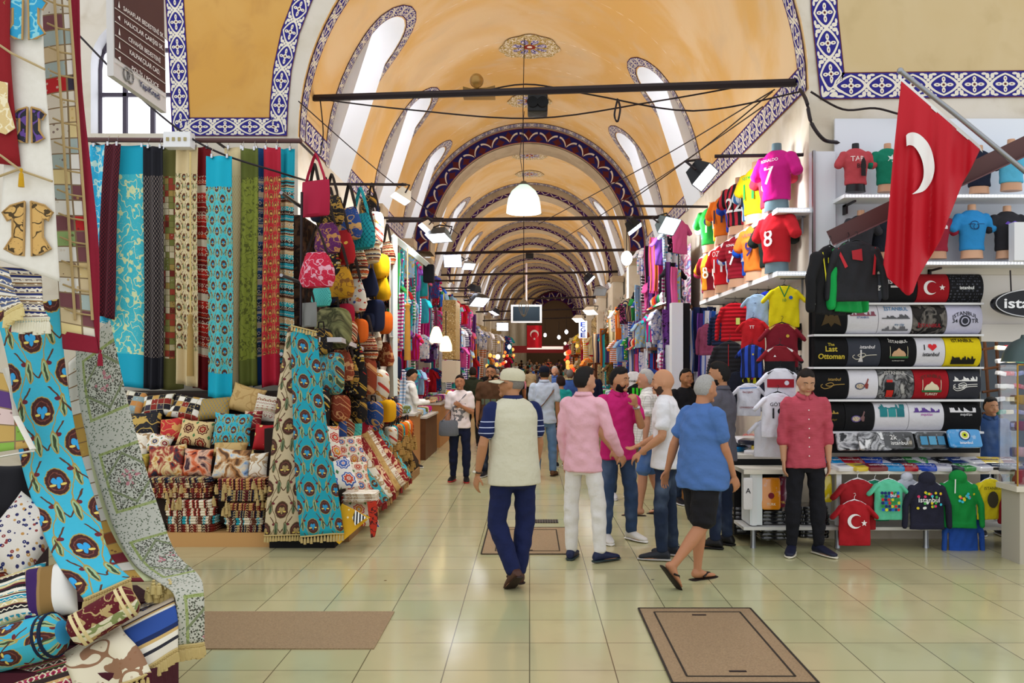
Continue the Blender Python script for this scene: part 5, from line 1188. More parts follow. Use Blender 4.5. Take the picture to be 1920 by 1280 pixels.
cushion('black cushion with a cream crescent and stars at the left edge', 12, 925, 4.75, 92, 110, mat('black_moon', lambda n: n.mix(n.vor(n.comb(n.uv()[0], n.uv()[1]), 9) < .22, '#16151b', '#d9cf9c'), .8), 15, 10, 0, .16, G3)
cushion('navy cushion with a flowered panel in front of the black one', 40, 1005, 4.55, 110, 120, mat('navy_panel', lambda n: n.mix((n.uv()[0].sin() > 9), floral('#ddd6cc', ['#8a3a3a', '#2a2a5a', '#b98a4a', '#1c2460'], 34)(n), '#121a4a'), .8), 35, 8, 30, .15, G3)
cushion('white and purple striped cushion beneath the turquoise runner', 96, 1108, 4.38, 96, 92, mat('white_purple', lambda n: n.ramp(((n.uv()[0]+.02)/.28).fr(), [(0, '#e4e1da'), (.4, '#a98f68'), (.48, '#3a1c5a'), (.72, '#9a7a4a'), (.78, '#8a6a3a')]), .85), 35, 12, -12, .15, G3)
cushion('blue and white kilim cushion at the left edge', 22, 1122, 4.38, 118, 84, mat('kilim_blue_c', kilim(['#1f8fa8', '#e6e0cf', '#17151a', '#5a1a24', '#d0c08a'], .2, 21), .85), 45, 0, -20, .14, G3)
cushion('brown and cream kilim cushion behind the blue kilim one', 8, 1062, 4.62, 92, 60, mat('kilim_brown_c', kilim(['#5a1f1c', '#e2d6ba', '#2a1a16', '#8a3a24'], .14, 27), .85), 40, 0, -10, .14, G3)
cushion('small dark patterned cushion low at the left edge', 6, 1012, 4.85, 60, 60, KM[2], 30, 0, 0, .12, G3)
def bolster(label, a, b, r, m, endm, name='bolster'):
    a, b = Vector(a), Vector(b); t = thing(name, label, 'bolster', a, 0, G3); mb = MB(); n = 14
    pts = [(b-a)*(i/n) for i in range(n+1)]; rs = [r*min(1, .55+.45*sqrt(min(1, min(i, n-i)/1.6))) for i in range(n+1)]; mb.tube(pts, rs, 22); mb.build('roll', m, t)
    for k in (.12, .2, .8, .88):
        mb = MB(); c = (b-a)*k; d = (b-a).normalized(); mb.tube([c-d*.008, c+d*.008], r*1.02, 22); mb.build('band', endm, t)
bolster('fat turquoise carnation bolster rolled on the foreground table', at(-30, 1225, 4.25), at(118, 1185, 4.22), .11, mat('bol_turq', tulip('#3fb5d0', '#4a2622', '#3aa0d8', '#9cb98c', .26), .85), cloth('#14203a'))
bolster('maroon and cream bolster rolled beside the turquoise one', at(132, 1190, 4.2), at(255, 1118, 4.34), .085, mat('bol_maroon', zoned(-9, 9, '#6a1420', lambda n: n.mix((n.uv()[0]/.3).fr() > .6, damask('#5c121d', '#b9a06a', 12)(n), damask('#e3dcc0', '#7a8a4a', 9)(n))), .85), cloth('#e2cf9a'))
Gf = 'folded cloths on the foreground table'
o, e = ribbon('folded_textile', [(222, 1165, 4.5, 322, 1115, 4.62), (228, 1180, 4.36, 328, 1130, 4.44), (250, 1215, 4.28, 334, 1170, 4.38), (272, 1252, 4.26, 334, 1215, 4.36)], mat('white_blue_kilim', lambda n: n.ramp((n.uv()[1]*-1/.42).fr(), [(0, '#e6e0d6'), (.1, '#d9c9b4'), (.36, '#3a2a30'), (.4, '#c9a86a'), (.44, '#e6dfd0'), (.48, '#2e4f9a'), (.7, '#1c2c5a'), (.76, '#c9a86a'), (.8, '#e8e2d4'), (.86, '#2a2a34'), (.9, '#e0d8c8')]), .85), nu=14, folds=0, label='white and blue banded kilim folded over the foreground table edge', cat='textile', group=Gf)
fringe(o, e, .04, .07, .012)
o, e = ribbon('folded_textile', [(118, 1225, 4.4, 225, 1165, 4.42), (122, 1240, 4.22, 232, 1185, 4.3), (135, 1270, 4.18, 262, 1220, 4.24), (148, 1310, 4.16, 282, 1262, 4.2)], mat('cream_tulips', damask('#e3d9bf', '#8a5a3a', 6), .85), nu=14, folds=1.5, amp=.02, label='cream cloth with brown tulips draped over the foreground table edge', cat='textile', group=Gf); fringe(o, e, .04, .06, .012)
ribbon('folded_textile', [(-40, 1262, 4.3, 118, 1222, 4.3), (-40, 1300, 4.2, 128, 1245, 4.2), (-40, 1340, 4.18, 140, 1290, 4.18)], mat('pink_maroon', kilim(['#7a1a34', '#b0305a', '#d9b07a', '#3a2a2a', '#5f8a3a'], .16, 31), .85), nu=10, label='maroon, pink and green folded cloths at the bottom left corner', cat='textile', group=Gf)
mb = MB()
for k in range(26): tassel(mb, at(270+RND.uniform(0, 55), 1092+RND.uniform(-6, 22), 4.55)+Vector((0, RND.uniform(-.05, .05), 0)), .06, .014)
tag(mb.build('tassel_bunch', cloth('#cdb97c')), 'yellow tassel bunch where the rose runner turns over the table edge', 'tassels')
o, e = ribbon('folded_textile', [(238, 1150, 4.6, 300, 1112, 4.7), (262, 1142, 4.52, 330, 1120, 4.58), (288, 1160, 4.44, 336, 1150, 4.5)], mat('navy_fold', kilim(['#18203f', '#b39a5a', '#2a3a6a', '#7a5a2a'], .12, 35), .85), label='navy and gold folded cloth peeping under the yellow tassels', cat='textile', group=Gf)
# ---------------------------------------------------------------- right shop front
YW = 8.78
bk = thing('display_board', 'white backing board behind the shirt shelves on the right', 'board', (0, 0, 0))
mb = MB(); a, b = at(1566, 222, YW), at(2060, 512, YW); mb.box(((a.x+b.x)/2, YW+.02, (a.z+b.z)/2), (b.x-a.x, .03, a.z-b.z)); mb.build('panel', M_LAM, bk)
for nm, y0, y1, x0 in (('upper', 364, 376, 1578), ('lower', 489, 501, 1572)):
    t = thing('wall_shelf', nm+' white shelf for shirt busts with a strip of small lights', 'shelf', (0, 0, 0)); a, b = at(x0, y0, 8.5), at(2060, y0, 8.5); z = a.z
    mb = MB(); mb.box(((a.x+b.x)/2, 8.6, z-.03), (b.x-a.x, .33, .035)); mb.build('board', M_WHITE, t)
    mb = MB(); [mb.ball((a.x+.03+i*.032, 8.43, z-.03), .007, 6) for i in range(int((b.x-a.x)/.032))]; tag(mb.build('led_strip', mat('led', '#eef2ff', .5, emit=3), t), None, None, None, 'stuff')
    for px in (1600, 1760): mb = MB(); c = at(px, y0+4, 8.5); mb.box((c.x, 8.72, c.z-.09), (.02, .1, .1)); mb.box((c.x, 8.6, c.z-.055), (.02, .3, .02)); mb.build('bracket', M_IRON, t)
GB = 'shirt busts on the right wall shelves'
zA, zB = at(0, 358, 8.5).z+.0, at(0, 484, 8.5).z
def T_(t, cx, cz, **k): return P_text(t, cx, cz, fn=BF, **k)
bust('faded red printed t-shirt on a black bust, first on the upper shelf', (at(1604, 0, 8.56).x, 8.56, zA), 0, cloth('#b8474e'), .72, prints=[T_('TAB', -.02, .44, h=.07, col='#e8d8d4'), T_('BIRI', .04, .34, h=.06, col='#2a1a1c'), P_poly([(.03, .2), (.1, .2), (.1, .4), (.065, .47), (.03, .4)], '#1d1618', BF)], group=GB)
bust('dark green printed t-shirt on a bust beside the flag', (at(1664, 0, 8.56).x, 8.56, zA), 0, cloth('#0f7a5e'), .72, skin='#c99a7a', prints=[P_poly(star(0, .44, .06), '#dfe8e4', BF)], group=GB)
bust('dark navy t-shirt on a bust right of the flag on the upper shelf', (at(1836, 0, 8.56).x, 8.56, zA-.02), 0, cloth('#161c30'), .72, skin='#c99a7a', group=GB)
bust('light blue t-shirt with a pale print on the upper shelf', (at(1896, 0, 8.5).x, 8.5, zA), 0, cloth('#58b2d4'), .76, skin='#c99a7a', prints=[P_poly([(-.09, .43), (-.09, .46), (-.03, .475), (.02, .46), (.09, .47), (.09, .43)], '#dff2f8', BF)], group=GB)
bust('dark grey t-shirt on a bust left of the flag on the lower shelf', (at(1614, 0, 8.56).x, 8.56, zB), 0, cloth('#35353b'), .72, skin='#c99a7a', group=GB)
bust('black t-shirt on a bust half hidden by the steel beam', (at(1655, 0, 8.62).x, 8.62, zB), 0, cloth('#1d222e'), .72, skin='#c99a7a', group=GB)
bust('crimson t-shirt with a white skyline print on the lower shelf', (at(1756, 0, 8.56).x, 8.56, zB), 0, cloth('#9c2338'), .72, skin='#c99a7a', prints=[P_poly([(-.1, .40), (-.1, .44), (-.06, .45), (-.03, .48), (0, .45), (.03, .5), (.06, .46), (.1, .44), (.1, .40)], '#e8d8d8', BF)], group=GB)
def ring_pts(cx, cz, r, w): o = circ(cx, cz, r, 22); i = circ(cx, cz, r-w, 22)[::-1]; return o+[o[0]]+[i[-1]]+i
bust('bright blue t-shirt with a dark line drawing on the lower shelf', (at(1822, 0, 8.54).x, 8.54, zB), 0, cloth('#2f8fd0'), .8, skin='#d9a988', prints=[P_poly(ring_pts(-.03, .40, .055, .008), '#16305a', BF), P_poly(ring_pts(-.01, .38, .035, .007), '#16305a', BF), P_poly([(-.1, .41), (.1, .415), (.1, .42), (-.1, .418)], '#16305a', BF)], group=GB)
bust('charcoal t-shirt with a purple scribble at the right end of the lower shelf', (at(1888, 0, 8.54).x, 8.54, zB), 0, cloth('#2c2b30'), .78, skin='#d9a988', prints=[P_poly([(-.09, .43), (-.06, .46), (-.02, .44), (.03, .465), (.09, .44), (.05, .42), (0, .43), (-.05, .415)], '#6a4ab8', BF)], group=GB)
tag(MB().box(((at(1902, 0, 8.3).x+5.6)/2, 8.35, (at(0, 416, 8.3).z+at(0, 488, 8.3).z)/2), (5.6-at(1902, 0, 8.3).x, .1, at(0, 416, 8.3).z-at(0, 488, 8.3).z)).build('sign_box', M_WHITE, smooth=False), 'blank white box sign at the right edge of the lower shelf', 'sign')
# cream boards under the shelves
t = thing('fascia_board', 'cream fascia board beneath the lower shelf on the right', 'board', (0, 0, 0)); 
mb = MB(); a, b = at(1640, 500, 8.72), at(2060, 512, 8.72); mb.box(((a.x+b.x)/2, 8.73, (a.z+b.z)/2), (b.x-a.x, .03, a.z-b.z+.03)); mb.build('upper_board', plain('#ded4c4', .6), t)
mb = MB(); a, b = at(1840, 512, 8.74), at(2060, 608, 8.74); mb.box(((a.x+b.x)/2, 8.76, (a.z+b.z)/2), (b.x-a.x, .03, a.z-b.z)); mb.build('lower_board', plain('#e9e2da', .6), t)
mb = MB(); a, b = at(1838, 608, 8.7), at(2060, 640, 8.7); mb.box(((a.x+b.x)/2, 8.72, (a.z+b.z)/2), (b.x-a.x, .08, a.z-b.z)); mb.build('lintel', plain('#d8d2cc', .6), t)
# angle-iron beam and flag
t = thing('steel_beam', 'brown painted angle-iron beam slanting up behind the flag', 'beam', (0, 0, 0)); mb = MB()
a, b = at(1556, 446, 8.05), at(1945, 262, 7.75); d = (b-a); nrm = Vector((0, 1, 0)); up = d.cross(nrm).normalized()*-.07
if up.z < 0: up = -up
A = [a-up, a+up, b+up*1.2, b-up*1.2]; mb.poly(A, th=.012, nrm=(0, -1, 0)); mb.build('web', M_BROWN, t, smooth=False); mb = MB()
mb.poly([a-up, b-up*1.2, b-up*1.2+Vector((0, -.09, 0)), a-up+Vector((0, -.09, 0))], th=.012, nrm=(0, 0, 1)); mb.build('flange', plain('#6a4a4c', .5), t, smooth=False)
fl = thing('flag', 'large hanging red flag with a white crescent on a steel pole', 'flag', (0, 0, 0))
mb = MB(); mb.tube([at(1688, 133, 7.6), at(1790, 213, 7.5), at(1930, 328, 7.35), at(1975, 368, 7.3)], .022, 10); mb.ball(at(1688, 133, 7.6), .03, 10); mb.build('pole', M_STEEL, fl)
FR = [(1690, 152, 1838, 280), (1682, 230, 1826, 305), (1674, 310, 1804, 345), (1667, 390, 1782, 402), (1661, 450, 1762, 452), (1656, 495, 1738, 492), (1664, 520, 1722, 520), (1690, 543, 1712, 548)]
def fy(px, py): k = min(1, (py-150)/260); return 7.55+.10*sin((px-1690)*.115+py*.004)*k*.6+.014*sin((px-1690)*.29+1+py*.01)*k-.03
def fpt(u, v):
    r = v*(len(FR)-1); i = min(int(r), len(FR)-2); f = r-i; q = [FR[i][k]*(1-f)+FR[i+1][k]*f for k in range(4)]
    px, py = q[0]*(1-u)+q[2]*u, q[1]*(1-u)+q[3]*u+8*sin(pi*u)*(1 if v > .02 else 0); return at(px, py, fy(px, py))
M_FLAG = mat('flag_red', '#bd1224', .6, bump=(5, .2, .02)); mb = MB(); mb.grid(lambda u, v: fpt(u, 1-v), 44, 60); fo = mb.build('flag_cloth', M_FLAG, fl); sm = fo.modifiers.new('t', 'SOLIDIFY'); sm.thickness = .004
mb = MB(); mb.grid(lambda u, v: at(1684+154*u-1+6*v, 146+132*u-6+14*v, 7.53), 20, 2); mb.build('white_hoist_band', plain('#e6e4e0', .8), fl)
co_ = [(1699, 254), (1703, 250), (1712, 248), (1724, 252), (1737, 264), (1746, 280), (1751, 300), (1752, 318), (1748, 336), (1740, 350), (1730, 359), (1712, 364)]; ci_ = [(1700, 274), (1704, 272), (1711, 273), (1717, 278), (1723, 287), (1728, 298), (1731, 310), (1732, 322), (1731, 334), (1727, 345), (1721, 355), (1710, 364)]
mb = MB(); mb.grid(lambda u, v: (lambda x_, y_: at(x_, y_, fy(x_, y_)-.035))(*[(catmull([(a_[0], a_[1]) for a_ in co_], 4)[min(44, int(v*44))][k])*(1-u)+catmull([(a_[0], a_[1]) for a_ in ci_], 4)[min(44, int(v*44))][k]*u for k in (0, 1)]), 4, 44); mb.build('white_crescent', plain('#eeeae6', .8), fl)
# tracksuit tops hanging from the beam
GJ = 'track jackets hanging below the steel beam'
J1 = garment('black track jacket with yellow piping and lettering on the left of the hanging jackets', at(1556, 462, 7.9), R(35), 'jacket', cloth('#1a1a1c'), .9, 'black', [P_text('LOS', -.06, -.16, h=.06, col='#d8d02a'), P_poly([(-.2, -.08), (-.19, -.08), (-.12, -.5), (-.14, -.5)], '#d8d02a')], group=GJ, cat='jacket')
garment('green track jacket with white stripes between the two black ones', at(1590, 456, 7.98), R(40), 'jacket', cloth('#12a04a'), .92, 'black', [P_poly([(-.2, -.1), (-.18, -.1), (-.17, -.5), (-.19, -.5)], '#e4eee6')], group=GJ, cat='jacket')
garment('black track jacket with red shoulder stripes in front of the green one', at(1605, 452, 7.75), R(-12), 'jacket', cloth('#2a2a2e'), .78, 'black', [P_poly([(-.22, -.1), (-.2, -.08), (-.1, -.3), (-.13, -.32)], '#c02a34'), P_poly([(.22, -.1), (.2, -.08), (.17, -.4), (.2, -.4)], '#c02a34'), P_poly([(-.06, -.12), (.05, -.1), (.06, -.24), (-.05, -.22)], '#a8222c')], group=GJ, cat='jacket')
# ---------------------------------------------------------------- rolls of printed t-shirts
ROWS = [(512, 567, [(1527, 1592), (1592, 1654), (1654, 1718), (1718, 1778), (1778, 1842)]), (570, 626, [(1527, 1587), (1587, 1645), (1645, 1709), (1709, 1773), (1773, 1840)]), (632, 687, [(1526, 1588), (1588, 1650), (1650, 1716), (1716, 1770), (1770, 1838)]),
 (692, 748, [(1528, 1590), (1590, 1645), (1645, 1712), (1712, 1777), (1777, 1837)]), (754, 808, [(1528, 1583), (1583, 1638), (1638, 1702), (1702, 1768), (1768, 1838)])]
K, W_, G_, RD, YE, DG = '#0f0f12', '#dfdde4', '#c9c7dc', '#a3131f', '#e8cf12', '#3a3d47'
def mosque(c, z0=-.03, col2='#c9a07a', sc=1.0):
    def f(t, fn=None):
        q = lambda pts: [(a*sc, z0+b*sc) for a, b in pts]
        for pts, k in (([(-.07, 0), (-.07, .02), (-.05, .05), (-.025, .06), (0, .085), (.025, .06), (.05, .05), (.07, .02), (.07, 0)], col2), ([(-.09, 0), (-.085, 0), (-.085, .09), (-.0875, .105), (-.09, .09)], c), ([(.085, 0), (.09, 0), (.09, .09), (.0875, .105), (.085, .09)], c), ([(-.1, 0), (.1, 0), (.09, -.02), (-.09, -.02)], '#2f6a3a')): P_poly(q(pts), k, fn)(t)
    return f
def curl(c, w=.2, z=0):                  # ornamental loop with a long tail
    def f(t, fn=None):
        mb = MB(); g = fn; pts = [(-.10, z), (-.12, z-.02), (-.08, z-.045), (-.02, z-.03), (.01, z), (-.02, z+.015), (-.07, z-.005), (-.03, z-.02), (.03, z-.005), (.12, z)]
        mb.tube([Vector(g(a, b)) for a, b in catmull(pts, 5)], .004, 5); mb.build('print', plain(c, .6), t)
    return f
def vase(c1, c2):
    def f(t, fn=None):
        P_poly(circ(-.04, -.02, .05, 16, .035), c1, fn)(t); P_poly(circ(-.04, -.02, .04, 16, .026), mat('vasedots', floral('#c9b9a0', ['#3a6aa0', '#a02a2a', '#2a2a3a'], 90), .7), fn, off=.002)(t); P_poly([(.02, -.045), (.04, -.045), (.045, .0), (.035, .01), (.05, .05), (.04, .06), (.02, .01), (.0, -.01)], c2, fn)(t)
    return f
def words(*a):
    def f(t, fn=None):
        for tx, cx, cz, h, col, kw in a: P_text(tx, cx, cz, h=h, col=col, fn=fn, **kw)(t)
    return f
def many(*fs):
    def f(t, fn=None):
        for q in fs: q(t, fn)
    return f
def pl(pts, col): return lambda t, fn=None: P_poly(pts, col, fn)(t)
def skyline(c, z=0.0, seed=0, w=.13):
    r = random.Random(seed); pts = [(-w, z)]
    x = -w
    while x < w: h = r.choice([.012, .02, .035, .05]); pts += [(x, z+h), (x+.012, z+h*.8)]; x += .018
    return pl(pts+[(w, z)], c)
def rec(a, b, c, d, col): return pl([(a, b), (c, b), (c, d), (a, d)], col)
CELLS = [[('black t-shirt roll, mostly behind the track jackets in the top row', K, None), ('dark grey t-shirt roll with white script letters', DG, words(('Şaz', .07, .0, .1, '#e4e2e2', dict(shear=.4)))), ('black t-shirt roll with a white brushed print under the flag tip', K, many(words(('ISTANBUL', .02, .06, .045, '#e6e2e2', {})), rec(-.1, .0, .12, .02, '#cfcac8'))), ('red flag t-shirt roll with a white crescent and star', RD, many(pl(crescent(-.03, 0, .072), '#f0ecea'), pl(star(.085, -.0, .032, .3), '#f0ecea'))), ('black t-shirt roll with rows of tiny writing around istanbul', mat('tinytext', lambda n: n.mix(((n.uv()[1]/.022).fr() > .55)*(n.noise(n.comb(n.uv()[0]*9, (n.uv()[1]/.022).floor()), 5, 1) > .52), '#0f0f14', '#4a4c58'), .8), words(('istanbul', 0, .0, .035, '#f0f0f0', dict(bold=.02))))],
 [('black t-shirt roll with a gold coat of arms', K, many(pl(circ(0, 0, .03, 16, .05), '#5a4524'), pl([(-.1, -.07), (-.06, .05), (-.02, .02), (0, .08), (.02, .02), (.06, .05), (.1, -.07), (.03, -.04), (0, -.08), (-.03, -.04)], '#4f3c20'))), ('white t-shirt roll with a small skyline and ISTANBUL', W_, many(skyline('#8a4a5a', .03, 1), words(('ISTANBUL', 0, .015, .02, '#3a5a9a', {})))), ('white t-shirt roll with a blue ISTANBUL over a harbour sketch', W_, many(words(('İSTANBUL', .01, .11, .05, '#3f7fae', {}), ('my city', .04, -.06, .03, '#3a6a90', {})), skyline('#55565a', .0, 2, .14), skyline('#6a6a70', -.12, 3, .13))), ('black t-shirt roll with red ISTANBUL over a grey photo print', mat('greyphoto', photoish(3, ['#0d0c0c', '#1a1817', '#77716a', '#141212', '#2a2624']), .8), words(('İSTANBUL', .0, -.06, .05, '#9c2430', dict(bold=.02)))), ('lilac t-shirt roll with a round 34 TR seal', G_, many(words(('ISTANBUL', 0, .06, .04, '#20222c', dict(arc=3.0)), ('34', -.1, -.02, .04, '#20222c', {}), ('TR', .1, -.02, .04, '#20222c', {})), pl(circ(0, -.02, .058, 28), '#23252f'), pl(circ(0, -.02, .042), '#b9b7cc'), pl(circ(0, -.02, .03), '#2c2e38')))],
 [('black t-shirt roll with gold lettering The Last Ottoman', K, words(('The', -.0, .075, .03, '#c9b23a', {}), ('Last', 0, .03, .055, '#c9b23a', dict(bold=.02)), ('Ottoman', 0, -.045, .055, '#c9b23a', dict(bold=.03)))), ('grey t-shirt roll with a white water pipe drawing', DG, many(words(('istanbul', .03, .05, .035, '#e6e2e4', dict(shear=.3))), pl([(-.06, -.1), (-.01, -.1), (-.03, -.05), (-.03, .02), (-.045, .02), (-.045, -.05)], '#d8d4d6'), curl('#cfc8b8', .2, -.03))), ('black t-shirt roll with a mosque picture under ISTANBUL', K, many(words(('İSTANBUL', 0, .105, .04, '#e4e0da', dict(arc=-1.5)), ('BLUE MOSQUE TURKEY', 0, -.09, .01, '#e4e0da', {})), mosque('#d8cfa8', -.045))), ('white t-shirt roll with I love istanbul and a red heart', W_, many(words(('I', -.065, .045, .055, '#17171a', dict(bold=.02)), ('istanbul', 0, -.025, .04, '#17171a', dict(bold=.02, shear=.2))), pl([(.015, .01), (-.03, .05), (-.025, .075), (-.0, .08), (.015, .065), (.03, .08), (.055, .075), (.06, .05)], '#d4202a'))), ('yellow t-shirt roll with a black skyline print', YE, many(words(('ISTANBUL', 0, .115, .035, '#17150c', dict(shear=-.1))), skyline('#17150c', -.10, 4, .12), skyline('#1d1a10', -.09, 9, .115), rec(-.12, -.125, .12, -.08, '#17150c')))],
 [('black t-shirt roll with a gold looped signature', K, many(curl('#b08f4a', .2, .0), words(('istanbul', .02, .05, .03, '#b08f4a', dict(shear=.3))))), ('white t-shirt roll with a patterned vase drawing', W_, vase('#44506a', '#8a3a34')), ('black t-shirt roll with a red tram and street print', mat('greyphoto2', photoish(6, ['#101012', '#26262a', '#8a8a8c', '#17171a', '#b5b3b0']), .8), many(words(('ISTANBUL', 0, .115, .035, '#dcd8d4', {})), rec(-.11, -.12, -.02, .02, '#141416'), rec(-.10, .02, -.04, .045, '#c92a20'), rec(-.10, -.13, -.03, -.06, '#c92a20'))), ('red t-shirt roll with two mosques', RD, many(words(('ISTANBUL', .0, .085, .035, '#5a2a20', dict(arc=2.0))), mosque('#e6dfc4', -.06, '#e2d6b6', 1.05), words(('TURKEY', 0, -.10, .025, '#e6dfd0', {})))), ('dark grey t-shirt roll with a white ornamental skyline', '#33343c', many(skyline('#e8e6e2', .03, 6, .12), curl('#e8e6e2', .25, .0), curl('#e8e6e2', .25, -.02)))],
 [('black t-shirt roll with thin gold strokes beside the young man', K, many(skyline('#a88a3a', .03, 7, .08), words(('Topkapi', .02, -.03, .025, '#8a7030', dict(shear=.4))))), ('black t-shirt roll with a purple vase drawing', '#151518', vase('#5a4a8a', '#7a5a5a')), ('white t-shirt roll with three teal picture squares', W_, many(skyline('#2a7a80', .08, 8), rec(-.12, .0, -.045, .08, '#1f7d84'), rec(-.035, .0, .04, .08, '#2b8d90'), rec(.05, .0, .125, .08, '#1c6f78'))), ('white t-shirt roll with a mirrored violet istanbul skyline', W_, many(skyline('#5a3a8a', .045, 10), words(('ınquɐʇsı', 0, .02, .03, '#b03aa8', {})))), ('black t-shirt roll with a mirrored white istanbul skyline', K, many(skyline('#dcdadc', .045, 11), words(('ınquɐʇsı', .03, .02, .03, '#dcdadc', {}))))]]
YR = 8.62
for ri, (y0, y1, cells) in enumerate(ROWS):
    t = thing('wall_rack', '%s white rack ledge under a row of printed t-shirt rolls' % ['topmost', 'second', 'third', 'fourth', 'fifth'][ri], 'rack', (0, 0, 0)); a, b = at(1524, y1+2, YR), at(1842, y1+2, YR)
    mb = MB(); mb.box(((a.x+b.x)/2, YR+.07, a.z-.002), (b.x-a.x, .2, .02)); mb.build('ledge', M_WHITE, t); zt, zb = at(0, y0, YR).z, at(0, y1, YR).z; h = (zt-zb)/2
    for (x0, x1), (lab, base, dec) in zip(cells, CELLS[ri]):
        xa, xb = at(x0, 0, YR).x, at(x1, 0, YR).x; w = (xb-xa)/2-.003; r = thing('rolled_t_shirt', lab, 't-shirt', ((xa+xb)/2, YR+.1, (zt+zb)/2), 0, 'printed t-shirt rolls on the right wall racks')
        def fn(x, z, h=h): k = max(-.999, min(.999, z/(h*1.04))); return (x, -.13*sqrt(1-k*k)**.8-.003, z)
        mb = MB(); mb.grid(lambda u, v: (-w+2*w*u, -.13*max(0, cos((v-.5)*pi*.97))**.8, h*sin((v-.5)*pi*.985)), 6, 16, 2*w, 2*h); P_ = mb.v
        for s in (-w, w): mb.add([(s, -.13*max(0, cos((j/16-.5)*pi*.97))**.8, h*sin((j/16-.5)*pi*.985)) for j in range(17)], [tuple(range(17))], [(0, 0)]*17)
        m = base if not isinstance(base, str) else cloth(base); mb.build('fabric', m, r)
        if dec: dec(r, fn)
mb = MB(); a, b = at(1522, 506, 8.66), at(1844, 850, 8.66); mb.box(((a.x+b.x)/2, 8.74, (a.z+b.z)/2), (b.x-a.x, .03, a.z-b.z)); tag(mb.build('rack_backboard', M_DARK, smooth=False), 'dark backboard behind the rows of t-shirt rolls', 'board')
# packaged portraits / souvenirs row
GP = 'packaged t-shirts on the souvenir table'
def package(label, px, py, Y, wpx, hpx, m, tilt=0, yaw=0, dec=None, group=GP, z=None, roll=0):
    w, h = wpx*Y/FPX, hpx*Y/FPX
    o = thing('packaged_t_shirt', label, 't-shirt', at(px, py, Y), 0, group); o.rotation_euler = (R(-tilt), R(roll), R(yaw))
    mb = MB(); superbox(mb, (0, 0, 0), (w, .035, h), .22, 16, 10); mb.build('packet', m, o)
    if dec: dec(o, lambda x, z_: (x, -.0205, z_))
    return o
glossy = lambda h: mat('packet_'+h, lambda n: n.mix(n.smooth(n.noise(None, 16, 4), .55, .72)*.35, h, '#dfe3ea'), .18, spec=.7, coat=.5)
package('packaged t-shirt with a grey portrait print', 1590, 828, 8.52, 44, 34, mat('portrait1', photoish(11, ['#141416', '#3a3a3e', '#8a8a90', '#c9c9cd', '#1a1a1e']), .2), 25)
package('packaged white t-shirt with a portrait of a man looking down', 1640, 827, 8.5, 62, 36, mat('portrait2', photoish(14, ['#d9d9dc', '#3a3a3e', '#b9b9be', '#1a1a1e', '#e6e6e8']), .2), 25)
package('packaged black t-shirt with white istanbul lettering', 1684, 826, 8.5, 58, 34, glossy('#121214'), 25, dec=words(('istanbul', 0, -.03, .04, '#e8e6e4', {}), ('2k', -.05, .03, .05, '#e8e6e4', {})))
package('packaged black t-shirt with blue film frames', 1747, 826, 8.5, 60, 34, glossy('#14161a'), 25, dec=many(rec(-.12, -.05, -.05, .04, '#4a90b8'), rec(-.035, -.05, .035, .04, '#5aa0c4'), rec(.05, -.05, .12, .04, '#4688b0')))
package('packaged bright blue t-shirt with an evil-eye bead and istanbul', 1808, 822, 8.45, 62, 36, glossy('#1f8fd0'), 25, dec=many(pl(circ(0, .03, .055, 22), '#103a7a'), pl(circ(0, .03, .045, 20), '#e8e4d0'), lambda t, fn: P_poly(circ(0, .03, .03), '#c9d42a', fn, off=0)(t), pl(circ(0, .03, .012), '#15151a'), words(('istanbul', 0, -.05, .03, '#f0f4f8', {}))))
# ---------------------------------------------------------------- table
tb = thing('souvenir_table', 'long white table of folded t-shirts with metal feet and cubbies beneath', 'table', (0, 0, 0)); zt = at(0, 880, 8.38).z
xL, xR = at(1392, 0, 8.4).x, 5.15
mb = MB(); mb.box(((xL+xR)/2, 8.55, zt-.02), (xR-xL, .42, .04)); mb.build('top', plain('#ddd6c8', .5), tb)
mb = MB(); mb.box(((xL+xR)/2, 8.55, .20), (xR-xL, .40, .03)); mb.build('bottom_shelf', plain('#d8d6d2', .5), tb)
for px in (1412, 1570, 1736, 1900): x = at(px, 0, 8.42).x; mb = MB(); mb.box((x, 8.40, (zt+.2)/2), (.05, .05, zt-.25)); mb.box((x, 8.7, (zt+.2)/2), (.05, .05, zt-.25)); mb.build('side_panel' if px < 1600 else 'upright', plain('#e0e2e4', .4), tb); mb = MB(); mb.lathe([(0, 0), (.03, 0), (.025, .03), (.025, .19), (.0, .19)], (x, 8.42, 0), 12); mb.build('foot', M_STEEL, tb)
mb = MB(); x = at(1412, 0, 8.42).x; mb.box((x+.02, 8.55, (zt+.2)/2), (.12, .34, zt-.26)); mb.build('end_panel', plain('#dfe4e6', .4), tb)
side = thing('side_table', 'low display shelf of folded shirts running back from the souvenir table', 'table', (0, 0, 0))
mb = MB(); x = at(1375, 0, 8.6).x; mb.box((x+.28, 9.6, .86), (.55, 1.7, .04)); mb.build('top', plain('#c9c4ba', .5), side); mb = MB(); mb.box((x+.3, 9.6, .45), (.5, 1.65, .78)); mb.build('body', M_DARK, side)
r = random.Random(5); pc = ['#e6e4e8', '#15151a', '#2a52c0', '#1a8fd0', '#b32030', '#e0c23a', '#3a9a4a', '#2c2f40', '#d8d4e0', '#7a1f2e', '#1d3a7a', '#0f7ab8']; cn = {'#e6e4e8': 'white', '#15151a': 'black', '#2a52c0': 'royal blue', '#1a8fd0': 'bright blue', '#b32030': 'red', '#e0c23a': 'yellow', '#3a9a4a': 'green', '#2c2f40': 'slate', '#d8d4e0': 'pale lilac', '#7a1f2e': 'maroon', '#1d3a7a': 'navy', '#0f7ab8': 'azure'}
FT = []
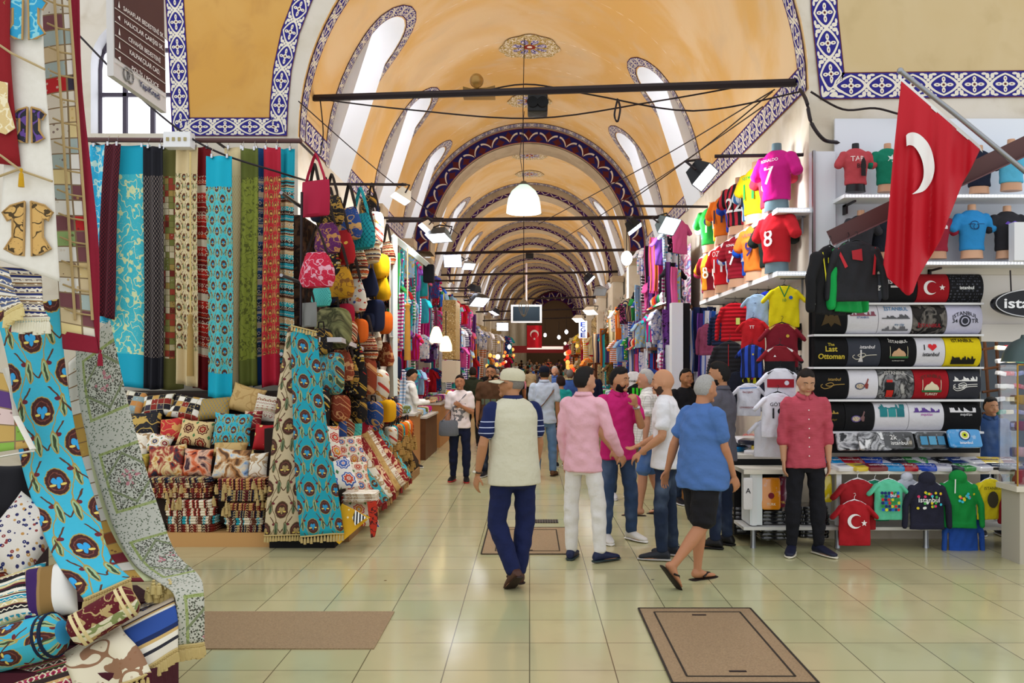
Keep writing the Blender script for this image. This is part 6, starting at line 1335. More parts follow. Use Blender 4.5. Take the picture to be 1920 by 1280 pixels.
for i, px in enumerate(range(1580, 1900, 29)):
    for j, (Y, dz) in enumerate(((8.42, .02), (8.60, .055))):
        c = ['#e6e4e8', '#2a52c0', '#15151a', '#1a8fd0', '#3a9a4a', '#e0c23a', '#d8d4e0', '#1d3a7a', '#b32030', '#e6e4e8', '#7a1f2e', '#2c2f40'][(i*5+j*3) % 12]; x = at(px, 0, 8.45).x
        o = thing('folded_t_shirt', '%s folded t-shirt in the %s row on the souvenir table, %s from left' % (cn[c], ['front', 'back'][j], ['first', 'second', 'third', 'fourth', 'fifth', 'sixth', 'seventh', 'eighth', 'ninth', 'tenth', 'eleventh', 'twelfth'][i]), 't-shirt', (x+r.uniform(-.02, .02), Y, zt+dz), R(r.uniform(-25, 25)), 'folded t-shirts on the souvenir table'); o.rotation_euler.x = R(8+j*6)
        mb = MB(); superbox(mb, (0, 0, 0), (.25, .19, .045), .25, 16, 8); mb.build('fabric', glossy(c), o)
        mb = MB(); add_text(mb, 'istanbul', lambda a, b: (a, b, .0245), 0, 0, None, .16, bold=.02); mb.build('print', plain('#f0f0f0' if c not in ('#e6e4e8', '#d8d4e0', '#e0c23a') else '#2a2a6a'), o, smooth=False)
for i in range(26):
    c = r.choice(pc); x = at(1375, 0, 8.6).x+.12+r.uniform(0, .34); y = 8.85+i*.055; lab = '%s folded shirt on the side shelf, %s from the front' % (cn[c], (ORD+['seventeenth', 'eighteenth', 'nineteenth', 'twentieth', 'twenty-first', 'twenty-second', 'twenty-third', 'twenty-fourth', 'twenty-fifth', 'twenty-sixth'])[i].replace('lowest', 'first'))
    mb = MB(); superbox(mb, (0, 0, 0), (.26, .2, .05), .25, 14, 8); o = mb.build('folded_t_shirt', glossy(c)); o.location = (x, y, .91+(i % 3)*.045); o.rotation_euler = (R(r.uniform(0, 18)), 0, R(r.uniform(-60, 60))); tag(o, lab, 't-shirt', 'folded shirts on the side shelf')
# cubby goods under the table
def blackpile(px0, px1, y0, y1, n, Y, where, c='#141418'):
    for i in range(n):
        z0, z1 = at(0, y1, Y).z, at(0, y0, Y).z; h = (z1-z0)/n; xa, xb = at(px0, 0, Y).x, at(px1, 0, Y).x
        mb = MB(); superbox(mb, (0, 0, 0), (xb-xa, .3, h*1.05), .25, 14, 6); o = mb.build('packaged_t_shirt', glossy(c)); o.location = ((xa+xb)/2+r.uniform(-.012, .012), Y+.17, z0+h*(i+.5)); tag(o, '%s packet in the black pile %s' % (ORD[i], where), 't-shirt', 'black packets under the souvenir table')
blackpile(1427, 1482, 958, 1014, 8, 8.42, 'left of the young man'); blackpile(1500, 1558, 950, 1010, 8, 8.42, 'right of the young man'); blackpile(1378, 1402, 950, 1000, 6, 8.75, 'at the table end beside the grey-shirted man', '#4a4a52')
package('packaged orange football shirt with a round crest under the table', 1445, 925, 8.4, 36, 60, glossy('#e08a1a'), 4, dec=many(pl(circ(0, -.02, .03), '#7a1a2a'), words(('TÜRK', 0, -.1, .03, '#f0e0c0', {}))), group='football packets under the souvenir table')
package('packaged maroon football shirt beside the orange one under the table', 1474, 922, 8.42, 30, 58, glossy('#6a1a34'), 4, dec=words(('TELEKOM', 0, -.1, .02, '#f0c040', {})), group='football packets under the souvenir table')
package('packaged yellow football shirt behind the young man under the table', 1546, 915, 8.45, 26, 52, glossy('#e6cf1a'), 4, group='football packets under the souvenir table')
package('white printed shirt folded over the end of the table', 1402, 925, 8.34, 18, 60, cloth('#e0dcdc'), 0, dec=words(('A', 0, .03, .05, '#2a2a30', {})), group='football packets under the souvenir table')
# shirts hanging along the table edge
GT = 'shirts hanging along the front of the souvenir table'
def hs(label, px, top, wpx, kind, col, Y=8.28, prints=(), yaw=0, hgr='white', L=None):
    s_ = wpx*Y/FPX/(.66 if kind == 'tee' else .64); return garment(label, at(px, top, Y), R(yaw), kind, cloth(col), s_, hgr, prints, group=GT)
hs('plain dark red t-shirt hanging behind the small crescent one', 1608, 898, 92, 'tee', '#a01c24', 8.30)
hs('small red t-shirt with a white crescent and star', 1602, 938, 82, 'tee', '#ae1a24', 8.20, [P_poly(crescent(-.02, -.3, .11), '#f2eeee'), P_poly(star(.12, -.33, .05, .3), '#f2eeee')])
hs('green t-shirt hanging half behind the mint one', 1640, 900, 74, 'tee', '#0f7a5a', 8.33)
rr = random.Random(3)
hs('mint t-shirt with a cluster of coloured balls', 1666, 898, 74, 'tee', '#62c9a2', 8.24, [P_poly(circ(-.13+.052*(i % 6)+rr.uniform(-.008, .008), -.22-.055*(i//6), .026, 10), rr.choice(['#c92a2a', '#1f5fc0', '#d8c92a', '#2a8a3a', '#1a2a6a']), off=.002*(i % 3)) for i in range(36)]+[P_text('bul', .03, -.25, h=.06, col='#f2f2f2', fn=lambda x, z: (x, gfront(x)-.01, z))])
hs('pale grey hooded top behind the navy one', 1700, 896, 60, 'hoodie', '#c9cbd8', 8.34, hgr='white')
hs('navy hooded sweatshirt with a colourful flowered istanbul print', 1738, 900, 84, 'hoodie', '#242436', 8.22, [P_text('istanbul', 0, -.27, w=.3, col='#f2f2f2')]+[P_poly(circ(rr.uniform(-.17, .17), -.27+rr.choice([-1, 1])*rr.uniform(.04, .12), .02, 8), rr.choice(['#d83a6a', '#3ac0d8', '#e0c92a', '#e8e8e8', '#4ab04a'])) for i in range(22)])
hs('royal blue hooded top hanging lowest under the green one', 1806, 958, 72, 'hoodie', '#2450a8', 8.30)
hs('bright green hooded sweatshirt with white drawstrings', 1796, 897, 84, 'hoodie', '#128a3c', 8.24, [P_poly([(-.06, 0), (-.045, 0), (-.05, -.2), (-.065, -.2)], '#e8ece8')]+[P_poly(circ(.05+rr.uniform(-.06, .1), -.2-rr.uniform(0, .14), .02, 8), rr.choice(['#d83a6a', '#3ac0d8', '#e0c92a', '#e8e8e8'])) for i in range(12)], -12)
hs('yellow t-shirt with a black street photo print', 1856, 897, 74, 'tee', '#dcc81e', 8.24, [P_text('ISTANBUL', 0, -.15, w=.3, col='#2a2410'), P_poly(circ(.0, -.34, .10, 14, .14), '#3a3524')], 8)
hs('dark red hooded sweatshirt at the right end of the table', 1912, 902, 74, 'hoodie', '#8a1624', 8.24, [P_text('TÜRKİYE', 0, -.2, w=.3, col='#e8e0e0')], 0)
# oval sign
t = thing('oval_sign', 'black oval shop sign reading istanbul hanging at the right edge', 'sign', at(1932, 569, 8.45)); mb = MB()
for r0, y_, mi in ((1.0, -.05, 0),):
    mb.lathe([(0, .05), (.93, .05), (1.0, .03), (1.0, -.03), (.93, -.05)], (0, 0, 0), 40, M=Matrix(((.385, 0, 0), (0, 0, 1), (0, .14, 0)))); mb.poly([(.36*cos(q), -.052, .13*sin(q)) for q in np.linspace(0, 2*pi, 40, endpoint=False)])
mb.build('plate', plain('#17171c', .3), t); mb = MB(); add_text(mb, 'istanbul', lambda x, z: (x, -.056, z), 0, 0, .10, .58, bold=.02); mb.build('lettering', plain('#f2f2f4', .5), t, smooth=False)
mb = MB(); mb.tube([(.37*cos(q), -.055, .135*sin(q)) for q in np.linspace(0, 2*pi, 41)], .005, 5); mb.build('rim', plain('#d8d8dc', .4), t)
mb = MB(); mb.tube([(-.19, 0, .11), (-.20, 0, .33)], .008, 6); mb.build('chain', M_IRON, t)
# shop interior beyond the rolls, glass case and dome lamp at the right edge
mb = MB(); mb.add([(4.0, 10.2, .0), (7.5, 10.2, 0), (7.5, 10.2, 2.6), (4.0, 10.2, 2.6)], [(0, 1, 2, 3)]); tag(mb.build('shop_backcloth', plain('#56606e', .7), smooth=False), 'grey-blue panel closing the stall behind the boy', 'panel')
t = thing('ladder_rack', 'dark wooden rack of packets behind the boy', 'rack', (0, 0, 0))
mb = MB()
for px in (1846, 1868): mb.tube([at(px, 640, 9.7), at(px+14, 840, 9.7)], .02, 6)
for y_ in (655, 692, 735, 775): mb.tube([at(1842, y_, 9.69), at(1885, y_-6, 9.69)], .016, 6)
mb.build('frame', M_DWOOD, t)
for i in range(22):
    c = r.choice(['#c93a5a', '#3a9a7a', '#e0e4ee', '#2a52a8', '#7a8ad0', '#e8e2c0', '#b32030', '#3a5a3a']); px, py = 1876+(i % 3)*16+r.uniform(-2, 2), 652+(i//3)*24
    mb = MB(); superbox(mb, (0, 0, 0), (.10, .08, .05), .3, 12, 6); o = mb.build('clothes_packet', glossy(c)); o.location = at(px, py, 9.4); o.rotation_euler.y = R(r.uniform(-15, 15)); tag(o, 'small %s packet behind the far right glass case, row %s from the top' % ({'#c93a5a': 'pink', '#3a9a7a': 'sea green', '#e0e4ee': 'white', '#2a52a8': 'blue', '#7a8ad0': 'periwinkle', '#e8e2c0': 'cream', '#b32030': 'red', '#3a5a3a': 'dark green'}[c], ['one', 'two', 'three', 'four', 'five', 'six', 'seven', 'eight'][i//3]), 'packet', 'glossy packets stacked behind the glass case')
t = thing('dome_lamp', 'grey metal dome lamp cut by the right edge', 'lamp', at(1922, 678, 7.6)); mb = MB(); mb.lathe([(.0, .24), (.03, .24), (.04, .21), (.12, .17), (.17, .09), (.195, .0), (.185, .0), (.16, .08), (.11, .15), (0, .17)], (0, 0, 0), 24); mb.build('shade', plain('#4a5a5a', .35, metal=.4), t); mb = MB(); mb.tube([(0, 0, .24), (0, 0, 1.6)], .006, 6); mb.build('cord', M_BLACK, t); mb = MB(); mb.ball((0, 0, .05), .05, 12); mb.build('bulb', mat('bulb', '#fff2dc', .5, emit=6), t)
t = thing('glass_case', 'tall glass display case cut by the right edge', 'display case', (0, 0, 0)); xa = at(1908, 0, 7.7).x
mb = MB(); mb.box((xa+.3, 7.7, 1.25), (.6, .012, 1.1)); mb.box((xa, 7.85, 1.25), (.012, .3, 1.1)); mb.build('glass', M_GLASS, t)
mb = MB(); mb.box((xa+.3, 7.85, .68), (.64, .34, .05)); mb.build('base_board', plain('#d8d0c0', .5), t); mb = MB(); mb.box((xa+.3, 7.85, .33), (.56, .3, .66)); mb.build('plinth', plain('#b9b2a4', .6), t)
mb = MB(); mb.tube([(xa, 7.7, .7), (xa, 7.7, 1.8)], .008, 6); mb.tube([(xa, 7.7, 1.8), (xa+.6, 7.7, 1.8)], .008, 6); mb.build('edge_strip', M_GOLD, t)
for i, c in enumerate(['#a31c38', '#d8b0c0', '#8a3a6a', '#c9a04a']):
    mb = MB(); superbox(mb, (0, 0, 0), (.13, .06, .16 if i == 0 else .09), .5, 14, 8); o = mb.build('trinket_purse', cloth(c)); o.location = (xa+.13, 7.85, .76+i*.24); tag(o, '%s small purse inside the glass case at the right edge' % ['crimson', 'pale pink', 'plum', 'gold'][i], 'purse', 'small purses in the glass case')
# post between the lane and the wall boards
t = thing('white_post', 'tall white panelled post at the corner of the right shop', 'post', (0, 0, 0)); a, b = at(1522, 284, 8.75), at(1566, 560, 8.75); mb = MB(); mb.box(((a.x+b.x)/2, 8.79, (a.z+b.z)/2), (b.x-a.x, .1, a.z-b.z)); mb.build('panel', M_LAM, t)
mb = MB(); mb.box((a.x+.01, 8.72, (a.z+b.z)/2), (.025, .04, a.z-b.z)); mb.build('edge_strip', M_STEEL, t)
# ---------------------------------------------------------------- jersey shelves along the lane
for nm, z in (('upper', 3.42), ('lower', 2.77)):
    t = thing('lane_shelf', nm+' white shelf of football shirts running down the lane', 'shelf', (0, 0, 0))
    mb = MB(); mb.box((2.72, 10.75, z-.03), (.36, 4.0, .05)); mb.build('board', M_WHITE, t); mb = MB(); [mb.ball((2.56+i*.03, 8.74, z-.03), .007, 6) for i in range(11)]; tag(mb.build('led_strip', MATS['led'], t), None, None, None, 'stuff')
    for y_ in (8.95, 10.2, 11.5, 12.6): mb = MB(); mb.box((2.86, y_, z-.14), (.02, .02, .2)); mb.box((2.76, y_, z-.06), (.26, .02, .02)); mb.build('bracket', M_STEEL, t)
def num(nm, n, c): return ([T_(nm, 0, .49, w=.2, col=c)] if nm else [])+[ T_(n, 0, .34, h=.17, col=c, bold=.01)]
JA = [('magenta football shirt numbered 7', '#c21a7c', num('RONALDO', '7', '#f4e4f0')), ('dark red football shirt numbered 8', '#a82a3a', num('XAVI', '8', '#f0d8a0')), ('yellow football shirt with green trim numbered 11', '#e6c81a', num('NEYMAR', '11', '#2a8a3a')), ('sky blue and white striped shirt numbered 10', mat('str1', stripes2('#3f78b8', '#d8e2ee', .07), .8), num('MESSI', '10', '#16213a')), ('red, black and white striped football shirt', mat('str2', stripes2('#1a1a20', '#b8283a', .08), .8), num('', '22', '#f0f0f0')), ('royal blue football shirt on the upper shelf', '#2343a8', num('barselona', '9', '#e8e8f0')), ('orange football shirt on the upper shelf', '#d86a1c', num('', '11', '#2a2a4a')), ('navy and yellow football shirt', mat('str3', stripes2('#1f2850', '#dcc02a', .12), .8), num('', '10', '#f0f0e0')), ('green football shirt on the upper shelf', '#2a9a3c', num('', '1', '#f0f0e0')), ('white football shirt at the far end of the upper shelf', '#dcdce6', num('', '11', '#2a2a6a'))]
JB = [('red football shirt with white lettering, nearest on the lower shelf', '#c2202a', num('', '8', '#f4e8e8')), ('black football shirt with green number 9', '#1d2622', num('TORRES', '9', '#8ad02a')), ('orange football shirt lettered L.SUAREZ', '#e0742a', num('L.SUAREZ', '9', '#3a2a5a')), ('blue football shirt on the lower shelf', '#1f5ad0', num('', '21', '#e8e8f4')), ('dark red hooped football shirt numbered 7', mat('str4', stripes2('#8a1424', '#a01c30', .05, 1), .8), num('RONALDO', '7', '#f0f0f0')), ('white and blue football shirt on the lower shelf', mat('str5', stripes2('#dfe4f0', '#3a5ab8', .1), .8), num('', '11', '#202a5a')), ('red football shirt numbered 11 on the lower shelf', '#cc1c26', num('OZIL', '11', '#f4f0f0')), ('scarlet and white football shirt on the lower shelf', mat('str6', stripes2('#d0202a', '#f0e8e0', .16), .8), num('MATA', '10', '#f4f0f0')), ('orange and maroon football shirt on the lower shelf', mat('str7', stripes2('#e08a20', '#7a1424', .22), .8), num('', '8', '#f4f0e0')), ('dark pink football shirt at the far end of the lower shelf', '#a8385a', num('', '9', '#f4f0e0'))]
for rowi, (rows_, z) in enumerate(((JA, 3.42), (JB, 2.77))):
    for i, (lab, c, pr) in enumerate(rows_):
        bust(lab+(' on the jersey shelf' if 'shelf' not in lab else ''), (2.60+.08*(i % 2), 8.98+i*.40, z), R(-52+RND.uniform(-6, 6)), cloth(c) if isinstance(c, str) else c, 1.05, skin='#5c7078' if i == 0 else '#c99a7a', prints=pr, group='football shirts on the lane shelves')
# hanging shirts under the jersey shelves
GH = 'shirts hanging in the column at the lane corner'
def hj(label, px, top, Y, wpx, kind, m, prints=(), yaw=-12, hg='black', cat='shirt'):
    s_ = wpx*Y/FPX/(.66 if kind == 'tee' else .64); return garment(label, at(px, top+12*s_, Y), R(yaw), kind, cloth(m) if isinstance(m, str) else m, s_, hg, prints, group=GH, cat=cat)
st3 = lambda c: [P_poly([(.10+i*.03, -.03-i*.012), (.115+i*.03, -.035-i*.012), (.22+.02*i, -.12-i*.01), (.205+.02*i, -.125-i*.01)], c) for i in range(3)]+[P_poly([(-.10-i*.03, -.03-i*.012), (-.115-i*.03, -.035-i*.012), (-.22-.02*i, -.12-i*.01), (-.205-.02*i, -.125-i*.01)][::-1], c) for i in range(3)]
hj('yellow football shirt with a green collar hanging at the top of the column', 1470, 528, 8.75, 76, 'tee', '#e6d012', [P_poly([(-.09, 0), (-.07, .0), (0, -.16), (.07, 0), (.09, 0), (0, -.2)], '#1a7a3a'), P_poly(circ(.1, -.2, .03), '#2a5ab0'), P_text('10', 0, -.24, h=.05, col='#1a7a3a')])
hj('maroon football shirt with gold shoulder stripes', 1466, 598, 8.62, 80, 'tee', '#7a1626', st3('#d8b85a')+[P_poly(circ(.08, -.2, .025), '#c9a23a')])
hj('black and red banded football shirt with white shoulder stripes', 1462, 640, 8.5, 78, 'tee', mat('hoops', lambda n: n.mix(((n.uv()[1]*-1/.5).fr() > .5), '#7a1420', '#15151a'), .85), st3('#eeeeee')+[P_poly([(-.1, -.18), (-.08, -.15), (-.06, -.18)], '#eeeeee')])
hj('white football shirt with a red and black chest band', 1463, 682, 8.4, 80, 'tee', '#e6e4ee', st3('#1a1a1c')+[P_poly([(-.2, -.17), (.2, -.17), (.2, -.3), (-.2, -.3)], '#9c1626'), P_poly(circ(.09, -.23, .035), '#d8d8e4')])
hj('white football shirt printed GÖTZE 19, lowest in the column', 1458, 728, 8.32, 82, 'tee', '#e8e6f0', [P_text('GÖTZE', 0, -.17, w=.24, col='#1a1a1e'), P_text('19', 0, -.31, h=.16, col='#1a1a1e')], -8)
hj('white football shirt lettered Em under the GÖTZE one', 1440, 778, 8.45, 70, 'tee', '#e4e2ec', [P_text('Em', .02, -.2, w=.1, col='#1a1a1e')], -14)
hj('light blue football shirt hanging left of the yellow one', 1420, 545, 9.0, 58, 'tee', '#a8c4e6', [P_poly([(-.05, -.2), (.0, -.19), (-.02, -.21)], '#1a2a5a')], -30)
hj('royal blue football shirt between the light blue and yellow ones', 1440, 540, 9.1, 56, 'tee', '#2436b0', (), -30)
hj('bright red football shirt with white trim', 1412, 590, 8.95, 62, 'tee', '#c01c24', [P_text('TT', 0, -.18, w=.1, col='#f0f0f0')], -32)
hj('navy and blue striped football shirt', 1410, 640, 8.85, 60, 'tee', mat('navyblue', stripes2('#15204a', '#2a4ab8', .14), .8), [P_poly(circ(.05, -.2, .02), '#d8c040')], -34)
hj('bright yellow and black football shirt mostly hidden', 1420, 688, 8.95, 54, 'tee', mat('yb', stripes2('#d8d81a', '#1a1a1a', .16), .8), (), -40)
hj('pink football shirt mostly hidden', 1432, 690, 8.9, 50, 'tee', '#c22a6a', [P_text('BVB', 0, -.18, w=.12, col='#f0e0e8')], -44)
hj('white football shirt printed BAYERN LEWANDOWSKI', 1404, 712, 8.6, 60, 'tee', '#e8e6f0', [P_text('BAYERN', -.02, -.19, w=.2, col='#8a1a2a', arc=-1), P_text('LEWANDOWSKI', 0, -.5, w=.36, col='#8a1a2a', bold=.02), P_poly([(-.18, -.1), (.16, -.08), (.16, -.1), (-.18, -.12)], '#5a8ac8')], -16)
hj('dark navy football shirt with white piping', 1432, 708, 8.6, 56, 'tee', '#232838', st3('#e8e8e8'), -38)
hj('red quilted puffer jacket', 1378, 560, 9.6, 66, 'puffer', '#b01420', [P_poly([(.03, -.28), (.1, -.28), (.1, -.4), (.03, -.4)], '#d0d86a')], -22, cat='jacket')
hj('black quilted puffer jacket with a red cord', 1368, 632, 9.3, 74, 'puffer', '#232226', [P_poly([(.0, -.05), (.012, -.05), (.012, -.4), (.0, -.4)], '#a01c24')], -30, cat='jacket')
hj('navy quilted jacket behind the red one', 1352, 580, 10.2, 56, 'puffer', '#141e38', (), -55, cat='jacket')
hj('dark navy padded jacket hanging below the black one', 1384, 690, 9.2, 60, 'jacket', '#181c2a', (), -30, cat='jacket')
hj('grey padded jacket beside the navy one', 1345, 660, 10.0, 48, 'puffer', '#3a3a40', (), -60, cat='jacket')
hj('plum tracksuit jacket hanging nearest the mirror post', 1326, 600, 10.8, 54, 'jacket', '#7a3450', (), -60, cat='jacket')
hj('white printed t-shirt hanging behind the yellow football shirt', 1504, 532, 9.2, 48, 'tee', '#d8d4dc', [P_text('ISTANBUL', 0, -.25, w=.3, col='#5a2a4a')], -20)
hj('black printed t-shirt in shadow beside the roll rack', 1508, 600, 9.1, 50, 'tee', '#17171b', [P_text('DREAM', 0, -.2, w=.2, col='#a04a5a')], -20)
hj('dark grey photo print t-shirt beside the roll rack', 1508, 660, 9.1, 52, 'tee', mat('greyphoto3', photoish(8, ['#141416', '#2a2a2e', '#6a6a70', '#1a1a1e']), .6), (), -20)
# ---------------------------------------------------------------- iron tie bars, lamps, cables
def bar(label, a, b, r=.035, name='tie_bar'): return tubething(name, label, 'bar', [a, b], r, M_IRON, 6)
bar('nearest black iron tie bar across the vault', at(588, 184, 11.2), at(1492, 155, 9.2), .045)
for i, (Y, px0, px1, py) in enumerate(((17.2, 722, 1256, 411), (22.7, 792, 1195, 472), (27.8, 826, 1160, 513), (34, 870, 1132, 560), (39, 884, 1122, 582), (45, 905, 1112, 598))):
    bar('%s black iron tie bar across the vault, counted from the front' % ORD[i+1], at(px0, py+3, Y), at(px1, py-4, Y), .04)
FLD = MB(); FLD.box((0, 0, 0), (.34, .14, .26), taper=.8)
def flood(label, loc, face, col='#22242a', sc=1.0, power=60, hang=.16, lit=True, group='floodlights along the lane'):
    """a box floodlight looking along `face`, carrying its own light"""
    loc = Vector(loc); f = Vector(face).normalized(); t = thing('floodlight', label, 'lamp', loc, 0, group); q = f.to_track_quat('-Z', 'Y').to_matrix().to_4x4()
    mb = MB(); mb.add([q @ Vector(v)*sc for v in [(-.17, -.12, -.06), (.17, -.12, -.06), (.17, .12, -.06), (-.17, .12, -.06), (-.11, -.07, .08), (.11, -.07, .08), (.11, .07, .08), (-.11, .07, .08)]], [(4, 5, 6, 7), (0, 1, 5, 4), (1, 2, 6, 5), (2, 3, 7, 6), (3, 0, 4, 7)]); mb.build('housing', plain(col, .4, metal=.2), t, smooth=False)
    mb = MB(); mb.add([q @ Vector(v)*sc for v in [(-.16, -.11, -.055), (.16, -.11, -.055), (.16, .11, -.055), (-.16, .11, -.055)]], [(3, 2, 1, 0)]); mb.build('glass', mat('lamp_face', '#f2f6ff', .4, emit=5) if lit else plain('#9aa2aa', .2), t, smooth=False)
    mb = MB(); mb.tube([q @ Vector((-.18, 0, 0))*sc, q @ Vector((-.18, 0, .12))*sc, Vector((0, 0, hang)), q @ Vector((.18, 0, .12))*sc, q @ Vector((.18, 0, 0))*sc], .012*sc, 5); mb.build('bracket', M_IRON, t)
    if power:
        l = bpy.data.lights.new('lamp', 'AREA'); l.energy = power*.42; l.size = .35; l.specular_factor = .5; l.color = (.93, .96, 1); lo = bpy.data.objects.new('lamp_or_fill_light', l); COL.objects.link(lo); lo.visible_glossy = False; lo.location = loc+f*.12*sc; lo.rotation_euler = f.to_track_quat('-Z', 'Y').to_euler()
    return t
def arm(label, a, b): return bar(label, a, b, .02, 'lamp_arm')
arm('black arm carrying the white left floodlight over the bags', at(596, 345, 11.6), at(762, 346, 11.6)); flood('cream floodlight on the nearest left arm, pointing down', at(754, 366, 11.6), (-.5, -.2, -1), '#d8d0c0', 1.0, 90)
arm('two-tier black arm carrying two lamps left of the vault', at(690, 408, 14.2), at(832, 410, 14.2)); flood('cream floodlight on the second left arm', at(800, 424, 14.1), (-.8, -.3, -1), '#ddd2c2', .9, 90); flood('dark ribbed floodlight hanging beside the cream one', at(824, 440, 14.0), (-.2, -.4, -1), '#33373c', 1.15, 60)
flood('glaring white floodlight facing the camera on the left side', at(850, 488, 18), (-.15, -1, -.35), '#3a4a6a', 1.15, 150); flood('small lamp right of the glaring left floodlight', at(878, 497, 18.3), (.3, -.6, -.8), '#8a929c', .8, 40)
for i, (py, Y) in enumerate(((526, 20), (540, 22), (545, 24), (556, 26), (570, 28))): arm('thin black lamp arm %s from the front on the far left wall' % ORD[i].replace('lowest', 'first'), at(993-4400/Y, py, Y), at(993-2500/Y, py, Y))
flood('long dark lamp on the left arms with a white tube', at(897, 562, 22), (.5, -.5, -.9), '#26282e', 1.5, 80); flood('dark lamp above the long one on the left', at(890, 540, 22), (-.4, .2, -1), '#2a2c34', 1.1, 50); flood('far bright lamp in front of the distant left stalls', at(942, 612, 32), (.1, -1, -.2), '#5a6068', 1.3, 120); flood('dark spotlight beyond the left arms', at(928, 584, 28), (-.5, -.2, -1), '#2a2a30', 1.2, 60)
arm('black arm carrying the large right floodlight', at(1572, 289, 8.95), at(1340, 293, 9.3)); flood('large black floodlight over the football shirts', at(1314, 326, 9.4), (.75, -.35, -.75), '#1b1c20', 1.25, 75)
arm('reddish arm carrying two right floodlights', at(1360, 388, 12.4), at(1190, 386, 13.2)); flood('grey floodlight with a bright face on the right', at(1250, 420, 12.6), (.6, -.6, -.6), '#5a6a70', 1.15, 80); flood('black floodlight left of the grey one on the right', at(1186, 424, 14.5), (.6, -.1, -.8), '#1e2024', 1.2, 60)
flood('black half-round lamp on the fourth tie bar', at(1104, 522, 22.6), (.6, -.1, -.6), '#2a2c32', 1.3, 90); flood('unlit grey box lamp below the half-round one', at(1124, 545, 24), (.1, -.5, -.5), '#8a8e90', 1.1, 0, lit=False)
flood('cream lamp near the blue lettered sign', at(1108, 582, 30), (-.3, -.4, -1), '#e0d8c8', 1.4, 110); flood('second cream lamp left of the blue lettered sign', at(1086, 597, 34), (-.3, -.4, -1), '#e6dcc8', 1.4, 110)
for i, (px, py, Y) in enumerate(((1175, 484, 18), (1048, 632, 48), (1022, 628, 52), (1062, 622, 46), (955, 650, 44), (1085, 640, 40))):
    t = thing('bare_bulb', 'bare bright bulb hung deep in the lane, %s from the front' % ORD[i].replace('lowest', 'first'), 'lamp', at(px, py, Y)+Vector((0, 0, 0)), 0, 'bare bulbs in the lane'); mb = MB(); mb.ball((0, 0, 0), .09+.03*(i == 0), 12, sc=(1, 1, 1.3)); mb.build('glass', mat('bulb_white', '#f4f8ff', .5, emit=7), t); mb = MB(); mb.tube([(0, 0, .1), (0, 0, .9)], .01, 5); mb.build('cord', M_BLACK, t)
for Y in (11.5, 15.4, 20, 25, 30, 36, 42, 49, 56, 64, 73, 82):       # added unseen fill lights down the axis; one belongs to the bell lamp
    l = bpy.data.lights.new('lamp', 'POINT'); l.energy = (85 if Y < 26 else 120 if Y < 50 else 60); l.shadow_soft_size = .5; l.specular_factor = .35; l.color = (1, .95, .88); o = bpy.data.objects.new('lamp_or_fill_light', l); COL.objects.link(o); o.location = (xo(Y), Y, 4.35+zo(Y) if Y != 15.4 else at(0, 385, 15.4).z-.1)
    o.visible_glossy = False
    if Y == 15.4:
        big = Y == 15.4; t = thing('pendant_lamp', 'large pale glass bell lamp hanging on the axis of the vault' if big else 'small glass bell lamp hanging in the far lane, %d m beyond the large one' % (Y-15.4), 'lamp', at(982, 345, Y) if big else Vector((xo(Y)-.12, Y, 4.75+zo(Y))), 0, None if big else 'small bell lamps down the lane'); k = 1 if big else .55
        mb = MB(); mb.lathe([(.0, 0), (.07, -.005), (.13, -.05), (.22, -.13), (.28, -.25), (.305, -.4), (.315, -.52), (.30, -.52), (.27, -.3), (.12, -.07), (0, -.03)], (0, 0, 0), 28); mb.v = [(a*k, b*k, c*k) for a, b, c in mb.v]; mb.build('shade', mat('milk_glass', lambda n: n.mix(n.smooth(n.obj()[2], -.5, -.05), '#f2fbf6', '#b8d8c8'), .25, emit=.85), t)
        mb = MB(); mb.lathe([(0, .06*k), (.04*k, .05*k), (.09*k, 0), (.085*k, -.02*k), (0, -.02*k)], (0, 0, 0), 16); mb.build('cap', plain('#4a4a46', .4), t)
        mb = MB(); top = 7.72+zo(Y)-t.location.z; mb.tube([(0, 0, .05*k), (-.012, 0, top*.5), (.01, 0, top)], .008, 5); mb.tube([(0, 0, .05*k), (-.07, 0, top*.2), (.01, 0, top*.5)], .006, 5); mb.build('cord', M_IRON, t)
# things standing and hanging on the bars
def boxthing(name, label, cat, px, py, Y, w, d, h, m, part=None):
    t = thing(name, label, cat, at(px, py, Y)); mb = MB(); superbox(mb, (0, 0, 0), (w*Y/FPX, d, h*Y/FPX), .15, 16, 8); mb.build('case', m, t)
    if part: part(t, w*Y/FPX, h*Y/FPX)
    return t
def spk(t, w, h):
    for x in (-.25, .25): mb = MB(); mb.lathe([(0, 0), (h*.3, .01), (h*.32, 0)], (x*w, -.16, -.0), 16, M=Matrix.Rotation(pi/2, 3, 'X')); mb.build('speaker_cone', plain('#050506', .6), t)
boxthing('loudspeaker', 'black loudspeaker box hanging under the nearest tie bar', 'loudspeaker', 1008, 198, 10.6, 38, .28, 34, plain('#1c1c1e', .4), spk)
t = thing('horn_speaker', 'brass coloured horn and box standing on the nearest tie bar', 'loudspeaker', at(898, 180, 10.8)); mb = MB(); q = 10.8/FPX
mb.poly([(-30*q, 0, 0), (-30*q, 0, 18*q), (-14*q, 0, 14*q), (14*q, 0, 16*q), (30*q, 0, 20*q), (30*q, 0, 0)], th=.16, nrm=(0, -1, 0)); mb.build('box', plain('#7a5a2c', .45, metal=.4), t); mb = MB(); mb.ball((-4*q, -.05, 26*q), .09, 14); mb.build('horn', plain('#a07a40', .35, metal=.5), t)
boxthing('loudspeaker', 'small black loudspeaker box under the third tie bar', 'loudspeaker', 993, 480, 22.6, 15, .2, 10, plain('#141416', .4))
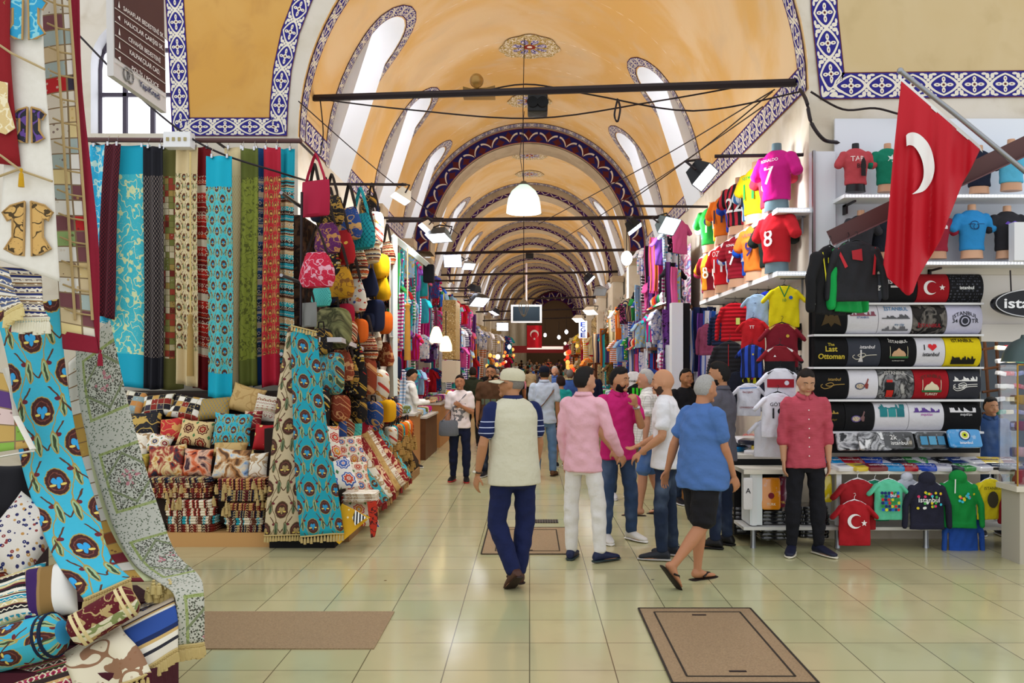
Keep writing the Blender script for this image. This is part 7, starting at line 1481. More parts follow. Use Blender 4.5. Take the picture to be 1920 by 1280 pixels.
def cable(label, pts, r=.010): return tubething('cable', label, 'cable', [Vector(p) for p in catmull([tuple(at(*p)) for p in pts], 6)], r, M_IRON, 5)
cable('thin cable sagging under the nearest tie bar', [(600, 186, 11), (760, 205, 10.6), (1000, 222, 10.2), (1230, 190, 9.8), (1400, 160, 9.4)]); cable('cable rising to the lamp cord from the nearest tie bar', [(880, 178, 10.6), (985, 158, 10.4), (1110, 178, 10.1), (1300, 208, 9.6), (1500, 172, 9)])
for i, (a, b) in enumerate((((1452, 168, 9.2), (1010, 420, 17)), ((1448, 172, 9.2), (1180, 378, 13)), ((1430, 200, 9.2), (1020, 470, 20)), ((560, 190, 10.5), (860, 440, 17)))): cable('straight taut cable %s of the four slanting over the lane' % ['first', 'second', 'third', 'fourth', 'fifth'][i], [a, ((a[0]+b[0])/2, (a[1]+b[1])/2+6, (a[2]+b[2])/2), b], .008)
cable('cable bundle running along the scarf stall to the window', [(150, 68, 9.6), (255, 175, 9.6), (345, 250, 9.6), (420, 290, 9.6), (520, 322, 9.6), (562, 335, 9.9), (600, 345, 11.2)], .012); cable('thick black cable looping on the right corner pier', [(1500, 168, 9.0), (1512, 190, 8.75), (1522, 232, 8.7), (1545, 262, 8.7), (1572, 268, 8.8), (1600, 280, 8.85)], .02); cable('looped cable hanging below the nearest tie bar', [(1158, 185, 9.9), (1152, 215, 9.9), (1158, 228, 9.9), (1163, 205, 9.9), (1160, 190, 9.9)], .012)
cable('left cable hanging from the tie bar end', [(600, 184, 11), (606, 250, 11), (600, 290, 11)], .008); cable('cables along the wall above the white board', [(1520, 172, 8.7), (1580, 205, 8.7), (1640, 203, 8.7), (1690, 215, 8.7), (1760, 230, 8.85)], .012)
t = thing('distribution_box', 'white distribution box above the scarves', 'box', at(336, 264, 9.6)); mb = MB(); mb.box((0, 0, 0), (.30, .14, .17)); mb.build('case', M_WHITE, t)
for i in range(4): mb = MB(); mb.box((-.1+i*.065, -.075, .0), (.03, .01, .04)); mb.build('socket', plain('#a89a6a', .5), t)
# brown direction sign
YS2 = 6.6; A = [at(210, -70, YS2), at(308, -2, 7.6), at(312, 212, 7.6), at(213, 142, YS2)]
t = thing('direction_sign', 'brown hanging street direction sign with white lettering near the arched window', 'sign', (0, 0, 0))
def sg(u, v): return (A[3].lerp(A[2], u)).lerp(A[0].lerp(A[1], u), v)
nn = (A[2]-A[3]).cross(A[0]-A[3]).normalized(); nn = -nn if nn.dot(Vector((0, 0, CAMH))-A[3]) < 0 else nn
mb = MB(); q = [sg(0, 0), sg(1, 0), sg(1, 1), sg(0, 1)]; q = q if (q[1]-q[0]).cross(q[2]-q[0]).dot(nn) > 0 else q[::-1]; mb.poly(q, th=.05, nrm=nn); mb.build('board', plain('#cfcbc8', .5), t, smooth=False)
mb = MB(); q = [sg(0.02, .17)+nn*.004, sg(.98, .17)+nn*.004, sg(.98, .99)+nn*.004, sg(.02, .99)+nn*.004]; mb.poly(q); mb.build('panel', plain('#4a2a2a', .6), t, smooth=False)
WD, HT = (A[2]-A[3]).length, (A[0]-A[3]).length; f = lambda x, y: sg(x/WD, y/HT)+nn*.009
mb = MB()
for i, tx in enumerate(['SAHAFLAR BEDESTENİ SK.', 'HALICILAR ÇARŞISI SK.', 'CEVAHİR BEDESTENİ', 'KALPAKÇILAR CAD.', 'POLİS / POLICE']):
    h_ = .105*HT; yc = HT*(.70-.12*i)-.03; add_text(mb, tx, f, WD*.56, yc, h_*.5, WD*.74*len(tx)/22+.05, bold=.01); 
    a0 = f(WD*.02, yc-h_*.55); a1 = f(WD*.98, yc-h_*.55); mb.tube([a0, a1], .004, 4)
    ax, ay = WD*.09, yc; s_ = h_*.3; mb.poly([f(ax-s_*.6, ay-s_), f(ax+s_*.6, ay-s_), f(ax, ay+s_)] if i in (0, 2, 3) else [f(ax-s_, ay), f(ax+s_*.5, ay-s_*.7), f(ax+s_*.5, ay+s_*.7)])
mb.build('lettering', plain('#e8e2de', .6), t, smooth=False)
mb = MB(); add_text(mb, 'YapıKredi', f, WD*.64, HT*.085, HT*.07, WD*.42, bold=.02); mb.build('bank_lettering', plain('#26305a', .6), t, smooth=False)
mb = MB(); [mb.tube([f(WD*.33+dx+.05*cos(a_), HT*.09+.05*sin(a_)) for a_ in np.linspace(0, 2*pi, 15)], .007, 5) for dx in (-.125, -.055)]; mb.build('ring_emblem', plain('#8a8684', .6), t)
mb = MB(); [mb.tube([sg(u_, 1), sg(u_, 1)+Vector((0, 0, 1.2))], .01, 5) for u_ in (.15, .85)]; mb.build('hanger_rods', M_IRON, t)
# ---------------------------------------------------------------- bags hanging at the left lane corner
PB = {k: mat('bagfab_'+k, f, .8) for k, f in dict(red='#a81a3c', redprint=damask('#c01c3c', '#e0a8b8', 12), dark=floral('#1a1618', ['#c9a23a', '#a8281c', '#d8c8a0'], 26), black=damask('#141216', '#b08a3a', 16), mustard=damask('#c08a1a', '#7a4a1a', 12), moon=lambda n: n.mix(n.vor(n.comb(n.uv()[0], n.uv()[1]), 14) < .25, '#a81a20', '#e0b04a'), teal=ogee('#1fa0a8', '#0f5a68', .07), blue=damask('#2a4a8a', '#d8a85a', 9), purple=damask('#5a1f5a', '#c08a4a', 12), kil=kilim(['#8a2a1c', '#d8b88a', '#2a1a18', '#c05a2a'], .2, 41), kil2=kilim(['#c8a070', '#6a2a1c', '#2a3a5a', '#e0d0b0'], .16, 43), floralw=floral('#e4dccb', ['#b83a2a', '#3a5a9a', '#c98a3a'], 20), orange='#d8641a', yellow='#e0a818', navy='#1c2440', camo=photoish(21, ['#5a5a32', '#8a8a5a', '#3a3a22', '#a09a6a']), grey='#7c7c78', aqua=ogee('#5ac8c0', '#2a8a88', .05), crimson='#9c1030', carn=tulip('#3a9aa8', '#4a2a26', '#2f8fc0', '#8fb28a', .18), rust=damask('#8a3a22', '#d8a06a', 12), cream=damask('#d8cbb0', '#8a5a3a', 11)).items()}
NMB = dict(red='plain crimson', redprint='red printed', dark='dark flowered', black='black and gold', mustard='mustard', moon='red moon-patterned', teal='teal net-patterned', blue='blue and gold', purple='purple brocade', kil='rust kilim', kil2='tan kilim', floralw='white flowered', orange='orange', yellow='yellow', navy='navy', camo='camouflage', grey='grey', aqua='aqua', crimson='dark crimson', carn='turquoise carnation', rust='rust brocade', cream='cream brocade')
GBG = 'bags hanging on the left lane stall'
seen_lab = {}
def uniq(l):
    k = seen_lab.get(l, 0); seen_lab[l] = k+1; return l if k == 0 else l+', '+['farther in', 'farther still', 'farthest in', 'deepest of all'][min(k-1, 3)]
BL = [(592, 372, 'tote', 'red', 52, 8.95, -25), (594, 512, 'hobo', 'redprint', 50, 8.8, -20), (622, 400, 'hobo', 'black', 42, 9.4, -40), (614, 452, 'hobo', 'purple', 44, 9.2, -35), (640, 470, 'hobo', 'moon', 48, 9.7, -40), (655, 425, 'hobo', 'blue', 46, 10, -45), (676, 440, 'hobo', 'teal', 50, 10.2, -40), (602, 555, 'hobo', 'aqua', 36, 9.2, -40), (640, 535, 'hobo', 'mustard', 44, 9.5, -40), (620, 500, 'hobo', 'dark', 40, 9.6, -45), (580, 590, 'tote', 'grey', 36, 8.9, -40),
 (692, 470, 'hobo', 'kil2', 44, 11, -50), (668, 500, 'hobo', 'kil', 44, 10.6, -45), (700, 430, 'backpack', 'floralw', 40, 11.6, -50), (712, 500, 'pouch', 'yellow', 38, 12, -50), (690, 535, 'hobo', 'navy', 40, 11.2, -50), (664, 560, 'hobo', 'floralw', 46, 10.4, -45), (716, 545, 'hobo', 'yellow', 34, 12, -50), (726, 480, 'hobo', 'kil', 34, 12.6, -55), (648, 590, 'pouch', 'crimson', 34, 10.2, -45), (625, 615, 'pouch', 'camo', 62, 9.4, -25), (652, 622, 'pouch', 'kil', 34, 10, -35), (672, 620, 'pouch', 'orange', 36, 10.4, -40), (702, 592, 'backpack', 'navy', 38, 11.2, -45), (720, 605, 'pouch', 'orange', 34, 12, -50), (732, 560, 'hobo', 'dark', 32, 12.8, -55), (602, 640, 'pouch', 'black', 40, 9.1, -30), (690, 655, 'hobo', 'kil', 36, 10.8, -45),
 (618, 700, 'backpack', 'carn', 50, 9.15, -35), (650, 700, 'hobo', 'black', 42, 9.9, -40), (640, 690, 'hobo', 'rust', 44, 9.6, -40), (668, 715, 'backpack', 'dark', 40, 10.3, -45), (684, 705, 'backpack', 'rust', 44, 10.8, -45), (706, 722, 'pouch', 'floralw', 48, 11.4, -45), (722, 668, 'hobo', 'rust', 34, 12.2, -50), (700, 640, 'hobo', 'cream', 32, 11.4, -45), (738, 640, 'hobo', 'purple', 26, 13, -55), (664, 672, 'hobo', 'dark', 38, 10.2, -45), (740, 690, 'backpack', 'navy', 28, 13, -55), (735, 725, 'pouch', 'kil2', 30, 12.8, -50), (596, 752, 'pouch', 'dark', 40, 9.0, -25), (636, 765, 'pouch', 'rust', 40, 9.7, -35), (668, 770, 'pouch', 'black', 38, 10.3, -35), (700, 775, 'pouch', 'blue', 36, 11.0, -40), (725, 770, 'pouch', 'yellow', 34, 11.7, -40)]
KB = list(NMB)
for k_ in range(46):
    Y = 9.6+k_*.085; py = 380+((k_*137) % 400); BL.append((993-1600*2.42/Y, py, ['hobo', 'hobo', 'backpack', 'pouch', 'tote'][k_ % 5], KB[(k_*11+3) % len(KB)], 40*10/Y, Y, -48))
for px, py, kd, mt, wpx, Y, yaw in BL:
    lvl = 'top' if py < 470 else 'upper middle' if py < 560 else 'middle' if py < 650 else 'low'
    sc = 1.25*wpx*Y/FPX/{'hobo': .34, 'tote': .35, 'backpack': .33, 'pouch': .26}[kd]; half = {'hobo': .21, 'tote': .18, 'backpack': .2, 'pouch': .13}[kd]*sc
    bag(uniq('%s %s hanging %s on the left lane stall' % (NMB[mt], {'hobo': 'shoulder bag', 'tote': 'tote bag', 'backpack': 'backpack', 'pouch': 'round bag'}[kd], {'top': 'near the top', 'upper middle': 'above the middle', 'middle': 'in the middle', 'low': 'low down'}[lvl])), at(px, py, Y)+Vector((0, 0, half)), R(yaw), kd, PB[mt], cloth('#2a2220') if mt not in ('red', 'teal') else PB[mt], sc, GBG)
for i, (z, y1) in enumerate(((3.62, 14), (2.75, 14), (1.92, 14))): tubething('hanging_rail', '%s steel rail holding the bags on the left lane stall' % ['upper', 'middle', 'lower'][i], 'rail', [(-2.62, 9.0, z), (-2.62, y1, z)], .02, M_STEEL, 6)
mb = MB(); mb.box((-2.80, 12.0, 1.9), (.14, 3.6, 3.4)); tag(mb.build('stall_backboard', mat('stall_board', photoish(31, ['#2a1c1a', '#4a2a20', '#1a1618', '#6a4a34']), .8), smooth=False), 'dark back panel behind the hanging bags on the left', 'panel')
t = thing('lane_shelf', 'grey shelf jutting out between the bag rows on the left', 'shelf', (0, 0, 0)); mb = MB(); mb.poly([at(598, 632, 9.0), at(640, 632, 9.0), at(692, 655, 11.2), at(655, 650, 11.2)], th=.05, nrm=(0, 0, 1)); mb.build('board', plain('#c9c4c8', .4), t, smooth=False)
cable('white chain hanging at the corner of the bag stall', [(566, 360, 8.9), (565, 470, 8.9), (564, 610, 8.9)], .014)
# sloping pile along the lane
pile = thing('sloping_stand', 'sloping dark stand under the shawls and cushions along the lane', 'stand', (0, 0, 0)); mb = MB(); P = []
for y, w_ in ((8.75, .0), (14.3, 0)): P += [(-2.72, y, 0), (-1.86, y, 0), (-1.86, y, .22), (-2.45, y, 1.15), (-2.72, y, 1.15)]
mb.add(P, [(0, 5, 6, 1), (1, 6, 7, 2), (2, 7, 8, 3), (3, 8, 9, 4), (4, 9, 5, 0), (4, 3, 2, 1, 0), (5, 6, 7, 8, 9)]); mb.build('slope', M_STAND, pile, smooth=False)
mb = MB(); mb.box((-2.28, 11.5, .06), (.88, 5.6, .12)); mb.build('plinth', mat('tan_board2', '#9a7248', .5), pile)
GP2 = 'cushions and bags piled on the sloping stand'
def onslope(y, s, lift=.06): p0, p1 = Vector((-1.86, y, .22)), Vector((-2.45, y, 1.15)); d = (p1-p0); n_ = Vector((d.z, 0, -d.x)).normalized(); return p0+d*s+n_*lift
for lab, y, s_, w_, h_, mt, roll in (('large white suzani cushion with red and blue flowers at the stall corner', 8.95, .78, .48, .42, 'suz2', 6), ('white suzani cushion with a blue rosette', 8.8, .42, .40, .36, 'suz1', -8), ('cream suzani cushion with orange circles', 9.15, .35, .50, .40, 'suz3', 3), ('small suzani cushion with a red flower near the floor', 8.82, .02, .38, .36, 'suz2', 5), ('tan circle-patterned suzani cushion behind the first ones', 9.75, .6, .44, .38, 'suz3', 0)):
    o = put('cushion', cushion_mesh(w_, h_, .13, CP[mt])); o.location = onslope(y, s_, .09)+Vector((.06, -.1, .02)); o.rotation_euler = (R(-38), R(roll), R(30)); tag(o, lab, 'cushion', GP2)
SH = [('cream', 'cream brocade'), ('redfl', 'red flowered'), ('turq', 'turquoise'), ('ivory', 'ivory flowered'), ('redfl', 'dark red flowered'), ('gold', 'gold')]
for i in range(9):
    y = 9.45+i*.36; k, nm = SH[i % 6]; mb = MB(); ph = i*1.3
    def fn(u, v, y=y, ph=ph): p_ = onslope(y+.30*(u-.5)+.05*sin(v*5+ph), 1.02-1.12*v, .05+.035*sin(u*9+ph)+.03*sin(pi*u)); return p_
    mb.grid(lambda u, v: fn(u, v), 12, 14, .35, 1.1); o = mb.build('shawl', CP[k]); tag(o, uniq('%s shawl draped down the sloping stand, %s along' % (nm, ORD[i].replace('lowest', 'first'))), 'shawl', 'shawls draped on the sloping stand')
    sm = o.modifiers.new('t', 'SOLIDIFY'); sm.thickness = .02; fringe(o, [fn(.0, 1), fn(.5, 1), fn(1, 1)], .04, .08, .012, cloth('#b08a5a' if i % 2 else '#8a2a2a'))
CB = ['blue', 'orange', 'navy', 'crimson', 'teal', 'yellow', 'kil', 'floralw', 'purple', 'redprint', 'mustard', 'cream', 'aqua', 'rust', 'dark']
for i in range(34):
    y = 9.9+(i//3)*.40+RND.uniform(-.05, .05); s_ = [.85, .55, .98][i % 3]
    if y < 12.6 and s_ < .8: y += 2.6
    mt = CB[(i*7) % 15]; p_ = onslope(min(y, 14.2), s_, .12)
    bag(uniq('%s bag lying %s the sloping left stand' % (NMB[mt], ['high on', 'half way up', 'on the top ledge of'][i % 3])), p_+Vector((.04, 0, .12)), R(-40+RND.uniform(-25, 25)), 'pouch', PB[mt], M_BLACK, RND.uniform(.9, 1.25), GP2)
for i in range(5): mb = MB(); [tassel(mb, (-1.86+RND.uniform(-.12, .03), 12.2+i*.4+RND.uniform(-.12, .12), RND.uniform(.25, .75)), .10, .03) for _ in range(18)]; tag(mb.build('tassel_bunch', cloth('#a8844a')), 'brown tassel bunch on the sloping stand, %s from the front' % ORD[i].replace('lowest', 'first'), 'tassels', 'tassel bunches at the end of the sloping stand')
foldstack(640, 704, 925, 942, 8.55, 3, lambda i, n: '%s cream folded cloth from the bottom beside the turquoise runner' % ORD[i], .3, GP2, [CP['ivory']])
# ---------------------------------------------------------------- the stalls deeper in the lane
sl = {}
PALN = [('white', '#e2e2ea'), ('pink', '#d85a9a'), ('red', '#b81c28'), ('blue', '#2a5ab8'), ('turquoise', '#2aa8b0'), ('green', '#2f9a4a'), ('black', '#1a1a20'), ('purple', '#6a3a8a'), ('orange', '#dc7424'), ('yellow', '#e0c22a'), ('navy', '#1f2a50'), ('beige', '#cbb88e'), ('brown', '#5a3a26'), ('magenta', '#c2207a'), ('pale blue', '#9ac0e0'), ('olive', '#6a7030')]
PT = {}
def fab(i, kind):
    n_, c = PALN[i]
    if (i, kind) not in PT:
        o_ = PALN[(i*5+3) % 16][1]; f = {0: None, 1: damask(c, o_, 12), 2: stripes2(c, o_, .09), 3: floral(c, [o_, '#e8e0e8', PALN[(i+4) % 16][1]], 18), 4: stripes2(c, '#e8e4ea', .06, 1)}[kind]
        PT[(i, kind)] = cloth(c) if f is None else mat('lane_%d_%d' % (i, kind), f, .85)
    return PT[(i, kind)], [n_, n_+' patterned', n_+' striped', n_+' flowered', n_+' banded'][kind]
_s = MB(); _s.grid(lambda u, v: ((u-.5)*(.26-.04*v), .03*sin(u*12)+.01*sin(v*7), -v*.95), 10, 12, .26, .95); SCM = _s.mesh('scarf', MATS['floor'])
r = random.Random(12)
def depthword(Y): return 'near end' if Y < 19 else 'a third down' if Y < 27 else 'half way down' if Y < 38 else 'far end'
def lane_goods(side, Y0, Y1, rows, X, pal, step=.42, kinds=('tee', 'scarf'), word='row'):
    sn = 'left' if side < 0 else 'right'
    for ri, z in enumerate(rows):
        y = Y0+r.uniform(0, .2)
        while y < Y1:
            i = r.choice(pal); kd = r.choice([0, 0, 1, 2, 3, 4]); m, nm = fab(i, kd); k = r.choice(kinds); st = step*(1+max(0, y-20)*.045); sc = 1.0+max(0, y-20)*.035
            loc = (xo(y)+side*(X+r.uniform(-.12, .12)), y, z+zo(y)+r.uniform(-.06, .06)); rz = side*R(r.uniform(25, 70)); lab = '%s %s in the %s row of the %s stalls, %s' % (nm, {'tee': 'shirt', 'scarf': 'scarf', 'hoodie': 'hooded top'}[k], ['lowest', 'second', 'third', 'top'][min(3, ri)], sn, depthword(y))
            grp = 'clothes hanging on the %s stalls down the lane' % sn
            if k == 'scarf': o = put('scarf', SCM, None, loc); o.rotation_euler = (0, 0, rz); o.scale = (sc,)*3; setmat(o, m); tag(o, lab, 'scarf', grp)
            else: o = put('shirt' if k == 'tee' else 'hoodie', GM[k], None, loc); o.rotation_euler = (0, 0, rz); o.scale = (sc*.78,)*3; setmat(o, m); tag(o, lab, 'shirt' if k == 'tee' else 'hoodie', grp)
            y += st*r.uniform(.8, 1.2)
lane_goods(-1, 15.0, 34, [1.75, 2.5, 3.2, 3.9], 2.35, [0, 3, 4, 5, 1, 13, 2, 10, 14, 7], .46)
lane_goods(-1, 14.2, 17, [3.0, 3.7], 2.3, [0, 4, 13, 5, 14, 11], .4, ('scarf',))
lane_goods(-1, 34, 60, [2.2, 3.5], 2.3, [0, 3, 10, 11, 2, 4, 8], .8)
lane_goods(1, 13.3, 18, [2.1, 2.75, 3.4, 4.1], 2.3, [0, 1, 1, 14, 0, 7, 13, 3, 6], .25, ('scarf', 'scarf', 'scarf', 'tee'))
lane_goods(1, 11.6, 13.2, [2.0, 2.62], 2.5, [0, 1, 7, 13, 10, 0], .26, ('scarf',))
lane_goods(1, 17.5, 24, [1.6, 2.5, 3.3], 2.35, [6, 0, 2, 8, 3, 14, 5, 11], .48)
lane_goods(1, 24, 34, [1.9, 3.0], 2.45, [11, 12, 4, 2, 11, 12, 8], .6, ('scarf', 'tee'))
lane_goods(1, 34, 60, [2.2, 3.3], 2.3, [8, 11, 12, 9, 2, 8, 3], .8)
# counters, panels and posts of those stalls
for side, lst in ((-1, [(14.6, 15.6, .95), (16.4, 18.4, .8), (19, 21.5, .95), (22.5, 25.5, 1.0), (27, 31, 1.0), (33, 38, 1.1), (41, 48, 1.1), (50, 58, 1.1)]), (1, [(11.4, 13.2, .75), (14.2, 16.6, .8), (18, 21, .95), (22.5, 26, 1.0), (28, 32, 1.0), (34, 40, 1.1), (43, 50, 1.1), (52, 60, 1.1)])):
    sn = 'left' if side < 0 else 'right'
    for i, (a_, b_, h_) in enumerate(lst):
        y = (a_+b_)/2; t = thing('stall_counter', '%s stall counter on the %s side of the lane' % (['first', 'second', 'third', 'fourth', 'fifth', 'sixth', 'seventh', 'eighth'][i], sn), 'counter', (xo(y)+side*2.35, y, zo(y))); mb = MB(); mb.box((0, 0, h_/2), (.7, b_-a_, h_)); mb.build('body', M_DWOOD if i % 2 else mat('oak2', '#b07a48', .5), t); mb = MB(); mb.box((0, 0, h_+.02), (.76, b_-a_+.04, .04)); mb.build('top', plain('#c9c2b8', .4), t)
        k = 0
        y2 = a_+.15
        while y2 < b_-.1 and y2 < 36:
            for xx in (-.2, .15):
                c = r.choice(PALN); mb = MB(); superbox(mb, (0, 0, 0), (.24, .24, .14), .4, 12, 6); o = mb.build('goods_bundle', fab(PALN.index(c), r.choice([0, 1, 3]))[0]); o.location = (xo(y2)+side*2.35+xx, y2, zo(y2)+h_+.11); o.rotation_euler.z = r.uniform(0, 1); tag(o, '%s bundle on the %s stall counter, %s side' % (c[0], ['first', 'second', 'third', 'fourth', 'fifth', 'sixth', 'seventh', 'eighth'][i], sn), 'bundle', 'bundles of goods on the lane counters')
            y2 += .36
    for i, y in enumerate((14.8, 18.7, 22.0, 26.2, 32, 39, 49)):
        if side > 0 and i < 2: continue
        t = thing('wall_pilaster', '%s pale stone pilaster from the front between the %s stalls' % (ORD[i].replace('lowest', 'first'), sn), 'pilaster', (xo(y)+side*2.68, y, zo(y))); mb = MB(); mb.box((0, 0, 2.2), (.3, .5, 4.4)); mb.build('shaft', M_WALL, t); mb = MB(); mb.box((0, 0, 4.48), (.36, .6, .18)); mb.build('capital', M_GREY, t)
    mb = MB(); tt = 'stall_backing'
    for (a_, b_, c_) in ((14.5, 21, 0), (22, 34, 1), (35, 60, 2)):
        ys = np.linspace(a_, b_, 8); mb = MB(); mb.add([Vector((xo(y)+side*2.74, y, z_+zo(y))) for y in ys for z_ in (.0, 3.9)], [(2*j, 2*j+1, 2*j+3, 2*j+2) for j in range(7)], [(y*.3, z_) for y in ys for z_ in (0, 3.9)]); tag(mb.build(tt, mat('backing_%d_%d' % (side, c_), photoish(40+c_*7+side*3, [['#d8d8e8', '#5a7ab8', '#b84a6a', '#e8e0e0', '#3a3a4a'], ['#b8a88a', '#8a5a3a', '#c8c0b0', '#4a4a3a'], ['#c88a4a', '#6a4a2a', '#e0c890', '#3a2a20']][c_]), .8), smooth=False), '%s stretch of stocked shelving behind the %s-hand stalls' % (['first', 'second', 'third'][c_], sn), 'shelving', 'stocked shelving down the lane')
# landmark things in the lane
t = thing('framed_showcase', 'white framed showcase standing out from the left stalls', 'showcase', (0, 0, 0)); Yf = 13.6; q = [at(738, 445, 12.6), at(802, 496, 15.6), at(802, 700, 15.6), at(738, 742, 12.6)]
for k, nm in enumerate(('left_stile', 'top_rail')):
    mb = MB(); mb.tube([[q[3], q[0]], [q[0], q[1]], [q[3], q[2]]][k], .06, 4); mb.build(nm, plain('#dce6e4', .4), t)
boxthing('mannequin_skirt', 'black pleated skirt hanging above the left stalls', 'skirt', 804, 513, 15.5, 20, .2, 34, cloth('#17171f'))
t = thing('gold_panel', 'gilded carved panel on the left stalls beyond the milk glass lamps', 'panel', at(856, 620, 20)); mb = MB(); mb.box((-.12, 0, 0), (.3, 1.2, 1.35)); mb.build('carving', mat('gilt', floral('#b8985a', ['#d8c08a', '#6a5230', '#e8dab0'], 26), .5), t); mb = MB(); mb.box((-.12, 0, -.95), (.32, 1.25, .5)); mb.build('lit_case', plain('#e0d4bc', .5), t)
for i, (px, py, Y) in enumerate(((818, 628, 17.5), (836, 645, 18.2))):
    t = thing('pendant_lamp', ['left', 'right'][i]+' one of the two warm milk glass lamps by the left stalls', 'lamp', at(px, py, Y)); mb = MB(); mb.lathe([(0, .18), (.05, .17), (.09, .1), (.13, -.02), (.135, -.14), (.10, -.16), (0, -.16)], (0, 0, 0), 18); mb.build('shade', mat('warm_glass', '#ffe6b0', .4, emit=1.6), t); mb = MB(); mb.tube([(0, 0, .17), (0, 0, .7)], .01, 5); mb.build('cord', M_IRON, t)
t = thing('long_tassel', 'long tan curtain tassel hanging in front of the left lane stalls', 'tassel', at(764, 580, 12.6)); mb = MB(); mb.tube([(0, 0, .9), (0, 0, .05)], .01, 5); mb.build('cord', cloth('#d8c8a0'), t); mb = MB(); mb.lathe([(0, .1), (.05, .06), (.03, .0), (.04, -.05), (.05, -.75), (0, -.75)], (0, 0, 0), 12); mb.build('skirt', cloth('#b8863a'), t)
t = thing('long_tassel', 'long grey curtain tassel hanging beside the bag stall', 'tassel', at(731, 640, 12.2)); mb = MB(); mb.tube([(0, 0, 1.2), (0, 0, .05)], .01, 5); mb.build('cord', cloth('#d8d0c0'), t); mb = MB(); mb.lathe([(0, .1), (.05, .06), (.03, .0), (.04, -.05), (.055, -.8), (0, -.8)], (0, 0, 0), 12); mb.build('skirt', cloth('#8a8478'), t)
t = thing('television', 'flat screen in a white frame hanging in the middle of the lane', 'television', at(987, 588, 31)); k = 31/FPX; mb = MB(); mb.box((0, .05, 0), (58*k, .1, 34*k)); mb.build('frame', plain('#c8ccd0', .4), t, smooth=False); mb = MB(); mb.box((0, -.006, 0), (50*k, .01, 27*k)); mb.build('screen', plain('#1c2832', .6), t, smooth=False); mb = MB(); mb.tube([(0, .05, 17*k), (0, .05, 95*k)], .035, 6); mb.build('pole', plain('#a89898', .4), t)
t = thing('lantern', 'old metal lantern hanging in front of the television', 'lamp', at(982, 572, 24)); mb = MB(); mb.lathe([(0, .28), (.02, .2), (.14, .05), (.15, .03), (0, .03)], (0, 0, 0), 6); mb.lathe([(0, -.34), (.05, -.3), (.07, -.27), (0, -.26)], (0, 0, 0), 6); [mb.tube([(.13*cos(a_), .13*sin(a_), .03), (.13*cos(a_), .13*sin(a_), -.1), (.06*cos(a_), .06*sin(a_), -.28)], .01, 4) for a_ in np.linspace(0, 2*pi, 7)[:-1]]; mb.build('frame', plain('#8a8070', .5), t); mb = MB(); mb.tube([(0, 0, .28), (0, 0, 3.4)], .012, 5); mb.build('chain', M_IRON, t)
t = thing('flag', 'small red flag with crescent and star hung across the lane', 'flag', at(1002, 631, 34)); k = 34/FPX; mb = MB(); mb.grid(lambda u, v: ((u-.5)*28*k, .04*sin(u*9), (v-.5)*42*k), 12, 4); mb.build('flag_cloth', M_FLAG, t); mb = MB(); mb.poly([(a_, -.06, b_) for a_, b_ in crescent(0, .1, .17, R(-90))]); mb.poly([(a_, -.06, b_) for a_, b_ in star(0, -.09, .06, R(90))]); mb.build('crescent_and_star', plain('#efe8e4', .7), t, smooth=False)
t = thing('letter_sign', 'white upright sign with blue letters EGE on the right', 'sign', at(1093, 618, 30)); k = 30/FPX; mb = MB(); mb.box((0, 0, 0), (15*k, .12, 32*k)); mb.build('box', mat('sign_white', '#e6ecf4', .5, emit=.5), t, smooth=False); mb = MB(); [add_text(mb, c_, lambda x, z: (x, -.066, z), 0, (10-10*i)*k, 8.5*k, 9*k, bold=.02) for i, c_ in enumerate('EGE')]; mb.build('letters', plain('#1f3fa8', .5), t, smooth=False)
mb = MB(); mb.grid(lambda u, v: (xo(60)-2.6+5.2*u, 60, zo(60)+2.3+.0*u+v*.5), 6, 2, 5, .5); tag(mb.build('cross_banner', plain('#a83a40', .6)), 'faded red sign board across the far end of the lane', 'sign')
for i, (px, py) in enumerate(((1268, 700), (1286, 700))):
    t = thing('mirror_post', ['white door jamb', 'black door jamb'][i]+' at the near end of the right lane shops', 'post', (0, 0, 0)); a = at(px, 0, 12.2); mb = MB(); mb.box((a.x, 12.2+.1*i, 1.35), (.16 if i == 0 else .12, .2, 2.7)); mb.build('jamb', M_LAM if i == 0 else M_DARK, t, smooth=False)
for i, (px, py, Y, c1, dec) in enumerate(((1188, 712, 13.6, '#e4e2e6', ('ISTANBUL', '#3a3a3a')), (1196, 735, 13.2, '#17181a', ('III', '#3ac82a')), (1192, 758, 12.9, '#8a929a', ('DREAM', '#2a2a2e')), (1214, 722, 13.5, '#d88a2a', ('34', '#2a2a2e')), (1218, 706, 14, '#27408a', ('USA', '#e0e0e8')))):
    garment(['white printed', 'black green-clawed', 'grey DREAM printed', 'orange', 'blue printed'][i]+' t-shirt hanging by the right lane counter', at(px, py-16, Y), R(-20), 'tee', cloth(c1), .62, 'black', [P_text(dec[0], 0, -.25, w=.26, col=dec[1], bold=.03)], group='small t-shirts by the right lane counter')
CAPM = MB(); CAPM.lathe([(.10, -.02), (.105, .02), (.09, .07), (.05, .10), (0, .108)], (0, 0, 0), 16); CAPM.grid(lambda u, v: (sin((u-.5)*2.2)*(.1+.07*v), -cos((u-.5)*2.2)*(.1+.09*v), -.01-.02*v), 10, 3); CAPM = CAPM.mesh('cap', MATS['floor'])
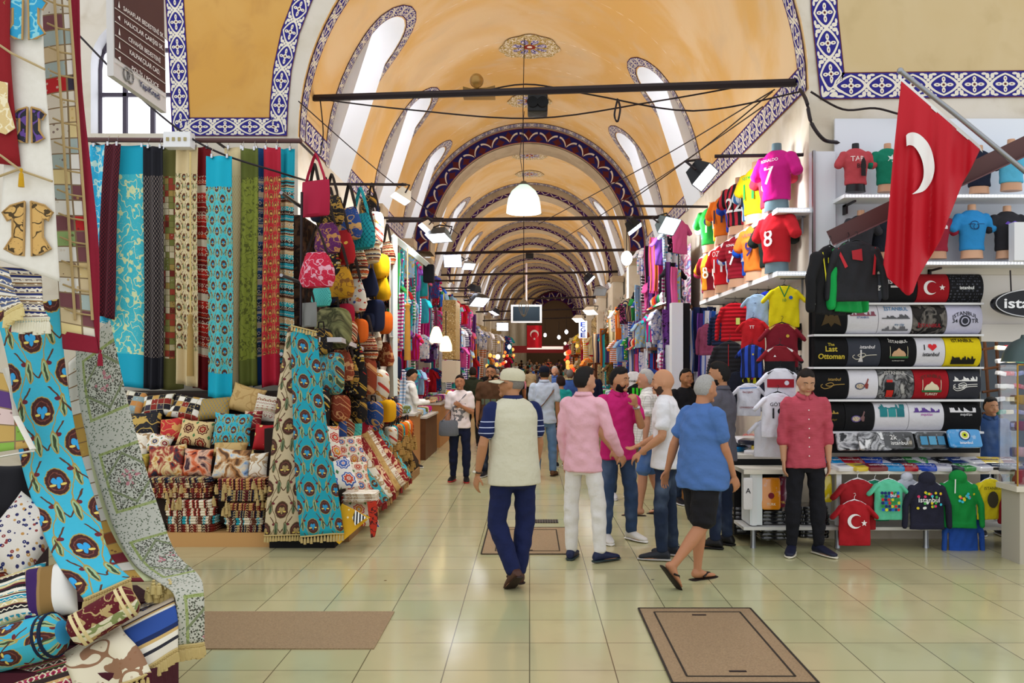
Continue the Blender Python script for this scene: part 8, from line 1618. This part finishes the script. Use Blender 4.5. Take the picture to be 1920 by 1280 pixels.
for i in range(16):
    c = ['#e4e4e8', '#2a9a4a', '#3a4a5a', '#c8202a', '#e0702a', '#d8d0c0', '#1a1a1e', '#c22a7a'][i % 8]; o = put('cap', CAPM, None, (2.32, 14.4+i*.22+(1.2 if i > 7 else 0), 2.95 if i < 8 else 2.3)); o.rotation_euler = (R(25), 0, R(-70)); o.scale = (1.25,)*3; setmat(o, cloth(c)); tag(o, '%s baseball cap on the %s wooden cap shelf of the right stalls' % (['white', 'green', 'slate', 'red', 'orange', 'cream', 'black', 'magenta'][i % 8], 'upper' if i < 8 else 'lower'), 'cap', 'caps on the right stalls')
for i, (z, y0) in enumerate(((2.78, 14.2), (2.12, 15.4))): t = thing('cap_shelf', ['upper', 'lower'][i]+' brown wooden cap shelf on the right stalls', 'shelf', (2.42, y0+1.0, z)); mb = MB(); mb.box((0, 0, 0), (.5, 2.4, .05)); mb.build('board', M_DWOOD, t)
l = bpy.data.lights.new('lamp', 'POINT'); l.energy = 7; l.shadow_soft_size = .1; l.color = (1, .93, .82); o = bpy.data.objects.new('lamp_or_fill_light', l); COL.objects.link(o); o.location = (5.1, 9.2, 2.0)  # unseen fill light added to brighten the shop interior behind the boy
LN = MB(); LN.ball((0, 0, 0), .10, 10, sc=(1, 1, 1.1)); LNM = LN.mesh('mosaic_lantern', MATS['floor']); r = random.Random(4)
for k_ in range(44):
    sd = -1 if k_ % 2 else 1; y = 37+k_*.6; o = put('mosaic_lantern', LNM, None, (xo(y)+sd*(1.75+r.uniform(0, .4)), y, zo(y)+r.uniform(1.5, 3.1))); o.scale = (r.uniform(.7, 1.3),)*3; c_ = r.choice([('orange', '#ff8a3a'), ('red', '#e0402a'), ('amber', '#ffc060'), ('white', '#fff0d8')]); setmat(o, mat('lantern_'+c_[0], c_[1], .4, emit=.8)); tag(o, '%s glowing glass lantern on the %s stalls far down the lane' % (c_[0], 'left' if sd < 0 else 'right'), 'lantern', 'glass lanterns far down the lane')
tag(MB().box(at(1022, 652, 57), (2.4, .5, .18)).build('lit_awning', mat('awning', '#f4ece0', .5, emit=.55), smooth=False), 'pale lit awning strip over the crowd at the far end', 'awning')
# ---------------------------------------------------------------- crowd
PROTO = []
for i, kw in enumerate((dict(top=dict(m=MATS['floor']), hair=('short', '#1c1512')), dict(top=dict(kind='shirt', sleeve='long', m=MATS['floor']), hair=('crop', '#2c2420'), H=1.78), dict(top=dict(m=MATS['floor']), hair=('long', '#22150f'), H=1.63, fat=.88, bottom=dict(kind='slim', m=MATS['floor'])), dict(top=dict(kind='polo', m=MATS['floor']), hair=('short', '#8a8580'), fat=1.1, belly=.04), dict(top=dict(m=MATS['floor']), hair=('bun', '#3a2416'), H=1.6, fat=.9, bottom=dict(kind='skirt', m=MATS['floor'])))):
    kw.setdefault('H', 1.74); p = person('x', 0, 20, 0, voxel=.02, face=True, arms={'L': ((-.15, .1*(i-2), -1), (-.02, .4, -1), (1, 0, 0))}, legs={'L': ((-.04, .16, -1), (0, .02, -1), (-.1, 1, 0)), 'R': ((.05, -.12, -1), (.02, -.2, -1), (.1, 1, 0))}, **kw); PROTO.append(p['root'])
SKT = [('#c48f6c', 'fair'), ('#a8744f', 'tanned'), ('#7a4e34', 'brown')]; r = random.Random(77); first = set()
TOPS = [('white', '#dedee2'), ('black', '#1a1a1e'), ('red', '#a8242c'), ('blue', '#3a5aa0'), ('grey', '#77787e'), ('teal', '#1f8a88'), ('purple', '#5a4a8a'), ('coral', '#d8604a'), ('navy', '#1c2440'), ('beige', '#c8b490'), ('olive', '#55603a'), ('pink', '#d88aa0')]
SPOT = []
for i in range(96):
    Y = 18+(i/96)**.8*48+r.uniform(-.5, .5); lim = 1.75; X = r.uniform(-lim*.85, lim*.9)
    if Y < 24 and (abs(X-.2) < .5 or X < -.9): X = .9+r.uniform(-.2, .8)
    if any(abs(X-a_) < .5 and abs(Y-b_) < .5 for a_, b_ in SPOT): continue
    SPOT.append((X, Y)); q = r.randrange(5); pr = PROTO[q]; tc = r.choice(TOPS); away = r.random() < .5; rz = R(r.uniform(-35, 35)+(0 if away else 180)); loc = (xo(Y)+X, Y, zo(Y))
    lab = '%s, %s top, walking %s in the crowd, %s, %s side' % (['dark-haired man', 'tall man', 'long-haired woman', 'grey-haired man', 'woman in a skirt'][q], tc[0], 'away' if away else 'this way', depthword(Y), 'left' if X < 0 else 'right'); lab = ' '.join(lab.split()[:16]).replace(', left of the axis', ', left').replace('%s', '')
    if q not in first: first.add(q); o = pr; o.location = loc; o.rotation_euler.z = rz; o['label'] = lab; o['group'] = 'crowd far down the lane'
    else: o = dup(pr, loc, (0, 0, rz), lab, 'crowd far down the lane')
    bc = plain(r.choice(['#1f2a44', '#2a2a30', '#4a5a7a', '#6a6050', '#16161a']), .9)
    for c in o.children:
        b_ = c.name.split('.')[0]
        if b_ in ('t_shirt', 'shirt', 'polo_shirt'): setmat(c, plain(tc[1], .9))
        elif b_ in ('trousers', 'skirt'): setmat(c, bc)
        elif b_ == 'body': setmat(c, skinm(r.choice(SKT)[0]))
for q, pr in enumerate(PROTO):
    if q not in first:
        for c in list(pr.children): bpy.data.objects.remove(c)
        bpy.data.objects.remove(pr)
# things that only their distance tells apart say so
_by = {}
for o in list(scene.objects):
    if o.parent is None and o.get('label'): _by.setdefault(o['label'], []).append(o)
for l, os_ in _by.items():
    if len(os_) > 1:
        os_.sort(key=lambda o: (round(o.location.y, 2), o.location.x))
        for i, o in enumerate(os_): o['label'] = l+', '+('nearest' if i == 0 else 'farthest' if i == len(os_)-1 else ['', 'second', 'third', 'fourth', 'fifth', 'sixth', 'seventh', 'eighth', 'ninth'][min(i, 8)]+' nearest')
